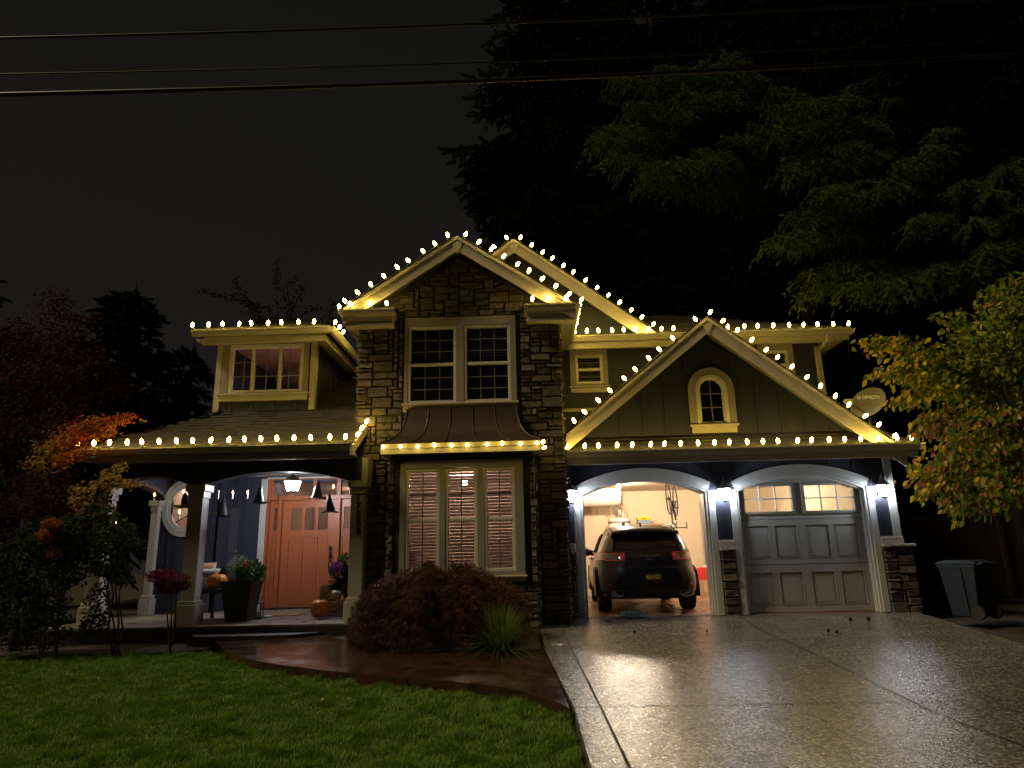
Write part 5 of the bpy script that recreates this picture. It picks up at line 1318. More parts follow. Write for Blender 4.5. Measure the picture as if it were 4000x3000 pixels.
# licence plate
pm = mat('plate', (.015, .015, .012), .4)
PLT = cm(MB().cbox(-.155 + .05, .155 + .05, ybody(0, .60) - .022, ybody(0, .60) - .004, .53, .69, .004), 'licence_plate', pm)
yel = mat('plate_yellow', (.75, .55, .06), .5)
text_mesh('MBANKSY', .105, yel, PLT, CARM @ Matrix.Translation((.05, ybody(0, .60) - .0245, .612)) @ FACE, name='lettering', ext=.0015, sx=.56, bold=.002)
grl = mat('badge', (.33, .31, .29), .3, metal=.8)
text_mesh('P O R S C H E', .058, grl, CAR, CARM @ Matrix.Translation((.03, ybody(0, .97) - .010, .975)) @ FACE, name='lettering', ext=.002, sx=1.0, bold=.001)
text_mesh('Macan', .045, grl, CAR, CARM @ Matrix.Translation((.03, ybody(0, .92) - .008, .915)) @ FACE, name='lettering', ext=.002, bold=.0005)
# rear wiper, roof rails, antenna fin
cm(MB().tube([(.02, ybody(0, 1.10) - .03, 1.115), (.30, ybody(.3, 1.13) - .022, 1.135), (.56, ybody(.5, 1.14) - .014, 1.135)], .009, 6).lathe([(.02, 0), (.02, .03)], (.02, ybody(0, 1.1) - .03, 1.115), 10, axis='y'), 'wiper', M['black_metal'])
for s_ in (-1, 1): cm(MB().tube([(s_ * .60, .95, 1.50), (s_ * .62, 1.15, 1.54), (s_ * .63, 1.9, 1.545), (s_ * .62, 2.5, 1.51)], .014, 6), 'roof_rail', chrome, smooth=True)
cm(MB().prismx([(1.0, 1.53), (1.16, 1.535), (1.14, 1.575), (1.10, 1.59)], -.015, .015), 'antenna', paint)
# wheels with tyre and rim, arches
def wheel(x, y, s_):
    W_ = None; r0, wd = .355, .245
    t_ = MB(); xo = x; pr = [(.24, -wd / 2), (.33, -wd / 2), (.35, -wd / 2 + .02), (.355, -wd / 2 + .05), (.355, wd / 2 - .05), (.35, wd / 2 - .02), (.33, wd / 2), (.24, wd / 2)]
    t_.lathe(pr, (x, y, r0), 36, axis='x'); t_.xform(CARM); T = t_.build('tyre', tyre, CAR, smooth=40)
    rm_ = MB(); rm_.lathe([(.245, -wd / 2 + .02), (.245, wd / 2 - .02), (.225, wd / 2 - .02), (.225, -wd / 2 + .02)], (x, y, r0), 32, axis='x')
    for k in range(5):
        a = 2 * math.pi * k / 5 + .3
        for o in (-.16, .16): rm_.tube([(x + s_ * .10, y + .05 * math.cos(a), r0 + .05 * math.sin(a)), (x + s_ * .09, y + .235 * math.cos(a + o), r0 + .235 * math.sin(a + o))], .016, 6)
    rm_.lathe([(.001, s_ * .118), (.06, s_ * .11), (.065, s_ * .08)], (x, y, r0), 16, axis='x'); rm_.xform(CARM); rm_.build('rim', rimm, T, smooth=40)
for y in (.98, 3.75):
    for s_ in (-1, 1):
        wheel(s_ * .80, y, s_)
        am = MB(); rr2 = .415
        pts = [(y + rr2 * math.cos(a), .36 + rr2 * math.sin(a)) for a in np.linspace(math.pi * 1.08, -math.pi * .08, 24)]
        am.prismx(pts, *sorted((s_ * .80, s_ * (xbody(y, .6) + .006)))); cm(am, 'wheel_arch', M['black_metal'])
        cm(MB().tube([(s_ * (xbody(y, .6) + .004), a, b) for a, b in pts], .014, 6), 'arch_lip', paint, smooth=True)
for s_ in (-1, 1):
    mr_ = MB(); x = s_ * 1.0; rings = []
    for t in np.linspace(0, 1, 7):
        rr_ = math.sin(math.pi * (.12 + .76 * t)); rings.append([(x + s_ * (-.13 + .26 * t), 3.02 + .07 * rr_ * math.cos(a) - .02 * t, 1.07 + .085 * rr_ * math.sin(a)) for a in [2 * math.pi * i / 14 for i in range(14)]])
    mr_.loft(rings); mr_.bar((s_ * .86, 3.05, .99), (s_ * .95, 3.03, 1.04), .05, .04); cm(mr_, 'wing_mirror', M['black_metal'], smooth=40)
    dh = MB()
    for y in (1.75, 2.75): dh.tube([(s_ * (xbody(y, .93) + .0), y, .93), (s_ * (xbody(y, .93) + .035), y + .03, .93), (s_ * (xbody(y, .93) + .035), y + .17, .93), (s_ * xbody(y, .93), y + .2, .93)], .014, 6)
    cm(dh, 'door_handle', paint, smooth=True)
    pl = MB()
    for y, z1 in ((1.52, 1.40), (2.25, 1.45)): pl.tube([(s_ * (xbody(y + .02 * z, z) + .004), y + .0 * z, z) for z in np.linspace(1.06, z1, 6)], .02, 4)
    pl.tube([(s_ * (xbody(y, 1.045) + .004), y, 1.045 + .012 * (y - 2)) for y in np.linspace(1.1, 3.3, 10)], .010, 5); cm(pl, 'window_trim', M['black_metal'])
# ------------------------------------------------------------------ things stored in the garage
wh = at(2419, 2045, 17.6); WH = thing('water_heater', 'white gas water heater with silver flue pipe behind the car', 'water heater', (wh.x, 17.6, 0)); wht = mat('enamel', (.62, .58, .52), .35)
zt_ = at(2419, 2024, 17.3).z
MB().lathe([(.27, .35), (.275, .36), (.275, zt_ - .02), (.25, zt_), (.05, zt_ + .03)], (wh.x, 17.6, 0), 28).build('tank', wht, WH, smooth=40)
MB().lathe([(.28, zt_ - .12), (.284, zt_ - .11), (.284, zt_ - .08), (.28, zt_ - .07)], (wh.x, 17.6, 0), 28).build('band', M['iron'], WH)
MB().cbox(wh.x - .25, wh.x + .25, 17.35, 17.85, 0, .35).build('stand', wood, WH)
MB().tube([(wh.x + .02, 17.6, zt_), (wh.x + .02, 17.6, zt_ + .22), (wh.x - .06, 17.6, zt_ + .38), (wh.x - .16, 17.55, zt_ + .45), (wh.x - .18, 17.55, zt_ + .62), (wh.x - .18, 17.55, 2.5)], .06, 14).build('flue_pipe', chrome, WH, smooth=40)
MB().cbox(wh.x - .42, wh.x + .02, 17.35, 17.7, 2.38, 2.6).build('flue_box', M['iron'], WH)
MB().tube([(wh.x + .16, 17.6, zt_), (wh.x + .17, 17.6, zt_ + .3), (wh.x - .0, 17.8, zt_ + .5)], .014, 6).tube([(wh.x - .16, 17.6, zt_), (wh.x - .2, 17.6, zt_ + .25), (wh.x - .45, 17.8, zt_ + .5), (wh.x - .9, 18.0, zt_ + .52)], .014, 6).build('copper_pipe', mat('pipe', (.5, .35, .25), .4, metal=.6), WH)
MB().cbox(wh.x + .02, wh.x + .10, 17.32, 17.34, zt_ - .22, zt_ - .10).build('sticker', M['black_metal'], WH)
td = thing('insulated_duct', 'fat pale insulated duct under the garage ceiling at the left', 'duct', (1.4, 17.5, 2.3)); d0 = at(2275, 1935, 17.5).x; d1 = at(2425, 1930, 17.5).x
MB().lathe([(.10, d0 - .6), (.28, d0 - .55), (.29, d0 - .4), (.29, d1 - .15), (.25, d1 - .03), (.12, d1)], (0, 17.5, at(2300, 1935, 17.5).z), 24, axis='x').build('duct_sleeve', mat('sleeve', (.60, .52, .45), .6, bump=.3, bscale=12), td, smooth=40)
MB().box(1.0, 1.03, 17.4, 17.6, 2.4, 2.62).box(1.6, 1.63, 17.4, 17.6, 2.4, 2.62).build('strap', M['iron'], td)
tb = at(2513, 2035, 17.9); TB = thing('toolbox', 'yellow lidded toolbox on the shelf behind the car roof', 'toolbox', (tb.x, 17.9, tb.z)); 
MB().cbox(tb.x - .17, tb.x + .17, 17.75, 18.0, tb.z + .02, tb.z + .10, .01).build('lid', mat('yellow_plastic', (.80, .55, .03), .4), TB); MB().cbox(tb.x - .165, tb.x + .165, 17.76, 17.99, tb.z - .08, tb.z + .018, .01).build('case', mat('grey_blue_plastic', (.20, .25, .34), .5), TB)
MB().tube([(tb.x - .07, 17.74, tb.z + .06), (tb.x, 17.735, tb.z + .045), (tb.x + .07, 17.74, tb.z + .06)], .008, 6).build('handle', M['black_metal'], TB)
tag(MB().cbox(wh.x + .3, tb.x + .5, 17.7, 18.29, tb.z - .11, tb.z - .082).bar((wh.x + .35, 18.25, tb.z - .4), (wh.x + .35, 17.8, tb.z - .12), .02, .03).build('shelf', wood, None, origin=(tb.x, 18, tb.z - .1)), 'wooden wall shelf under the yellow toolbox', 'shelf')
# bicycles hung upside down from the ceiling
def bicycle(label, cx, cy, ang, zc, frame_m, scale=1.0, tall=True):
    B = thing('bicycle', label, 'bicycle', (cx, cy, zc), 'bicycles hung from the garage ceiling')
    Mx = Matrix.Translation((cx, cy, zc)) @ Matrix.Rotation(ang, 4, 'Z') @ Matrix.Scale(scale, 4)
    rw = .33
    for s_ in (-1, 1):      # wheels at the top, x = along the bike
        t_ = MB(); ringp = [(s_ * .5 + rw * math.cos(a), 0, rw * math.sin(a)) for a in np.linspace(0, 2 * math.pi, 41)]
        t_.tube(ringp, .014, 6, cap=False); t_.xform(Mx); T = t_.build('wheel', tyre, B, smooth=True)
        sp = MB()
        for k in range(14): a = 2 * math.pi * k / 14; sp.tube([(s_ * .5, .02 * (-1) ** k, 0), (s_ * .5 + (rw - .015) * math.cos(a), 0, (rw - .015) * math.sin(a))], .0022, 3)
        sp.lathe([(.02, -.04), (.02, .04)], (s_ * .5, 0, 0), 8, axis='y'); sp.xform(Mx); sp.build('spoke', rimm, T)
    fr = MB(); bb = (-.08, 0, -.04); st = (-.22, 0, -.50); hd1 = (.36, 0, -.42); hd2 = (.32, 0, -.55)
    for a, b, r_ in ((bb, st, .017), (bb, hd1, .02), (st, hd2, .016), ((-.5, 0, 0), bb, .011), ((-.5, 0, 0), st, .009), ((.5, .0, 0), hd1, .013), (hd1, hd2, .02), (st, (-.25, 0, -.62), .014)): fr.tube([a, b], r_, 8)
    fr.xform(Mx); fr.build('frame', frame_m, B, smooth=True)
    sd = MB(); sd.loft([[(-.25 + x, y * w_, -.64 - h_) for y, h_ in ((-1, 0), (0, .03), (1, 0), (0, -.02))] for x, w_ in ((-.13, .07), (-.05, .06), (.05, .025), (.13, .015))]); sd.xform(Mx); sd.build('saddle', M['black_metal'], B, smooth=True)
    hb = MB(); hb.tube([hd2, (.40, 0, -.60)], .014, 6); hb.tube([(.53, -.21, -.48), (.56, -.21, -.56), (.50, -.21, -.615), (.41, -.2, -.60), (.40, 0, -.60), (.41, .2, -.60), (.50, .21, -.615), (.56, .21, -.56), (.53, .21, -.48)], .012, 6); hb.xform(Mx); hb.build('handlebar', M['black_metal'], B, smooth=True)
    cr_ = MB().lathe([(.09, -.035), (.09, -.03)], (bb[0], 0, bb[2]), 18, axis='y').tube([(bb[0], -.05, bb[2]), (bb[0] + .1, -.05, bb[2] - .13)], .01, 6).tube([(bb[0], .05, bb[2]), (bb[0] - .1, .05, bb[2] + .13)], .01, 6).box(bb[0] + .08, bb[0] + .14, -.13, -.05, bb[2] - .14, bb[2] - .12); cr_.xform(Mx); cr_.build('crank', M['black_metal'], B)
    hk = MB()
    for s_ in (-1, 1): hk.tube([(s_ * .5, 0, rw), (s_ * .5, 0, rw + .16)], .006, 5)
    hk.xform(Mx); hk.build('hook', M['iron'], B)
    return B
bc = at(2614, 1945, 15.6); bicycle('black road bicycle hanging upside down right of the car roof', bc.x + .06, 15.6, R(70), bc.z - .05, mat('bike_black', (.02, .02, .02), .3))
b2 = at(2890, 1905, 13.6); bicycle('second bicycle seen through the left window row of the closed garage door', b2.x - .1, 13.9, R(62), b2.z, mat('bike_blue', (.1, .12, .4), .3))
hm = at(2618, 2062, 15.4); HM = thing('bicycle_helmet', 'white vented bicycle helmet hanging below the black bicycle', 'helmet', (hm.x, 15.4, hm.z))
hb = MB()
for k in range(7):
    a = -1.2 + 2.4 * k / 6; hb.tube([(hm.x + .09 * math.sin(a) * math.cos(t), 15.4 + .12 * math.sin(t), hm.z + .085 * math.cos(a) * math.cos(t)) for t in np.linspace(-1.4, 1.4, 9)], [.006, .012, .014, .015, .016, .015, .014, .012, .006], 6)
hb.build('shell', wht, HM, smooth=True); MB().tube([(hm.x + .08, 15.4, hm.z), (hm.x + .11, 15.42, hm.z - .08), (hm.x + .13, 15.4, hm.z - .17)], .005, 5).build('strap', M['black_metal'], HM)
rb_ = at(2742, 2232, 17.2); RB = thing('red_bag', 'red open storage bag on the cardboard box to the right of the car', 'bag', (rb_.x, 17.2, .3))
MB().loft([[(rb_.x + sx_ * .27 * k, 17.2 + sy_ * .17 * k, z + (.05 * sx_ if z > .5 else 0)) for sx_, sy_ in ((-1, -1), (1, -1), (1, 1), (-1, 1))] for z, k in ((.375, .80), (.5, .95), (.66, 1.05), (.64, .98), (.45, .85))], capb=False).build('bag_body', mat('red_cloth', (.62, .045, .03), .6), RB, smooth=30)
MB().lathe([(.001, -.08), (.07, -.05), (.085, 0), (.07, .05), (.001, .08)], (rb_.x + .12, 17.2, .64), 12).build('towel', wax, RB, smooth=True)
bxm = mat('cardboard', (.40, .26, .15), .85, noise=.1)
CB = thing('cardboard_box', 'brown cardboard box under the red bag', 'box', (rb_.x, 17.2, 0))
MB().cbox(rb_.x - .28, rb_.x + .28, 17.0, 17.4, .004, .37, .004).build('carton', bxm, CB); MB().box(rb_.x - .03, rb_.x + .03, 16.998, 17.402, .1, .3705).build('tape', mat('tape', (.5, .38, .24), .4), CB)
# ------------------------------------------------------------------ things on the driveway
def coil(label, name, c, r_, n, m, rad=.006, seed=0, h=.05, turns=7, cat='cord'):
    rg = random.Random(seed); pts = []
    for i in range(turns * 16):
        a = 2 * math.pi * i / 16; k = 1 + .35 * math.sin(i * .13 + 1) + rg.uniform(-.06, .06)
        pts.append((c[0] + r_ * k * math.cos(a) + .05 * math.sin(i * .05), c[1] + r_ * .8 * k * math.sin(a) + .04 * math.cos(i * .07), c[2] + .012 + h * abs(math.sin(i * .21)) * rg.uniform(.4, 1)))
    for j in range(8): pts.append((pts[-1][0] - .05, pts[-1][1] + rg.uniform(-.02, .03), c[2] + .010))
    return tag(MB().tube(pts, rad, 5).build(name, m, None, smooth=True, origin=c), label, cat)
q = atg(2475, 2412); coil('tangled teal extension cord on the concrete behind the car', 'extension_cord', (q.x, q.y, q.z + .003), .15, 0, mat('teal_cord', (.05, .16, .17), .5), rad=.008, turns=9, h=.09, seed=4)
q = atg(2868, 2398); SPK = thing('bluetooth_speaker', 'dark cylindrical speaker with glowing blue panel at the foot of the middle pier', 'speaker', (q.x, q.y, q.z))
MB().lathe([(.03, -.115), (.045, -.11), (.048, -.09), (.048, .09), (.045, .11), (.03, .115)], (q.x, q.y, q.z + .05), 20, axis='x').build('speaker_body', mat('speaker_cloth', (.02, .045, .07), .8, bump=.5, bscale=200), SPK, smooth=40)
MB().cbox(q.x - .03, q.x + .03, q.y - .052, q.y - .046, q.z + .055, q.z + .085, .003).build('badge', mat('blue_glow', (.1, .3, .6), .4, emit=(.12, .45, .95), es=1.2), SPK); MB().lathe([(.004, 0), (.004, .004)], (q.x + .0, q.y - .052, q.z + .02), 8, axis='y').build('status_light', mat('red_glow', (.6, .05, .02), .4, emit=(1, .1, .03), es=2), SPK)
q = atg(2905, 2396); BT = thing('flask', 'black insulated flask standing by the closed garage door', 'bottle', (q.x, q.y, q.z))
MB().lathe([(.035, 0), (.037, .004), (.037, .19), (.03, .205)], (q.x, q.y, q.z), 16).build('flask_body', M['black_metal'], BT, smooth=40); MB().lathe([(.026, .205), (.026, .245), (.02, .25)], (q.x, q.y, q.z), 12).build('cap', M['iron'], BT, smooth=40)
cone_m = mat('cone', (.03, .02, .014), .9, bump=1, bscale=60)
for k, ((x, y), lb) in enumerate(zip(((3323, 2428), (3394, 2427), (3236, 2471), (3269, 2476), (2478, 2475), (2762, 2470)), ('left one of the two fir cones nearest the closed garage door', 'right one of the two fir cones nearest the closed garage door', 'fir cone left of the near pair before the closed door', 'fir cone right in the near pair before the closed door', 'single small fir cone in the light patch behind the car', 'tiny fir cone at the edge of the light from the open garage'))):
    q = atg(x, y); s_ = (1, 1.15, .8, .8, .7, .6)[k]; mb = MB()
    for j in range(7):
        for i in range(6):
            a = i * math.pi / 3 + j * .5; r_ = .018 * math.sin(math.pi * (j + 1) / 8.5) * s_ + .002
            mb.box(q.x + r_ * math.cos(a) - .006 * s_, q.x + r_ * math.cos(a) + .006 * s_, q.y + r_ * math.sin(a) - .006 * s_, q.y + r_ * math.sin(a) + .006 * s_, q.z + .004 + j * .007 * s_, q.z + .010 + j * .008 * s_)
    tag(mb.build('fir_cone', cone_m, None, origin=q), lb, 'fir cone', 'fir cones on the driveway')
q = atg(2181, 2523); mb = MB(); rg = random.Random(3)
for i in range(9):
    x, y = q.x + rg.uniform(-.07, .07), q.y + rg.uniform(-.03, .03); a = rg.uniform(0, 3); mb.quad((x, y, q.z + .006), (x + .05 * math.cos(a), y + .03 * math.sin(a), q.z + .02), (x + .03, y + .03, q.z + .025), (x - .02, y + .02, q.z + .008))
tag(mb.build('paper_scrap', wax, None, origin=q), 'crumpled white paper scrap on the concrete border', 'paper')
# wire loose down the wall left of the open garage
a = at(2218, 1790, 11.75); pts = [at(x, y, Y) for x, y, Y in ((2205, 1775, 11.4), (2214, 1800, 11.5), (2222, 1850, 11.72), (2224, 1920, 11.78), (2238, 1965, 11.80), (2252, 2030, 11.80), (2258, 2090, 11.80), (2250, 2150, 11.74), (2252, 2200, 11.74), (2262, 2230, 11.74), (2247, 2280, 11.74), (2250, 2330, 11.74), (2270, 2370, 11.74), (2268, 2400, 11.7))]
tag(MB().tube(pts, .006, 5).build('power_cord', mat('grey_cord', (.14, .16, .16), .5), None, smooth=True, origin=pts[-1]), 'thin grey cord hanging down the pier left of the open garage', 'cord')
# fallen leaves
rg = random.Random(11); lm = leafmat('fallen', .1, .6)
# ------------------------------------------------------------------ vegetation helpers
def finger_template(nn, ln=.30, wd=.05, seed=0, ang=50):
    rg = np.random.default_rng(seed); V, T = [], []
    for i in range(nn):
        h = (i + .5) / nn; a = i * 2.399; L = ln * (1 - .45 * h) * rg.uniform(.8, 1.1); e = math.radians(ang - 25 * h)
        d = np.array([math.cos(a) * math.sin(e), math.sin(a) * math.sin(e), math.cos(e)]); s_ = np.array([-math.sin(a), math.cos(a), 0]) * wd / 2
        p = np.array([0, 0, h * .92]); b = len(V); V += [p - s_, p + s_, p + d * L]; T.append((b, b + 1, b + 2))
    b = len(V); V += [(-.02, 0, 0), (.02, 0, 0), (0, 0, 1)]; T.append((b, b + 1, b + 2))
    return np.array(V, float), np.array(T)
def unit(v): return v / np.maximum(1e-9, np.linalg.norm(v, axis=-1, keepdims=True))
def boughs_to_fingers(bl, rng, sp=.16, fl=.17, sub=.55, droop=.35, hang=0.0, flat=.25):
    """bl: list of (base, tip, width). returns finger pos, dir, length and the bough axes"""
    P, D, L, axes = [], [], [], []
    for base, tip, wd in bl:
        base, tip = np.array(base, float), np.array(tip, float); ln = np.linalg.norm(tip - base)
        n = max(4, int(ln / sp)); ts = np.linspace(.12, 1, n)
        sag = .10 * ln
        ax = lambda t: base + (tip - base) * t[:, None] + np.array([0, 0, 1.]) * (np.sin(np.pi * np.minimum(t, 1)) * sag * .7)[:, None]
        pts = ax(ts); dv = unit(np.gradient(pts, axis=0)); side = unit(np.cross(dv, np.array([0, 0, 1.])))
        axes.append(pts)
        for i, t in enumerate(ts):
            w_ = wd * math.sin(math.pi * min(1, .15 + .85 * (1 - t) ** .8 + .12)) ** .6 * (.55 + .5 * (1 - t)) if t < 1 else wd * .1
            for s_ in (-1, 1):
                l2 = w_ * sub * rng.uniform(.7, 1.2); m = max(1, int(l2 / (fl * .42)))
                d2 = unit(side[i] * s_ + dv[i] * .75 + np.array([0, 0, -droop * rng.uniform(.0, 1.8)]))
                for k in range(m):
                    u = (k + rng.uniform(.2, .9)) / m; q = pts[i] + d2 * l2 * u + np.array([0, 0, -droop * .35 * l2 * u * u]) + rng.normal(0, .02, 3)
                    for s3 in (-1, 1):
                        if rng.random() < .12: continue
                        d3 = unit(d2 * .8 + np.cross(d2, [0, 0, 1.]) * s3 * .6 + np.array([0, 0, rng.uniform(-.35, .25) - hang]) + rng.normal(0, .15, 3))
                        P.append(q); D.append(d3); L.append(fl * rng.uniform(.6, 1.15) * (1 - .3 * u))
            P.append(pts[i]); D.append(unit(dv[i] + rng.normal(0, .2, 3) + np.array([0, 0, .2]))); L.append(fl * 1.1)
    return np.array(P), np.array(D), np.array(L), axes
def needles_mesh(name, P, D, L, tmpl, base_cols, rng, mat_, parent, thick=1.0, tipcol=None, **k):
    TV, TF = tmpl; Mx = frames(D, rng); S = np.stack([L * thick, L * thick, L], 1); Mx = Mx * S[:, None, :]
    V, T = scatter(TV, TF, Mx, P)
    bc = np.array(base_cols)[rng.integers(0, len(base_cols), len(P))] * rng.uniform(.6, 1.4, (len(P), 1)); cols = np.repeat(bc, len(TF), 0)
    return npmesh(name, V, T, mat_, parent, cols, **k)
def trunk_mesh(parent, path, radii, m=None, name='trunk', limbs=()):
    mb = MB().tube(path, radii, 12)
    for p, r_ in limbs: mb.tube([tuple(q) for q in p], r_, 6, cap=False)
    return mb.build(name, m or M['bark'], parent, smooth=True)
FT_fine, FT_far = finger_template(26, .38, .14, 1), finger_template(16, .62, .26, 2)
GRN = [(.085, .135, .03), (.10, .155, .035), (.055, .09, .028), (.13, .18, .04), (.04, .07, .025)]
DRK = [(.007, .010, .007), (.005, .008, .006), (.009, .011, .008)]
# ---- lit spruce at the right and the one whose boughs hang over the roof
def spruce_px(label, tx, Y, ztop, tips, trp, seed, fl=.17, wd=1.5, fill=()):
    rng = np.random.default_rng(seed); X = at(tx, 1000, Y).x
    S = thing('spruce_tree', label, 'tree', (X, Y, -.1), 'big spruces right of and behind the house'); bl = []
    for (px, py, yy, *w_) in tips:
        yy = yy - 1.7; tp = at(px, py - 40, yy); bz_ = tp.z + rng.uniform(.3, 1.1) + .12 * abs(tp.x - X); bl.append(((X, Y, bz_), tuple(tp), (w_[0] if w_ else wd)))
        for q_ in range(1):
            o_ = Vector((rng.uniform(-.1, .75), rng.uniform(-.2, .8), rng.uniform(-.25, .7))); bl.append(((X, Y, bz_ + o_.z), tuple(tp + o_), (w_[0] if w_ else wd) * rng.uniform(.6, 1)))
    P, D, L, axes = boughs_to_fingers(bl, rng, sp=.11, fl=fl, sub=.8, droop=.95, hang=.35)
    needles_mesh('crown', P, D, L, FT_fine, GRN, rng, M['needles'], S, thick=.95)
    limbs = [([(X, Y, a[0][2])] + [tuple(q) for q in a[::3]], [.05] + [max(.008, .04 * (1 - i / (len(a) / 3 + 1))) for i in range(len(a[::3]))]) for a in axes]
    trunk_mesh(S, [(X, Y, -.1), (X, Y, 3), (X + .05, Y, 8), (X, Y, ztop)], [r_ * .8 for r_ in trp], M.setdefault('bark_dark', mat('bark_dark', (.009, .007, .006), .95)), limbs=limbs)
    return S
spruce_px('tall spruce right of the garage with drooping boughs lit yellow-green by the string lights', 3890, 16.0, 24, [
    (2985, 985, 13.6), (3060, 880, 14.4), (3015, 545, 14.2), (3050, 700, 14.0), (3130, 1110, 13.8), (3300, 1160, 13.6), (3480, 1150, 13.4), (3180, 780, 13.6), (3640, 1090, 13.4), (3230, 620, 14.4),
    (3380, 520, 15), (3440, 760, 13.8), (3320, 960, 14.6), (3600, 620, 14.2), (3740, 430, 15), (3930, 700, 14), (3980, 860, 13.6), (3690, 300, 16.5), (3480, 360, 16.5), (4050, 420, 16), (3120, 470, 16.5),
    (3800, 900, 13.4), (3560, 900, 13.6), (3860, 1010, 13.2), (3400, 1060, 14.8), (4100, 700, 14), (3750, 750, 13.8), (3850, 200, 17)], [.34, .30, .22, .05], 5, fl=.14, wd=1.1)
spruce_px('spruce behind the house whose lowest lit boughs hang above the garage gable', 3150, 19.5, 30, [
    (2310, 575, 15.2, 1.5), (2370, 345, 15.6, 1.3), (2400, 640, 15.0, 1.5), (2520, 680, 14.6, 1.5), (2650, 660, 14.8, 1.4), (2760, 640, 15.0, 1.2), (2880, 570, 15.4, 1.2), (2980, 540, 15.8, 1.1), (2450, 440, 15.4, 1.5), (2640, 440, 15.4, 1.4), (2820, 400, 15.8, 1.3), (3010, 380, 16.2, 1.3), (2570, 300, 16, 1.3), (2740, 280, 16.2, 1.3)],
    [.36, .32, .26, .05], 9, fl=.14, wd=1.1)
# ---- dark firs behind the house (silhouettes)
def fir(label, px, Y, H_, R0, seed, zb_=1.0, group='dark firs behind the house', fl=.55, dens=1.0, lean=0.0, name='fir_tree', wob=.35):
    rng = np.random.default_rng(seed); X = at(px, 1000, Y).x; S = thing(name, label, 'tree', (X, Y, -.1), group); bl = []
    z = zb_
    while z < H_ - .3:
        t = (z - zb_) / (H_ - zb_); r_ = R0 * (1 - t) ** .75 * (1 + wob * math.sin(z * 1.9 + seed)) + .25
        for k in range(int(5 * dens) + 1):
            a = rng.uniform(0, 2 * math.pi); rr_ = r_ * rng.uniform(.6, 1.2)
            bl.append(((X, Y, z), (X + rr_ * math.cos(a), Y + rr_ * math.sin(a), z - rr_ * rng.uniform(.05, .45)), rr_ * .55))
        z += .42 / dens * (1.0 + .3 * rng.random())
    P, D, L, axes = boughs_to_fingers(bl, rng, sp=.42, fl=fl, sub=.9, droop=.5, hang=.15)
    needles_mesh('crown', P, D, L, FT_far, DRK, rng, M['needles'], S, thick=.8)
    trunk_mesh(S, [(X, Y, -.1), (X, Y, H_ * .5), (X + lean, Y, H_)], [R0 * .09, R0 * .06, .02])
    return S
fir('tall dark fir whose ragged left edge stands against the sky behind the stone gable', 2110, 24, 27, 3.6, 21, zb_=5)
fir('dark fir behind the garage gable peak', 2620, 23, 30, 4.2, 22, zb_=6)
fir('slender dark fir in front of the second spruce trunk', 3130, 17.6, 30, 2.6, 32, zb_=9)
fir('dark fir right of the upper roof', 3080, 22, 28, 4.2, 23, zb_=6)
fir('dark fir behind the satellite dish', 3480, 25, 30, 4.5, 24, zb_=4)
fir('dark fir added before the right spruce trunk, darkening the upper right', 3800, 14.6, 30, 2.5, 33, zb_=10.6)  # added crown hides the spruce trunk and darkens the upper right
fir('dark fir at the far right edge', 3960, 23, 27, 4.6, 25, zb_=1)
fir('dark fir farthest back between the two gables', 2360, 29, 32, 5, 26, zb_=6)
fir('small rounded dark conifer in the sky gap left of the house', 545, 21, 10.2, 2.6, 27, zb_=2.0, group=None, fl=.45, wob=.15, dens=1.2)
fir('dark conifer added behind the red maple to shade the porch', 30, 12.9, 6.2, 1.5, 34, zb_=.5, group=None, fl=.30, dens=1.4)  # added to keep the side light off the porch pilaster
fir('dark conifer added at the very left edge to shade porch and lawn', -230, 13.6, 8.5, 2.3, 31, zb_=.6, group=None, fl=.35, dens=1.3)  # added to block side light from the porch and left lawn
fir('low dark conifer mass between the left conifer and the upper room', 790, 23, 9.0, 2.0, 28, zb_=1.5, group=None, fl=.45, dens=.8)
# ---- leaves
def star_leaf():
    V, T = [(0, 0, 0)], []
    for a, l_ in ((90, 1.0), (38, .85), (142, .85), (-12, .55), (192, .55)):
        a = math.radians(a); d = np.array([math.cos(a), math.sin(a), 0]); s_ = np.array([-math.sin(a), math.cos(a), 0]) * .16; b = len(V)
        V += [d * l_ * .45 + s_, d * l_ + np.array([0, 0, -.18]), d * l_ * .45 - s_]; T += [(0, b, b + 1), (0, b + 1, b + 2)]
    return np.array([tuple(v) for v in V], float), np.array(T)
def oval_leaf():
    V = np.array([(0, 0, 0), (.20, .30, .05), (.23, .55, .05), (0, 1.0, -.12), (-.23, .55, .05), (-.20, .30, .05), (0, .5, -.03)], float)
    return V, np.array([(0, 1, 6), (1, 2, 6), (2, 3, 6), (3, 4, 6), (4, 5, 6), (5, 0, 6)])
def lace_leaf():
    V, T = [], []
    for a, l_ in ((90, 1.0), (65, .95), (115, .95), (40, .75), (140, .75)):
        a = math.radians(a); d = np.array([math.cos(a), math.sin(a), -.1]); s_ = np.array([-math.sin(a), math.cos(a), 0]) * .045; b = len(V)
        V += [d * .05 - s_ * .6, d * .05 + s_ * .6, d * l_]; T.append((b, b + 1, b + 2))
    return np.array([tuple(v) for v in V], float), np.array(T)
STAR, OVAL, LACE = star_leaf(), oval_leaf(), lace_leaf()
def leaves(name, P, D, S, tmpl, cols, mat_, parent, rng, upv=None, roll=None, **k):
    """D = direction of the leaf normal; leaves laid with random roll"""
    Mx = frames(D, rng, roll=roll) * S[:, None, None]
    V, T = scatter(tmpl[0], tmpl[1], Mx, P)
    return npmesh(name, V, T, mat_, parent, np.repeat(cols, len(tmpl[1]), 0), **k)
def hang_frames(A, N):
    """y column = A (leaf axis), z column near N"""
    A = unit(A); X = unit(np.cross(A, N)); Z = np.cross(X, A); return np.stack([X, A, Z], 2)
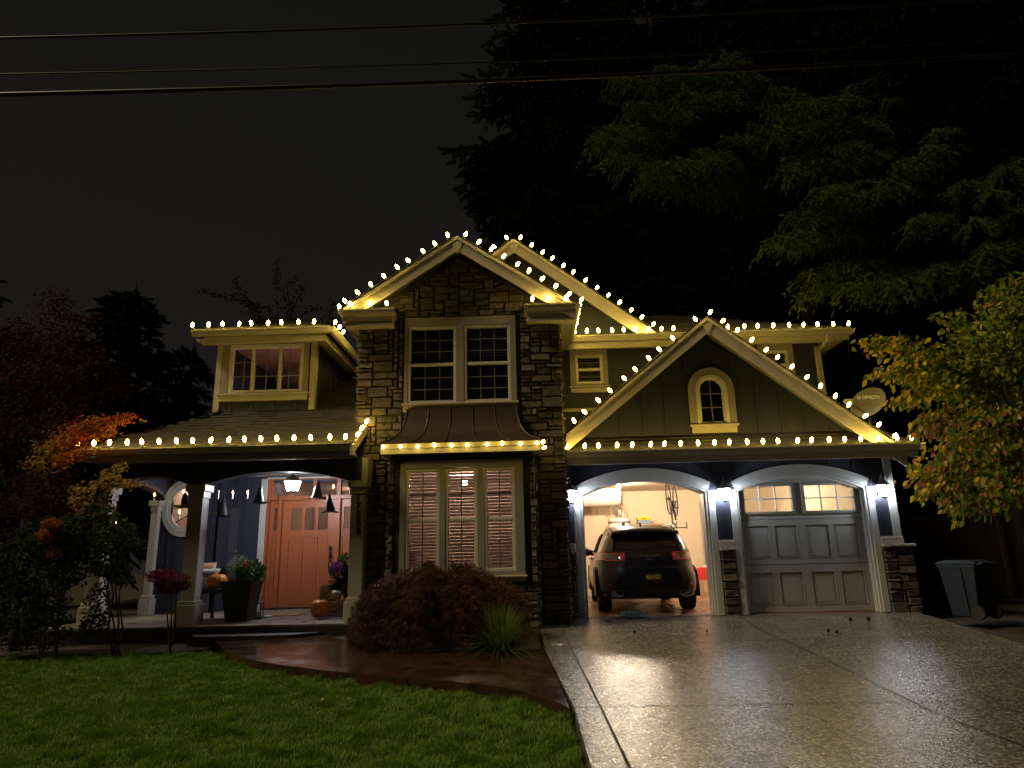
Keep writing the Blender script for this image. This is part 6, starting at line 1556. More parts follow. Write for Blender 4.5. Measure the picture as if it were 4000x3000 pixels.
def branches_to_points(bl, rng, per_m, spread, taper=True):
    P, O = [], []
    for pts in bl:
        pts = np.array([tuple(p) for p in pts], float); seg = np.linalg.norm(np.diff(pts, axis=0), axis=1); tot = seg.sum(); cum = np.concatenate([[0], np.cumsum(seg)])
        n = int(tot * per_m); u = rng.uniform(.15, 1, n) ** .8 * tot; idx = np.clip(np.searchsorted(cum, u) - 1, 0, len(seg) - 1); t = (u - cum[idx]) / seg[idx]
        q = pts[idx] + (pts[idx + 1] - pts[idx]) * t[:, None]; s_ = spread * (.35 + .75 * np.sin(np.pi * np.clip(u / tot, 0, 1) * .85 + .25))
        P.append(q + rng.normal(0, 1, (n, 3)) * s_[:, None] * np.array([1, 1, .45])); O.append(np.repeat((pts[-1] - pts[0])[None] / tot, n, 0))
    return np.concatenate(P), np.concatenate(O)
def pick(pal, n, rng, v=.25): return np.array(pal)[rng.integers(0, len(pal), n)] * rng.uniform(1 - v, 1 + v, (n, 1))
# ---- japanese maple at the left edge
rng = np.random.default_rng(40); MY = 10.3; mb_ = atg(70, 2560); mx_ = at(90, 2300, MY).x
JM = thing('japanese_maple', 'tall dark red maple at the left edge, one branch lit orange by the porch string', 'tree', (mx_, MY, -.15))
def B(*pts): return [at(x, y, Y) for x, y, Y in pts]
root = (60, 2200, 10.4)
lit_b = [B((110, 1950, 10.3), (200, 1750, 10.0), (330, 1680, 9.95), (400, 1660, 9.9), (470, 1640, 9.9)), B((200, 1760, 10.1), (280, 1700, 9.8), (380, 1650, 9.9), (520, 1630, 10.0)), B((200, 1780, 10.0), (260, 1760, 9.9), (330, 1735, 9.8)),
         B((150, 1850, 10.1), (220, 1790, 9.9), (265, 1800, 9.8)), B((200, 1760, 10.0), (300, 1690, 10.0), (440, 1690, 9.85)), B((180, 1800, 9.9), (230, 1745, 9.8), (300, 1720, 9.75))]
low_b = [B((330, 2080, 9.9), (380, 1930, 9.85), (430, 1850, 9.8), (480, 1815, 9.8)), B((330, 2050, 9.9), (340, 1930, 9.8), (300, 1905, 9.8)), B((380, 1930, 9.8), (430, 1900, 9.8), (530, 1885, 9.9)), B((340, 1980, 9.8), (300, 1950, 9.75), (290, 1945, 9.7)), B((370, 1940, 9.8), (400, 1880, 9.75), (440, 1870, 9.7))]
dark_b = [B((110, 1900, 10.6), (140, 1600, 10.8), (200, 1300, 11), (235, 1150, 11.1)), B((120, 1700, 10.8), (200, 1450, 11), (330, 1230, 11.2)), B((150, 1650, 10.8), (280, 1500, 11), (380, 1400, 11)), B((120, 1650, 10.8), (60, 1450, 11), (80, 1250, 11)),
          B((60, 1900, 10.4), (20, 1700, 10.6), (-60, 1500, 10.8)), B((100, 1800, 10.5), (180, 1700, 10.4), (260, 1600, 10.6)), B((110, 1900, 10.2), (180, 1830, 10.1), (180, 2000, 10.0), (230, 2080, 9.9)), B((90, 2000, 10.2), (60, 1950, 10), (20, 2000, 9.9)),
          B((100, 2050, 10.1), (60, 2100, 9.9), (30, 2130, 9.8)), B((150, 1700, 10.9), (300, 1560, 11.2), (400, 1530, 11.4), (470, 1500, 11.6)), B((200, 1450, 11), (260, 1350, 11.1), (330, 1330, 11.2)), B((150, 1950, 10.1), (170, 1950, 10), (190, 1900, 9.9), (200, 2000, 9.8)),
          B((20, 1900, 10.3), (-40, 1700, 10.3), (-100, 1650, 10.4)), B((80, 1750, 10.6), (60, 1600, 10.7), (20, 1480, 10.8)), B((120, 1600, 10.9), (120, 1450, 11), (110, 1330, 11.1))]
n0 = 0; Ps, Cs = [], []
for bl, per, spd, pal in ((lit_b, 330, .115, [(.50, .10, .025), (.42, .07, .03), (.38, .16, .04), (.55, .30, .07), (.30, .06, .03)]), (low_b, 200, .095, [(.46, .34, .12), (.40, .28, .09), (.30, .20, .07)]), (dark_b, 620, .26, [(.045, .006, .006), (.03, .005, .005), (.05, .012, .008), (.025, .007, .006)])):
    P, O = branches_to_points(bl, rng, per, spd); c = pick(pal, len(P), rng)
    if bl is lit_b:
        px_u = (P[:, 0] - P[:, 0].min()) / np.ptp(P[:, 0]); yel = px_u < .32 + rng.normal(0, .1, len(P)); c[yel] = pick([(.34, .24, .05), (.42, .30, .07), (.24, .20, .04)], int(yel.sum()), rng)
    Ps.append(P); Cs.append(c)
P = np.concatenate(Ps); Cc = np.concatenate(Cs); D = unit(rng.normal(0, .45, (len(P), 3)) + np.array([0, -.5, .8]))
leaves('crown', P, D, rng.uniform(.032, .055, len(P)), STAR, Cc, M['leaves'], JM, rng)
limbs = [([tuple(q) for q in b], [.022 - .017 * i / (len(b) - 1) for i in range(len(b))]) for b in lit_b + low_b + dark_b]
r0 = at(90, 2300, MY); trunk_mesh(JM, [(r0.x, MY, -.15), tuple(at(85, 2250, 10.35)), tuple(at(110, 1950, 10.3)), tuple(at(120, 1700, 10.8)), tuple(at(140, 1500, 10.9))], [.10, .08, .06, .045, .03], limbs=limbs + [([tuple(at(85, 2250, 10.35)), tuple(at(250, 2150, 10.1)), tuple(at(330, 2060, 9.9))], [.04, .025, .014])])
# ---- broadleaf tree at the right edge
rng = np.random.default_rng(41); RYd = 10.2; tr_ = at(4035, 2100, RYd)
RT = thing('broadleaf_tree', 'leafy tree at the right edge with yellow, green and rusty autumn leaves', 'tree', (tr_.x, RYd, -.15))
bl = [B((4030, 1600, 10.2), (4080, 1350, 10), (4060, 1150, 10)), B((4030, 1500, 10.1), (3960, 1250, 10), (3960, 1080, 10.1)), B((4060, 1800, 9.9), (4060, 1700, 9.6), (3990, 1600, 9.4)), B((4030, 1750, 10.2), (3850, 1550, 10.0), (3650, 1380, 9.9), (3480, 1345, 9.9), (3400, 1330, 9.9)), B((3900, 1560, 10), (3700, 1420, 9.9), (3560, 1440, 9.8), (3440, 1460, 9.8)), B((3900, 1600, 10), (3740, 1480, 9.9), (3600, 1520, 9.8), (3530, 1570, 9.75)),
      B((4000, 1750, 10.1), (3800, 1600, 9.9), (3700, 1620, 9.8), (3600, 1690, 9.75)), B((4030, 1800, 10.1), (3850, 1720, 9.9), (3700, 1780, 9.8), (3600, 1870, 9.7)), B((4030, 1850, 10.1), (3850, 1800, 9.8), (3720, 1850, 9.7), (3620, 1930, 9.7)),
      B((4030, 1900, 10.1), (3900, 1850, 9.8), (3800, 1940, 9.6), (3740, 2000, 9.6)), B((4040, 1900, 10.1), (3960, 1880, 9.7), (3900, 1950, 9.6), (3850, 2000, 9.55)), B((4030, 1700, 10.2), (3900, 1450, 10.2), (3800, 1300, 10.3), (3700, 1230, 10.4)), B((4030, 1650, 10.2), (3950, 1400, 10.2), (3900, 1200, 10.4), (3880, 1120, 10.5)),
      B((4030, 1650, 10.2), (4000, 1400, 10.0), (3980, 1200, 10.0)), B((3950, 1600, 10.2), (3850, 1450, 9.7), (3760, 1400, 9.5)), B((4000, 1700, 10), (3930, 1620, 9.5), (3850, 1650, 9.4)), B((4020, 1800, 10), (3960, 1720, 9.5), (3900, 1760, 9.4)), B((4060, 1900, 10), (4020, 1850, 9.5), (3980, 1920, 9.4)),
      B((3900, 1550, 10.1), (3800, 1500, 10.4), (3650, 1480, 10.5), (3580, 1420, 10.5)), B((4000, 1800, 10.2), (3850, 1700, 10.5), (3720, 1700, 10.6)), B((4030, 1700, 10.1), (4100, 1500, 10), (4150, 1300, 10)), B((4040, 1950, 10), (4100, 1850, 9.8), (4150, 1950, 9.7)), B((3980, 1500, 10.1), (3900, 1330, 9.8), (3800, 1340, 9.7))]
P, O = branches_to_points(bl, rng, 220, .19); A = unit(O * .7 + rng.normal(0, .35, (len(P), 3)) + np.array([0, -.15, -.85])); N = unit(rng.normal(0, .5, (len(P), 3)) + np.array([-.2, -.9, .3]))
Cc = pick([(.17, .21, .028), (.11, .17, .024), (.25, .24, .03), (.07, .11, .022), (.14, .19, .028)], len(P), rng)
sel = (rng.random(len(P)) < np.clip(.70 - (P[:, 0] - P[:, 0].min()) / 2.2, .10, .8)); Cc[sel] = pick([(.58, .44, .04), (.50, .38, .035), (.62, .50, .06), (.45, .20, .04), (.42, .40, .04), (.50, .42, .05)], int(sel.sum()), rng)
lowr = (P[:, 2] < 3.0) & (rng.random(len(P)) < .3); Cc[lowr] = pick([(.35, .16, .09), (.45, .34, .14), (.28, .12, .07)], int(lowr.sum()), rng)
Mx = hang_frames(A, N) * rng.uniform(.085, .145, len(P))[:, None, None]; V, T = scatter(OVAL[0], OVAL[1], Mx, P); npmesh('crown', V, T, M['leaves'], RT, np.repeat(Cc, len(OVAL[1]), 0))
trunk_mesh(RT, [(tr_.x + .05, RYd, -.15), (tr_.x + .05, RYd, 1.2), tuple(at(4030, 1850, RYd)), tuple(at(4030, 1600, RYd)), tuple(at(4000, 1300, 10.2))], [.07, .06, .05, .035, .015], limbs=[([tuple(q) for q in b], [.016, .012, .008, .005, .003][:len(b)]) for b in bl])
# ---- sparse tree twigs above the upper left room
rng = np.random.default_rng(42); TT = thing('sparse_tree', 'sparse dark tree behind the upper left room, twigs against the sky', 'tree', (at(1080, 1500, 19).x, 19, -.1))
bl = [B((1080, 1400, 19), (960, 1180, 19), (880, 1160, 19), (775, 1135, 19)), B((1080, 1400, 19), (1085, 1200, 19), (1080, 1090, 19), (1082, 1020, 19)), B((1080, 1350, 19), (1130, 1200, 19), (1120, 1110, 19), (1160, 1080, 19)), B((1080, 1350, 19), (1000, 1220, 19), (930, 1130, 19), (915, 1085, 19)), B((1080, 1350, 19), (1190, 1220, 19), (1260, 1200, 19)), B((1080, 1350, 19), (1170, 1150, 19), (1190, 1100, 19)), B((1080, 1380, 19), (1000, 1200, 19), (960, 1170, 19)), B((1080, 1380, 19), (1280, 1260, 19), (1300, 1180, 19)), B((1080, 1380, 19), (1050, 1200, 19), (1000, 1190, 19))]
P, O = branches_to_points(bl, rng, 75, .10); D = unit(rng.normal(0, 1, (len(P), 3))); leaves('crown', P, D, rng.uniform(.06, .11, len(P)), OVAL, pick([(.03, .025, .015), (.02, .018, .012)], len(P), rng), M['leaves'], TT, rng)
x0 = at(1080, 1500, 19).x; trunk_mesh(TT, [(x0, 19, -.1), (x0, 19, 3), tuple(at(1080, 1350, 19))], [.12, .10, .05], limbs=[([tuple(q) for q in b], [.03, .02, .014, .006][:len(b)]) for b in bl])
# ---- shrubs in the left bed
def stems(parent, base, tops, r_=.012, seed=0, name='stem'):
    rg = random.Random(seed); mb = MB()
    for t in tops:
        b = Vector(base) + Vector((rg.uniform(-.06, .06), rg.uniform(-.05, .05), 0)); t = Vector(t); m1_, m2_ = b.lerp(t, .35) + Vector((rg.uniform(-.07, .07), 0, 0)), b.lerp(t, .7) + Vector((rg.uniform(-.05, .05), 0, 0))
        mb.tube([b, m1_, m2_, t], [r_, r_ * .85, r_ * .7, r_ * .4], 6)
    return mb.build(name, M['bark'], parent, smooth=True)
def shrub(name, label, cat, base, blobs, n, tmpl, size, pal, seed, stemtops, r_=.012, hang=False, group=None):
    rng = np.random.default_rng(seed); S = thing(name, label, cat, base, group); Ps = []
    tot = sum(b[3] ** 2 for b in blobs)
    for (x, y, Y, rx, rz) in [(b[0], b[1], b[2], b[3], b[4] if len(b) > 4 else b[3]) for b in blobs]:
        c = at(x, y, Y); k = int(n * rx ** 2 / tot); v = unit(rng.normal(0, 1, (k, 3))) * rng.uniform(.35, 1.05, (k, 1)) ** .5; Ps.append(np.array(c) + v * np.array([rx, rx, rz]))
    P = np.concatenate(Ps); A = unit(rng.normal(0, .7, (len(P), 3)) + np.array([0, 0, -.45 if hang else .1])); N = unit(rng.normal(0, .6, (len(P), 3)) + np.array([0, -.5, .7]))
    Mx = hang_frames(A, N) * rng.uniform(size * .7, size * 1.25, len(P))[:, None, None]; V, T = scatter(tmpl[0], tmpl[1], Mx, P); npmesh('foliage', V, T, M['leaves'], S, np.repeat(pick(pal, len(P), rng), len(tmpl[1]), 0))
    stems(S, base, [at(x, y, Y) for x, y, Y in stemtops], r_, seed)
    return S
NG = [(.030, .05, .018), (.022, .04, .015), (.05, .075, .024), (.028, .035, .018)]
q = atg(425, 2575, -.08); shrub('nandina', 'leafy green shrub on thin bare stems before the leftmost porch column', 'shrub', (q.x, 9.6, -.16), [(400, 1990, 9.75, .18, .24), (395, 2180, 9.8, .17, .25), (385, 2350, 9.8, .17, .28), (370, 2440, 9.8, .16, .12), (450, 2120, 9.6, .26, .2), (480, 2080, 9.6, .18), (430, 2040, 9.6, .15), (520, 2130, 9.6, .14, .1), (440, 2220, 9.6, .22, .12), (470, 2260, 9.6, .14, .1), (390, 2100, 9.7, .16)], 2300, OVAL, .07, NG, 51, [(430, 2230, 9.6), (460, 2200, 9.6), (400, 2240, 9.6), (475, 2250, 9.6)], .014)
q = atg(240, 2590, -.08); shrub('green_shrub', 'dense dark green shrub with a few orange tips at the far left', 'shrub', (at(230, 2400, 9.5).x, 9.5, -.16), [(230, 2130, 9.5, .36, .3), (280, 2080, 9.4, .22), (160, 2100, 9.5, .3, .3), (270, 2230, 9.4, .26, .25), (200, 2250, 9.5, .3, .3), (120, 2250, 9.6, .3, .35), (180, 2380, 9.5, .3, .3), (60, 2180, 9.7, .3, .3), (60, 2380, 9.7, .35, .35)], 3600, OVAL, .075, [(.022, .038, .013), (.015, .028, .010), (.035, .055, .018)], 52, [(230, 2200, 9.5), (150, 2200, 9.5), (260, 2150, 9.5)], .016)
shrub('orange_shrub', 'small clump of orange-red leaves in the dark green shrub', 'shrub', (at(180, 2300, 9.2).x, 9.2, -.17), [(178, 2092, 9.2, .11, .09), (210, 2160, 9.2, .07), (200, 2050, 9.2, .12, .08)], 420, STAR, .04, [(.40, .09, .03), (.30, .07, .03), (.34, .15, .04)], 53, [(178, 2090, 9.2), (205, 2150, 9.2)], .008)
shrub('small_red_tree', 'small crimson leaved shrub on thin grey stems before the middle porch column', 'shrub', (at(655, 2555, 9.5).x, 9.5, -.17), [(660, 2262, 9.5, .25, .085), (615, 2245, 9.5, .15, .06), (705, 2285, 9.5, .14, .07), (650, 2235, 9.5, .14, .06), (675, 2300, 9.5, .18, .06)], 800, STAR, .040, [(.11, .014, .03), (.08, .012, .022), (.15, .03, .05), (.06, .012, .018)], 54, [(645, 2290, 9.5), (670, 2285, 9.5), (690, 2300, 9.5)], .013)
shrub('ground_shrub', 'low dark shrub in the shade below the porch at the far left', 'shrub', (at(60, 2540, 9.8).x, 9.8, -.1), [(40, 2470, 9.8, .4, .25), (190, 2480, 9.9, .3, .2)], 700, OVAL, .07, [(.02, .03, .012), (.03, .035, .015)], 55, [(60, 2460, 9.8), (150, 2470, 9.8)], .01)
# ---- weeping laceleaf maple dome in front of the bay
rng = np.random.default_rng(60); DC = at(1712, 2395, 9.95); DC = Vector((DC.x, 9.95, .10)); rx, ry, rz = 1.22, 1.0, .80
LM = thing('laceleaf_maple', 'low dome of weeping dark red laceleaf maple under the bay windows', 'shrub', (DC.x, DC.y, -.1))
n = 12500; th = rng.uniform(0, 2 * math.pi, n); u = rng.uniform(-.28, 1, n) 
u = np.where(rng.random(n) < .25, rng.uniform(.2, 1, n), u); k = np.sqrt(np.clip(1 - np.clip(u, 0, 1) ** 2, 0, 1)); rad = 1 - .14 * rng.random(n) ** 2 + .05 * np.sin(th * 5 + u * 4) + .035 * np.sin(th * 11 + 2) + .05 * np.sin(th * 23 + u * 17) * np.sin(u * 14 + th * 3)
k = k ** .75
P = np.stack([DC.x + rx * k * np.cos(th) * rad + .10 * np.maximum(0, -u) * np.cos(th), DC.y + ry * k * np.sin(th) * rad, DC.z + rz * u * rad + .05 * np.sin(th * 7)], 1)
skew = (P[:, 0] - DC.x); P[:, 2] -= .05 * np.maximum(0, -skew) 
A = unit(np.stack([np.cos(th) * .55, np.sin(th) * .55, -.75 + 0 * th], 1) + rng.normal(0, .38, (n, 3))); N = unit(np.stack([np.cos(th), np.sin(th), u + .3], 1) + rng.normal(0, .5, (n, 3)))
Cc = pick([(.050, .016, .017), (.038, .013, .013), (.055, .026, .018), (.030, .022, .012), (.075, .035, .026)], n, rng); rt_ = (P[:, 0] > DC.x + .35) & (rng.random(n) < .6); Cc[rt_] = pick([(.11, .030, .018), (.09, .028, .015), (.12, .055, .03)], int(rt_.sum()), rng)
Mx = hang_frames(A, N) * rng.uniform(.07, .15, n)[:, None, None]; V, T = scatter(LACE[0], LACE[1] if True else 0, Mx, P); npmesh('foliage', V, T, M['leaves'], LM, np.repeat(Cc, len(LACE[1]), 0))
lb = []
for k_ in range(16):
    a = k_ * 2 * math.pi / 16 + .2; lb.append(([(DC.x, DC.y, .15), (DC.x + .35 * math.cos(a), DC.y + .3 * math.sin(a), .62), (DC.x + .85 * math.cos(a), DC.y + .7 * math.sin(a), .55), (DC.x + 1.12 * math.cos(a), DC.y + .92 * math.sin(a), .15)], [.03, .022, .012, .004]))
trunk_mesh(LM, [(DC.x, DC.y, -.1), (DC.x + .04, DC.y, .1), (DC.x, DC.y, .4)], [.08, .06, .04], limbs=lb)
# ---- ornamental grass clump
rng = np.random.default_rng(61)
def grass_clump(name, label, c, n, L0, spread, pal, w_=.006, cat='ornamental grass', parent=None):
    S = thing(name, label, cat, c) if parent is None else parent
    az = rng.uniform(0, 2 * math.pi, n); el = np.abs(rng.normal(0, .55, n)).clip(0, 1.35) * spread; L = L0 * rng.uniform(.6, 1.15, n); V, T = [], []
    base = np.array(c) + np.stack([np.cos(az), np.sin(az), 0 * az], 1) * (rng.random(n) ** .5 * .10)[:, None]
    d0 = np.stack([np.cos(az) * np.sin(el), np.sin(az) * np.sin(el), np.cos(el)], 1); sd = np.stack([-np.sin(az), np.cos(az), 0 * az], 1)
    ts = np.array([0, .3, .55, .78, 1.0]); rows = []
    for t in ts:
        out = np.stack([np.cos(az), np.sin(az), 0 * az], 1)
        p = base + d0 * (L * t)[:, None] + out * (L * .38 * t * t * np.sin(el + .3))[:, None] + np.array([0, 0, -1.]) * (L * .42 * t ** 2.4 * (el + .25))[:, None]; ww = w_ * (1 - t) ** .6 + .0008
        rows += [p - sd * ww / 2, p + sd * ww / 2]
    V = np.stack(rows, 1).reshape(-1, 3); V[:, 2] = np.maximum(V[:, 2], c[2] + .002)
    q_ = np.array([(2 * i, 2 * i + 1, 2 * i + 3, 2 * i + 2) for i in range(len(ts) - 1)]); T = (q_[None] + (np.arange(n) * 2 * len(ts))[:, None, None]).reshape(-1, 4)
    npmesh('blades', V, T, M['leaves'], S, np.repeat(pick(pal, n, rng), len(ts) - 1, 0), nf=4); return S
gc = at(1955, 2520, 9.05); grass_clump('ornamental_grass', 'fountain of long green grass blades at the right foot of the red dome', (gc.x, 9.05, -.13), 1000, .64, 1.0, [(.08, .14, .028), (.11, .17, .04), (.055, .10, .024), (.15, .19, .06)], .009)
gc = at(1470, 2490, 10.2); grass_clump('grass_tuft', 'small dark grass tuft at the left end of the bed by the walkway', (gc.x, 9.9, -.10), 60, .22, 1.0, [(.03, .05, .015)], .006)
# ---- planter and pot plants on the porch
rng = np.random.default_rng(62)
def leafball(name, parent, c, r_, rz, n, tmpl, sz, pal, up_=.3):
    v = unit(rng.normal(0, 1, (n, 3))) * rng.uniform(.2, 1, (n, 1)) ** .5; P = np.array(c) + v * np.array([r_, r_, rz]); A = unit(v + rng.normal(0, .4, (n, 3)) + np.array([0, 0, up_])); N = unit(rng.normal(0, .6, (n, 3)) + np.array([0, -.6, .6]))
    Mx = hang_frames(A, N) * rng.uniform(sz * .7, sz * 1.2, n)[:, None, None]; V, T = scatter(tmpl[0], tmpl[1], Mx, P); return npmesh(name, V, T, M['leaves'], parent, np.repeat(pick(pal, n, rng), len(tmpl[1]), 0))
leafball('foliage', PT, (px_ + .12, py_, .86), .22, .16, 480, OVAL, .085, [(.10, .17, .04), (.07, .13, .03), (.13, .20, .06)])
leafball('silver_foliage', PT, (px_ - .08, py_, .90), .20, .24, 800, OVAL, .035, [(.28, .32, .26), (.20, .25, .19), (.35, .38, .33)])
leafball('flower', PT, (px_ + .10, py_ - .14, .98), .05, .04, 40, STAR, .025, [(.45, .02, .02)])
mp = at(1322, 2232, 12.3); MU = thing('potted_mum', 'purple flowering mum in a pot behind the crates', 'potted plant', (mp.x, 12.35, .62))
MB().lathe([(.09, .50), (.12, .70), (.125, .70), (.125, .72), (.10, .72)], (mp.x, 12.35, 0), 16).build('pot', M['black_metal'], MU, smooth=40)
leafball('foliage', MU, (mp.x, 12.35, .80), .17, .12, 400, OVAL, .05, [(.06, .10, .03), (.05, .08, .03)]); leafball('blossom', MU, (mp.x - .01, 12.28, .90), .15, .10, 380, STAR, .028, [(.22, .06, .26), (.30, .10, .34), (.16, .04, .20)])
g3 = at(1352, 2212, 12.4); GE_ = thing('potted_geranium', 'green potted plant with one red bloom beside the number column', 'potted plant', (g3.x, 12.5, .62)); MB().lathe([(.08, .62), (.10, .80), (.11, .80), (.09, .82)], (g3.x, 12.5, 0), 14).build('pot', M['black_metal'], GE_, smooth=40)
leafball('foliage', GE_, (g3.x, 12.45, .98), .15, .13, 260, OVAL, .08, [(.08, .16, .03), (.06, .12, .03)]); leafball('blossom', GE_, (g3.x - .02, 12.38, 1.13), .04, .04, 50, STAR, .02, [(.55, .02, .03)])
g4 = at(1350, 2290, 12.0); HS = thing('dried_mum', 'brown dried flower ball next to the cream gourd', 'potted plant', (g4.x, 12.05, .36)); leafball('foliage', HS, (g4.x + .04, 12.1, .52), .14, .14, 700, STAR, .03, [(.12, .06, .04), (.09, .05, .035)]); MB().lathe([(.07, .362), (.09, .45)], (g4.x + .04, 12.1, 0), 12).build('pot', M['black_metal'], HS)
# ---- lawn
rng = np.random.default_rng(70)
def vnoise(x, y, s_, seed):
    r2 = np.random.default_rng(seed); G = r2.random((64, 64)); xi, yi = x / s_, y / s_; x0, y0 = np.floor(xi).astype(int), np.floor(yi).astype(int); fx, fy = xi - x0, yi - y0; fx, fy = fx * fx * (3 - 2 * fx), fy * fy * (3 - 2 * fy)
    g_ = lambda a, b: G[a % 64, b % 64]; return (g_(x0, y0) * (1 - fx) + g_(x0 + 1, y0) * fx) * (1 - fy) + (g_(x0, y0 + 1) * (1 - fx) + g_(x0 + 1, y0 + 1) * fx) * fy
def inside(x, y, poly):
    r_ = np.zeros(len(x), bool); n = len(poly)
    for i in range(n):
        (x1, y1), (x2, y2) = poly[i], poly[(i + 1) % n]; c = ((y1 > y) != (y2 > y)) & (x < (x2 - x1) * (y - y1) / ((y2 - y1) or 1e-9) + x1); r_ ^= c
    return r_
N_ = 620000; y = 3.2 + (9.8 - 3.2) * rng.random(N_) ** 1.25; x = -.84 * y - .6 + rng.random(N_) * (.84 * y + 1.1)
ok_ = inside(x, y, LAWN); x, y = x[ok_], y[ok_]
h1 = vnoise(x, y, .16, 1) * .55 + vnoise(x, y, .07, 2) * .45; h2 = vnoise(x, y, .9, 3)
keep = rng.random(len(x)) < (.18 + 1.1 * h1); x, y, h1, h2 = x[keep], y[keep], h1[keep], h2[keep]
n = len(x); H1 = (.010 + .105 * h1 ** 2.6 + .012 * h2) * rng.uniform(.7, 1.25, n); la = vnoise(x, y, .22, 5) * 9 + rng.normal(0, .9, n); lr = H1 * rng.uniform(.2, .9, n)
z0 = -.04 * (11.9 - y) - .10; wv = rng.uniform(0, math.pi, n); hw_ = .0032 + .0010 * (y - 4) * .5
b1 = np.stack([x - np.cos(wv) * hw_, y - np.sin(wv) * hw_, z0], 1); b2 = np.stack([x + np.cos(wv) * hw_, y + np.sin(wv) * hw_, z0], 1); tp = np.stack([x + np.cos(la) * lr, y + np.sin(la) * lr, z0 + H1], 1)
V = np.stack([b1, b2, tp], 1).reshape(-1, 3); T = np.arange(3 * n).reshape(-1, 3)
gc_ = pick([(.14, .26, .020), (.10, .21, .016), (.17, .29, .030), (.15, .21, .038)], n, rng, .3); npmesh('grass', V, T, leafmat('grass_blade', .25, .55, .3), None, gc_, kind='stuff')
tag(bpy.data.objects['grass'], 'short clumpy damp lawn grass', 'grass')
# ---- fallen leaves on the lawn and concrete
for k, (x, y, c) in enumerate(((1255, 2742, (.5, .45, .1)), (2300, 2600, (.2, .1, .05)), (3975, 2507, (.6, .5, .12)), (2235, 2500, (.2, .15, .08)), (2690, 2860, (.12, .06, .03)))):
    q = atg(x, y, .0 if x > 2000 else -.05); a = k * 1.3; Vv = OVAL[0] * .06; mb = MB(); mb.col = c; mb._add([(q.x + v[0] * math.cos(a) - v[1] * math.sin(a), q.y + v[0] * math.sin(a) + v[1] * math.cos(a), q.z + .012 + abs(v[2]) * 2) for v in Vv], [tuple(t) for t in OVAL[1].tolist()])
    tag(mb.build('fallen_leaf', M['leaves'], None, origin=q), ['single yellow leaf lying on the lawn', 'brown leaf on the concrete right of the border strip', 'yellow leaf at the far right edge of the driveway', 'brown leaf at the top of the border strip', 'dark brown leaf low in the middle of the driveway'][k], 'leaf')
# ------------------------------------------------------------------ fence, bin, wires, dish
fn = thing('board_fence', 'dark brown board fence in the side yard at the far right', 'fence', (9.5, 16.2, -.1)); fm_ = mat('fence_wood', (.034, .021, .013), .85, noise=.35, nscale=6, bump=.5, bscale=20, stretch=(1, 1, .15))
mb = MB(); rg = random.Random(4)
for i in range(44): x = 7.0 + i * .152; h = 1.72 + rg.uniform(-.01, .01); mb.cbox(x, x + .144, 16.2, 16.22, -.1, h, .003)
mb.build('board', fm_, fn)
for x in (8.3, 10.7, 13.1): MB().cbox(x, x + .10, 16.10, 16.195, -.1, 1.80).build('post', fm_, fn)
MB().cbox(7.0, 13.7, 16.225, 16.26, 1.45, 1.54).cbox(7.0, 13.7, 16.225, 16.26, .3, .39).build('rail', fm_, fn)
q = atg(3846, 2424); BN = thing('wheelie_bin', 'grey-blue wheeled bin with closed lid beside the fence', 'bin', (q.x + .1, q.y + .3, q.z)); bl_ = mat('bin_plastic', (.010, .018, .032), .45, noise=.12, nscale=6)
Mx = Matrix.Translation((q.x + .02, q.y + .32, q.z)) @ Matrix.Rotation(R(28), 4, 'Z') @ Matrix.Scale(.88, 4)
def bb(mb, nm, m_=None, **k): mb.xform(Mx); return mb.build(nm, m_ or bl_, BN, **k)
mb = MB(); mb.loft([[(-.20, -.25, .05), (.20, -.25, .05), (.20, .20, .05), (-.20, .20, .05)], [(-.215, -.265, .3), (.215, -.265, .3), (.215, .22, .3), (-.215, .22, .3)], [(-.26, -.33, .86), (.26, -.33, .86), (.26, .28, .86), (-.26, .28, .86)], [(-.275, -.345, .86), (.275, -.345, .86), (.275, .295, .86), (-.275, .295, .86)], [(-.275, -.345, .91), (.275, -.345, .91), (.275, .295, .91), (-.275, .295, .91)]])
for sx_ in (-1, 1): mb.bar((sx_ * .207, -.1, .1), (sx_ * .255, -.1, .84), .02, .05)
bb(mb, 'bin_body')
mb = MB(); mb.loft([[(-.29, -.37, .915), (.29, -.37, .915), (.29, .31, .915), (-.29, .31, .915)], [(-.29, -.37, .935), (.29, -.37, .935), (.29, .31, .935), (-.29, .31, .935)], [(-.20, -.26, .975), (.20, -.26, .975), (.20, .2, .975), (-.20, .2, .975)]]); bb(mb, 'lid')
bb(MB().tube([(-.22, -.36, .90), (-.22, -.44, .925), (.22, -.44, .925), (.22, -.36, .90)], .014, 8), 'handle')
for sx_ in (-1, 1):
    T_ = bb(MB().lathe([(.045, -.035), (.105, -.035), (.115, -.02), (.115, .02), (.105, .035), (.045, .035)], (sx_ * .23, -.27, .115), 22, axis='x'), 'wheel', tyre, smooth=40)
    mb = MB().lathe([(.045, -.02), (.045, .02)], (sx_ * .23, -.27, .115), 14, axis='x'); mb.xform(Mx); mb.build('hub', M['iron'], T_)
bb(MB().tube([(-.23, -.27, .115), (.23, -.27, .115)], .012, 8), 'axle', M['iron'])
wmt = mat('cable_jacket', (.004, .004, .005), .5, spec=.3)
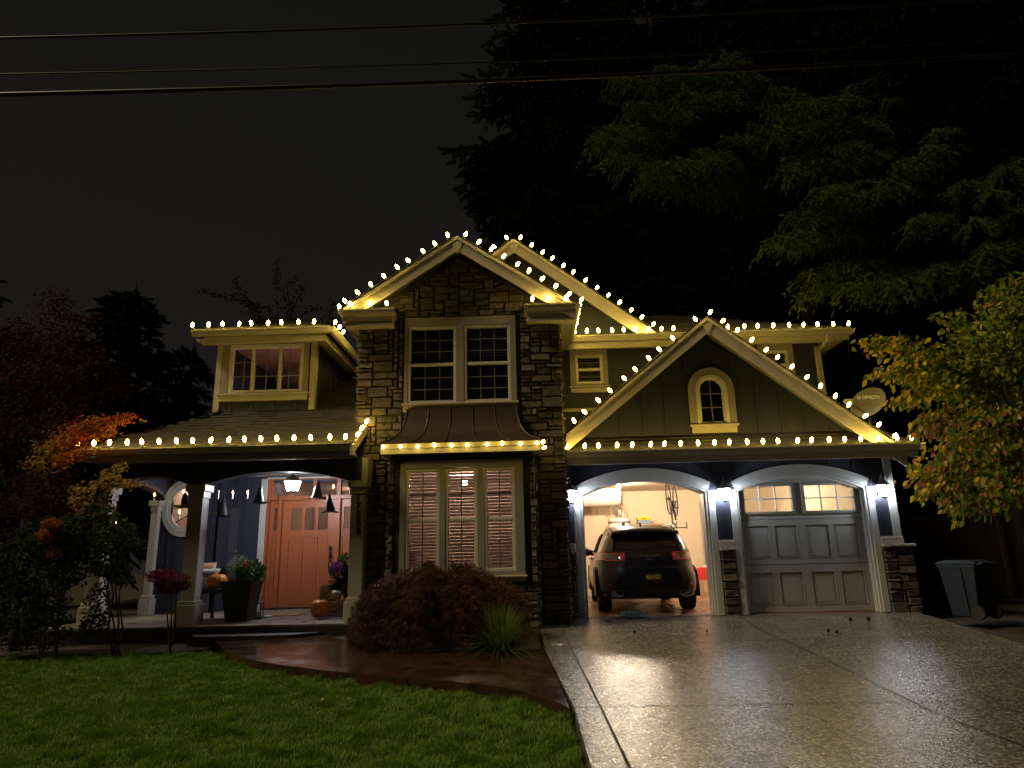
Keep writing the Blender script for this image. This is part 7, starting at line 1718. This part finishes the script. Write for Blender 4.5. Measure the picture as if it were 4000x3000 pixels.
for nm, a, b, r_, lb in (('utility_cable', (-400, 158), (4400, -32), .016, 'upper thick black overhead cable'), ('utility_cable', (-400, 296), (4400, 132), .008, 'thin middle overhead wire'), ('utility_cable', (-400, 378), (4400, 190), .028, 'lowest and thickest black overhead cable')):
    A_, B_ = at(*a, 7.0), at(*b, 7.6); d = (B_ - A_); pts = [A_ + d * t + Vector((0, 0, -.10 * math.sin(math.pi * t))) for t in np.linspace(0, 1, 40)]
    A0, B0 = A_ - d * 2, B_ + d * 2
    mb = MB().tube([A0 + Vector((0, 0, .8))] + pts + [B0 + Vector((0, 0, .8))], r_, 8)
    tag(mb.build(nm, wmt, None, smooth=True, origin=A_), lb, 'cable', 'overhead utility cables')
wp = [at(3313, 1312, 13.5), at(3318, 1400, 13.5), at(3326, 1510, 13.5), at(3330, 1600, 13.5)]
tag(MB().tube(wp, .005, 4).build('drop_wire', M['cable'], None, origin=wp[0]), 'thin wire dropping from the upper eave to the satellite dish', 'cable')
dc = at(3391, 1572, 12.4); SD = thing('satellite_dish', 'grey oval satellite dish with light lettering on the garage roof', 'satellite dish', (dc.x + .06, 12.55, gtop(dc.x + .06)))
dm_ = mat('dish_grey', (.27, .26, .235), .45); NR_ = 36; mb = MB(); Mx = Matrix.Translation(dc) @ Matrix.Rotation(R(-10), 4, 'Z') @ Matrix.Rotation(R(12), 4, 'X') @ Matrix.Rotation(R(-33), 4, 'Y')
rings = []
for t in (1.0, .8, .6, .4, .2, .02): rings.append([(.335 * t * math.cos(a), .07 * (1 - t * t), .235 * t * math.sin(a)) for a in [2 * math.pi * i / NR_ for i in range(NR_)]])
rings = [[(x, y + .012, z) for x, y, z in rings[0]]] + rings
mb.loft([[(x * 1.01, y, z * 1.01) for x, y, z in rings[0]]] + rings[1:], capa=False); mb.xform(Mx); DI = mb.build('reflector', dm_, SD, smooth=60)
lt_ = mat('dish_white', (.85, .83, .78), .5)
Tx = Matrix.Translation(dc + Vector((.055, -.02, .09))) @ Matrix.Rotation(R(-10), 4, 'Z') @ Matrix.Rotation(R(5), 4, 'X') @ Matrix.Rotation(R(4), 4, 'Y') @ FACE
text_mesh('DIRECTV', .080, lt_, DI, Tx, name='lettering', ext=.002, bold=.003, sx=.92)
mb = MB().lathe([(.001, .0), (.034, .0), (.034, .004), (.001, .004)], (0, 0, 0), 24, axis='y'); mb.xform(Matrix.Translation(dc + Vector((-.165, -.024, .090)))); mb.build('emblem', lt_, DI)
st_ = MB()
for k in (-1, 0, 1): st_.box(dc.x - .165 - (.028, .031, .028)[k + 1], dc.x - .165 + (.02, .031, .02)[k + 1], dc.y - .0275, dc.y - .0245, dc.z + .088 + k * .015, dc.z + .093 + k * .015)
st_.build('emblem_stripe', dm_, DI)
MB().tube([(dc.x + .04, dc.y + .10, dc.z - .02), (dc.x + .06, 12.55, dc.z - .16), (dc.x + .06, 12.55, gtop(dc.x + .06) - .02)], .022, 8).build('mast', M['iron'], SD, smooth=True)
la = at(3316, 1570, 12.05); MB().tube([(dc.x - .02, dc.y + .02, dc.z - .25), (la.x + .05, la.y + .02, la.z - .03)], .012, 6).build('feed_arm', M['iron'], SD); MB().cbox(la.x - .075, la.x + .075, la.y - .03, la.y + .05, la.z - .03, la.z + .05, .008).build('feed_horn', dm_, SD)
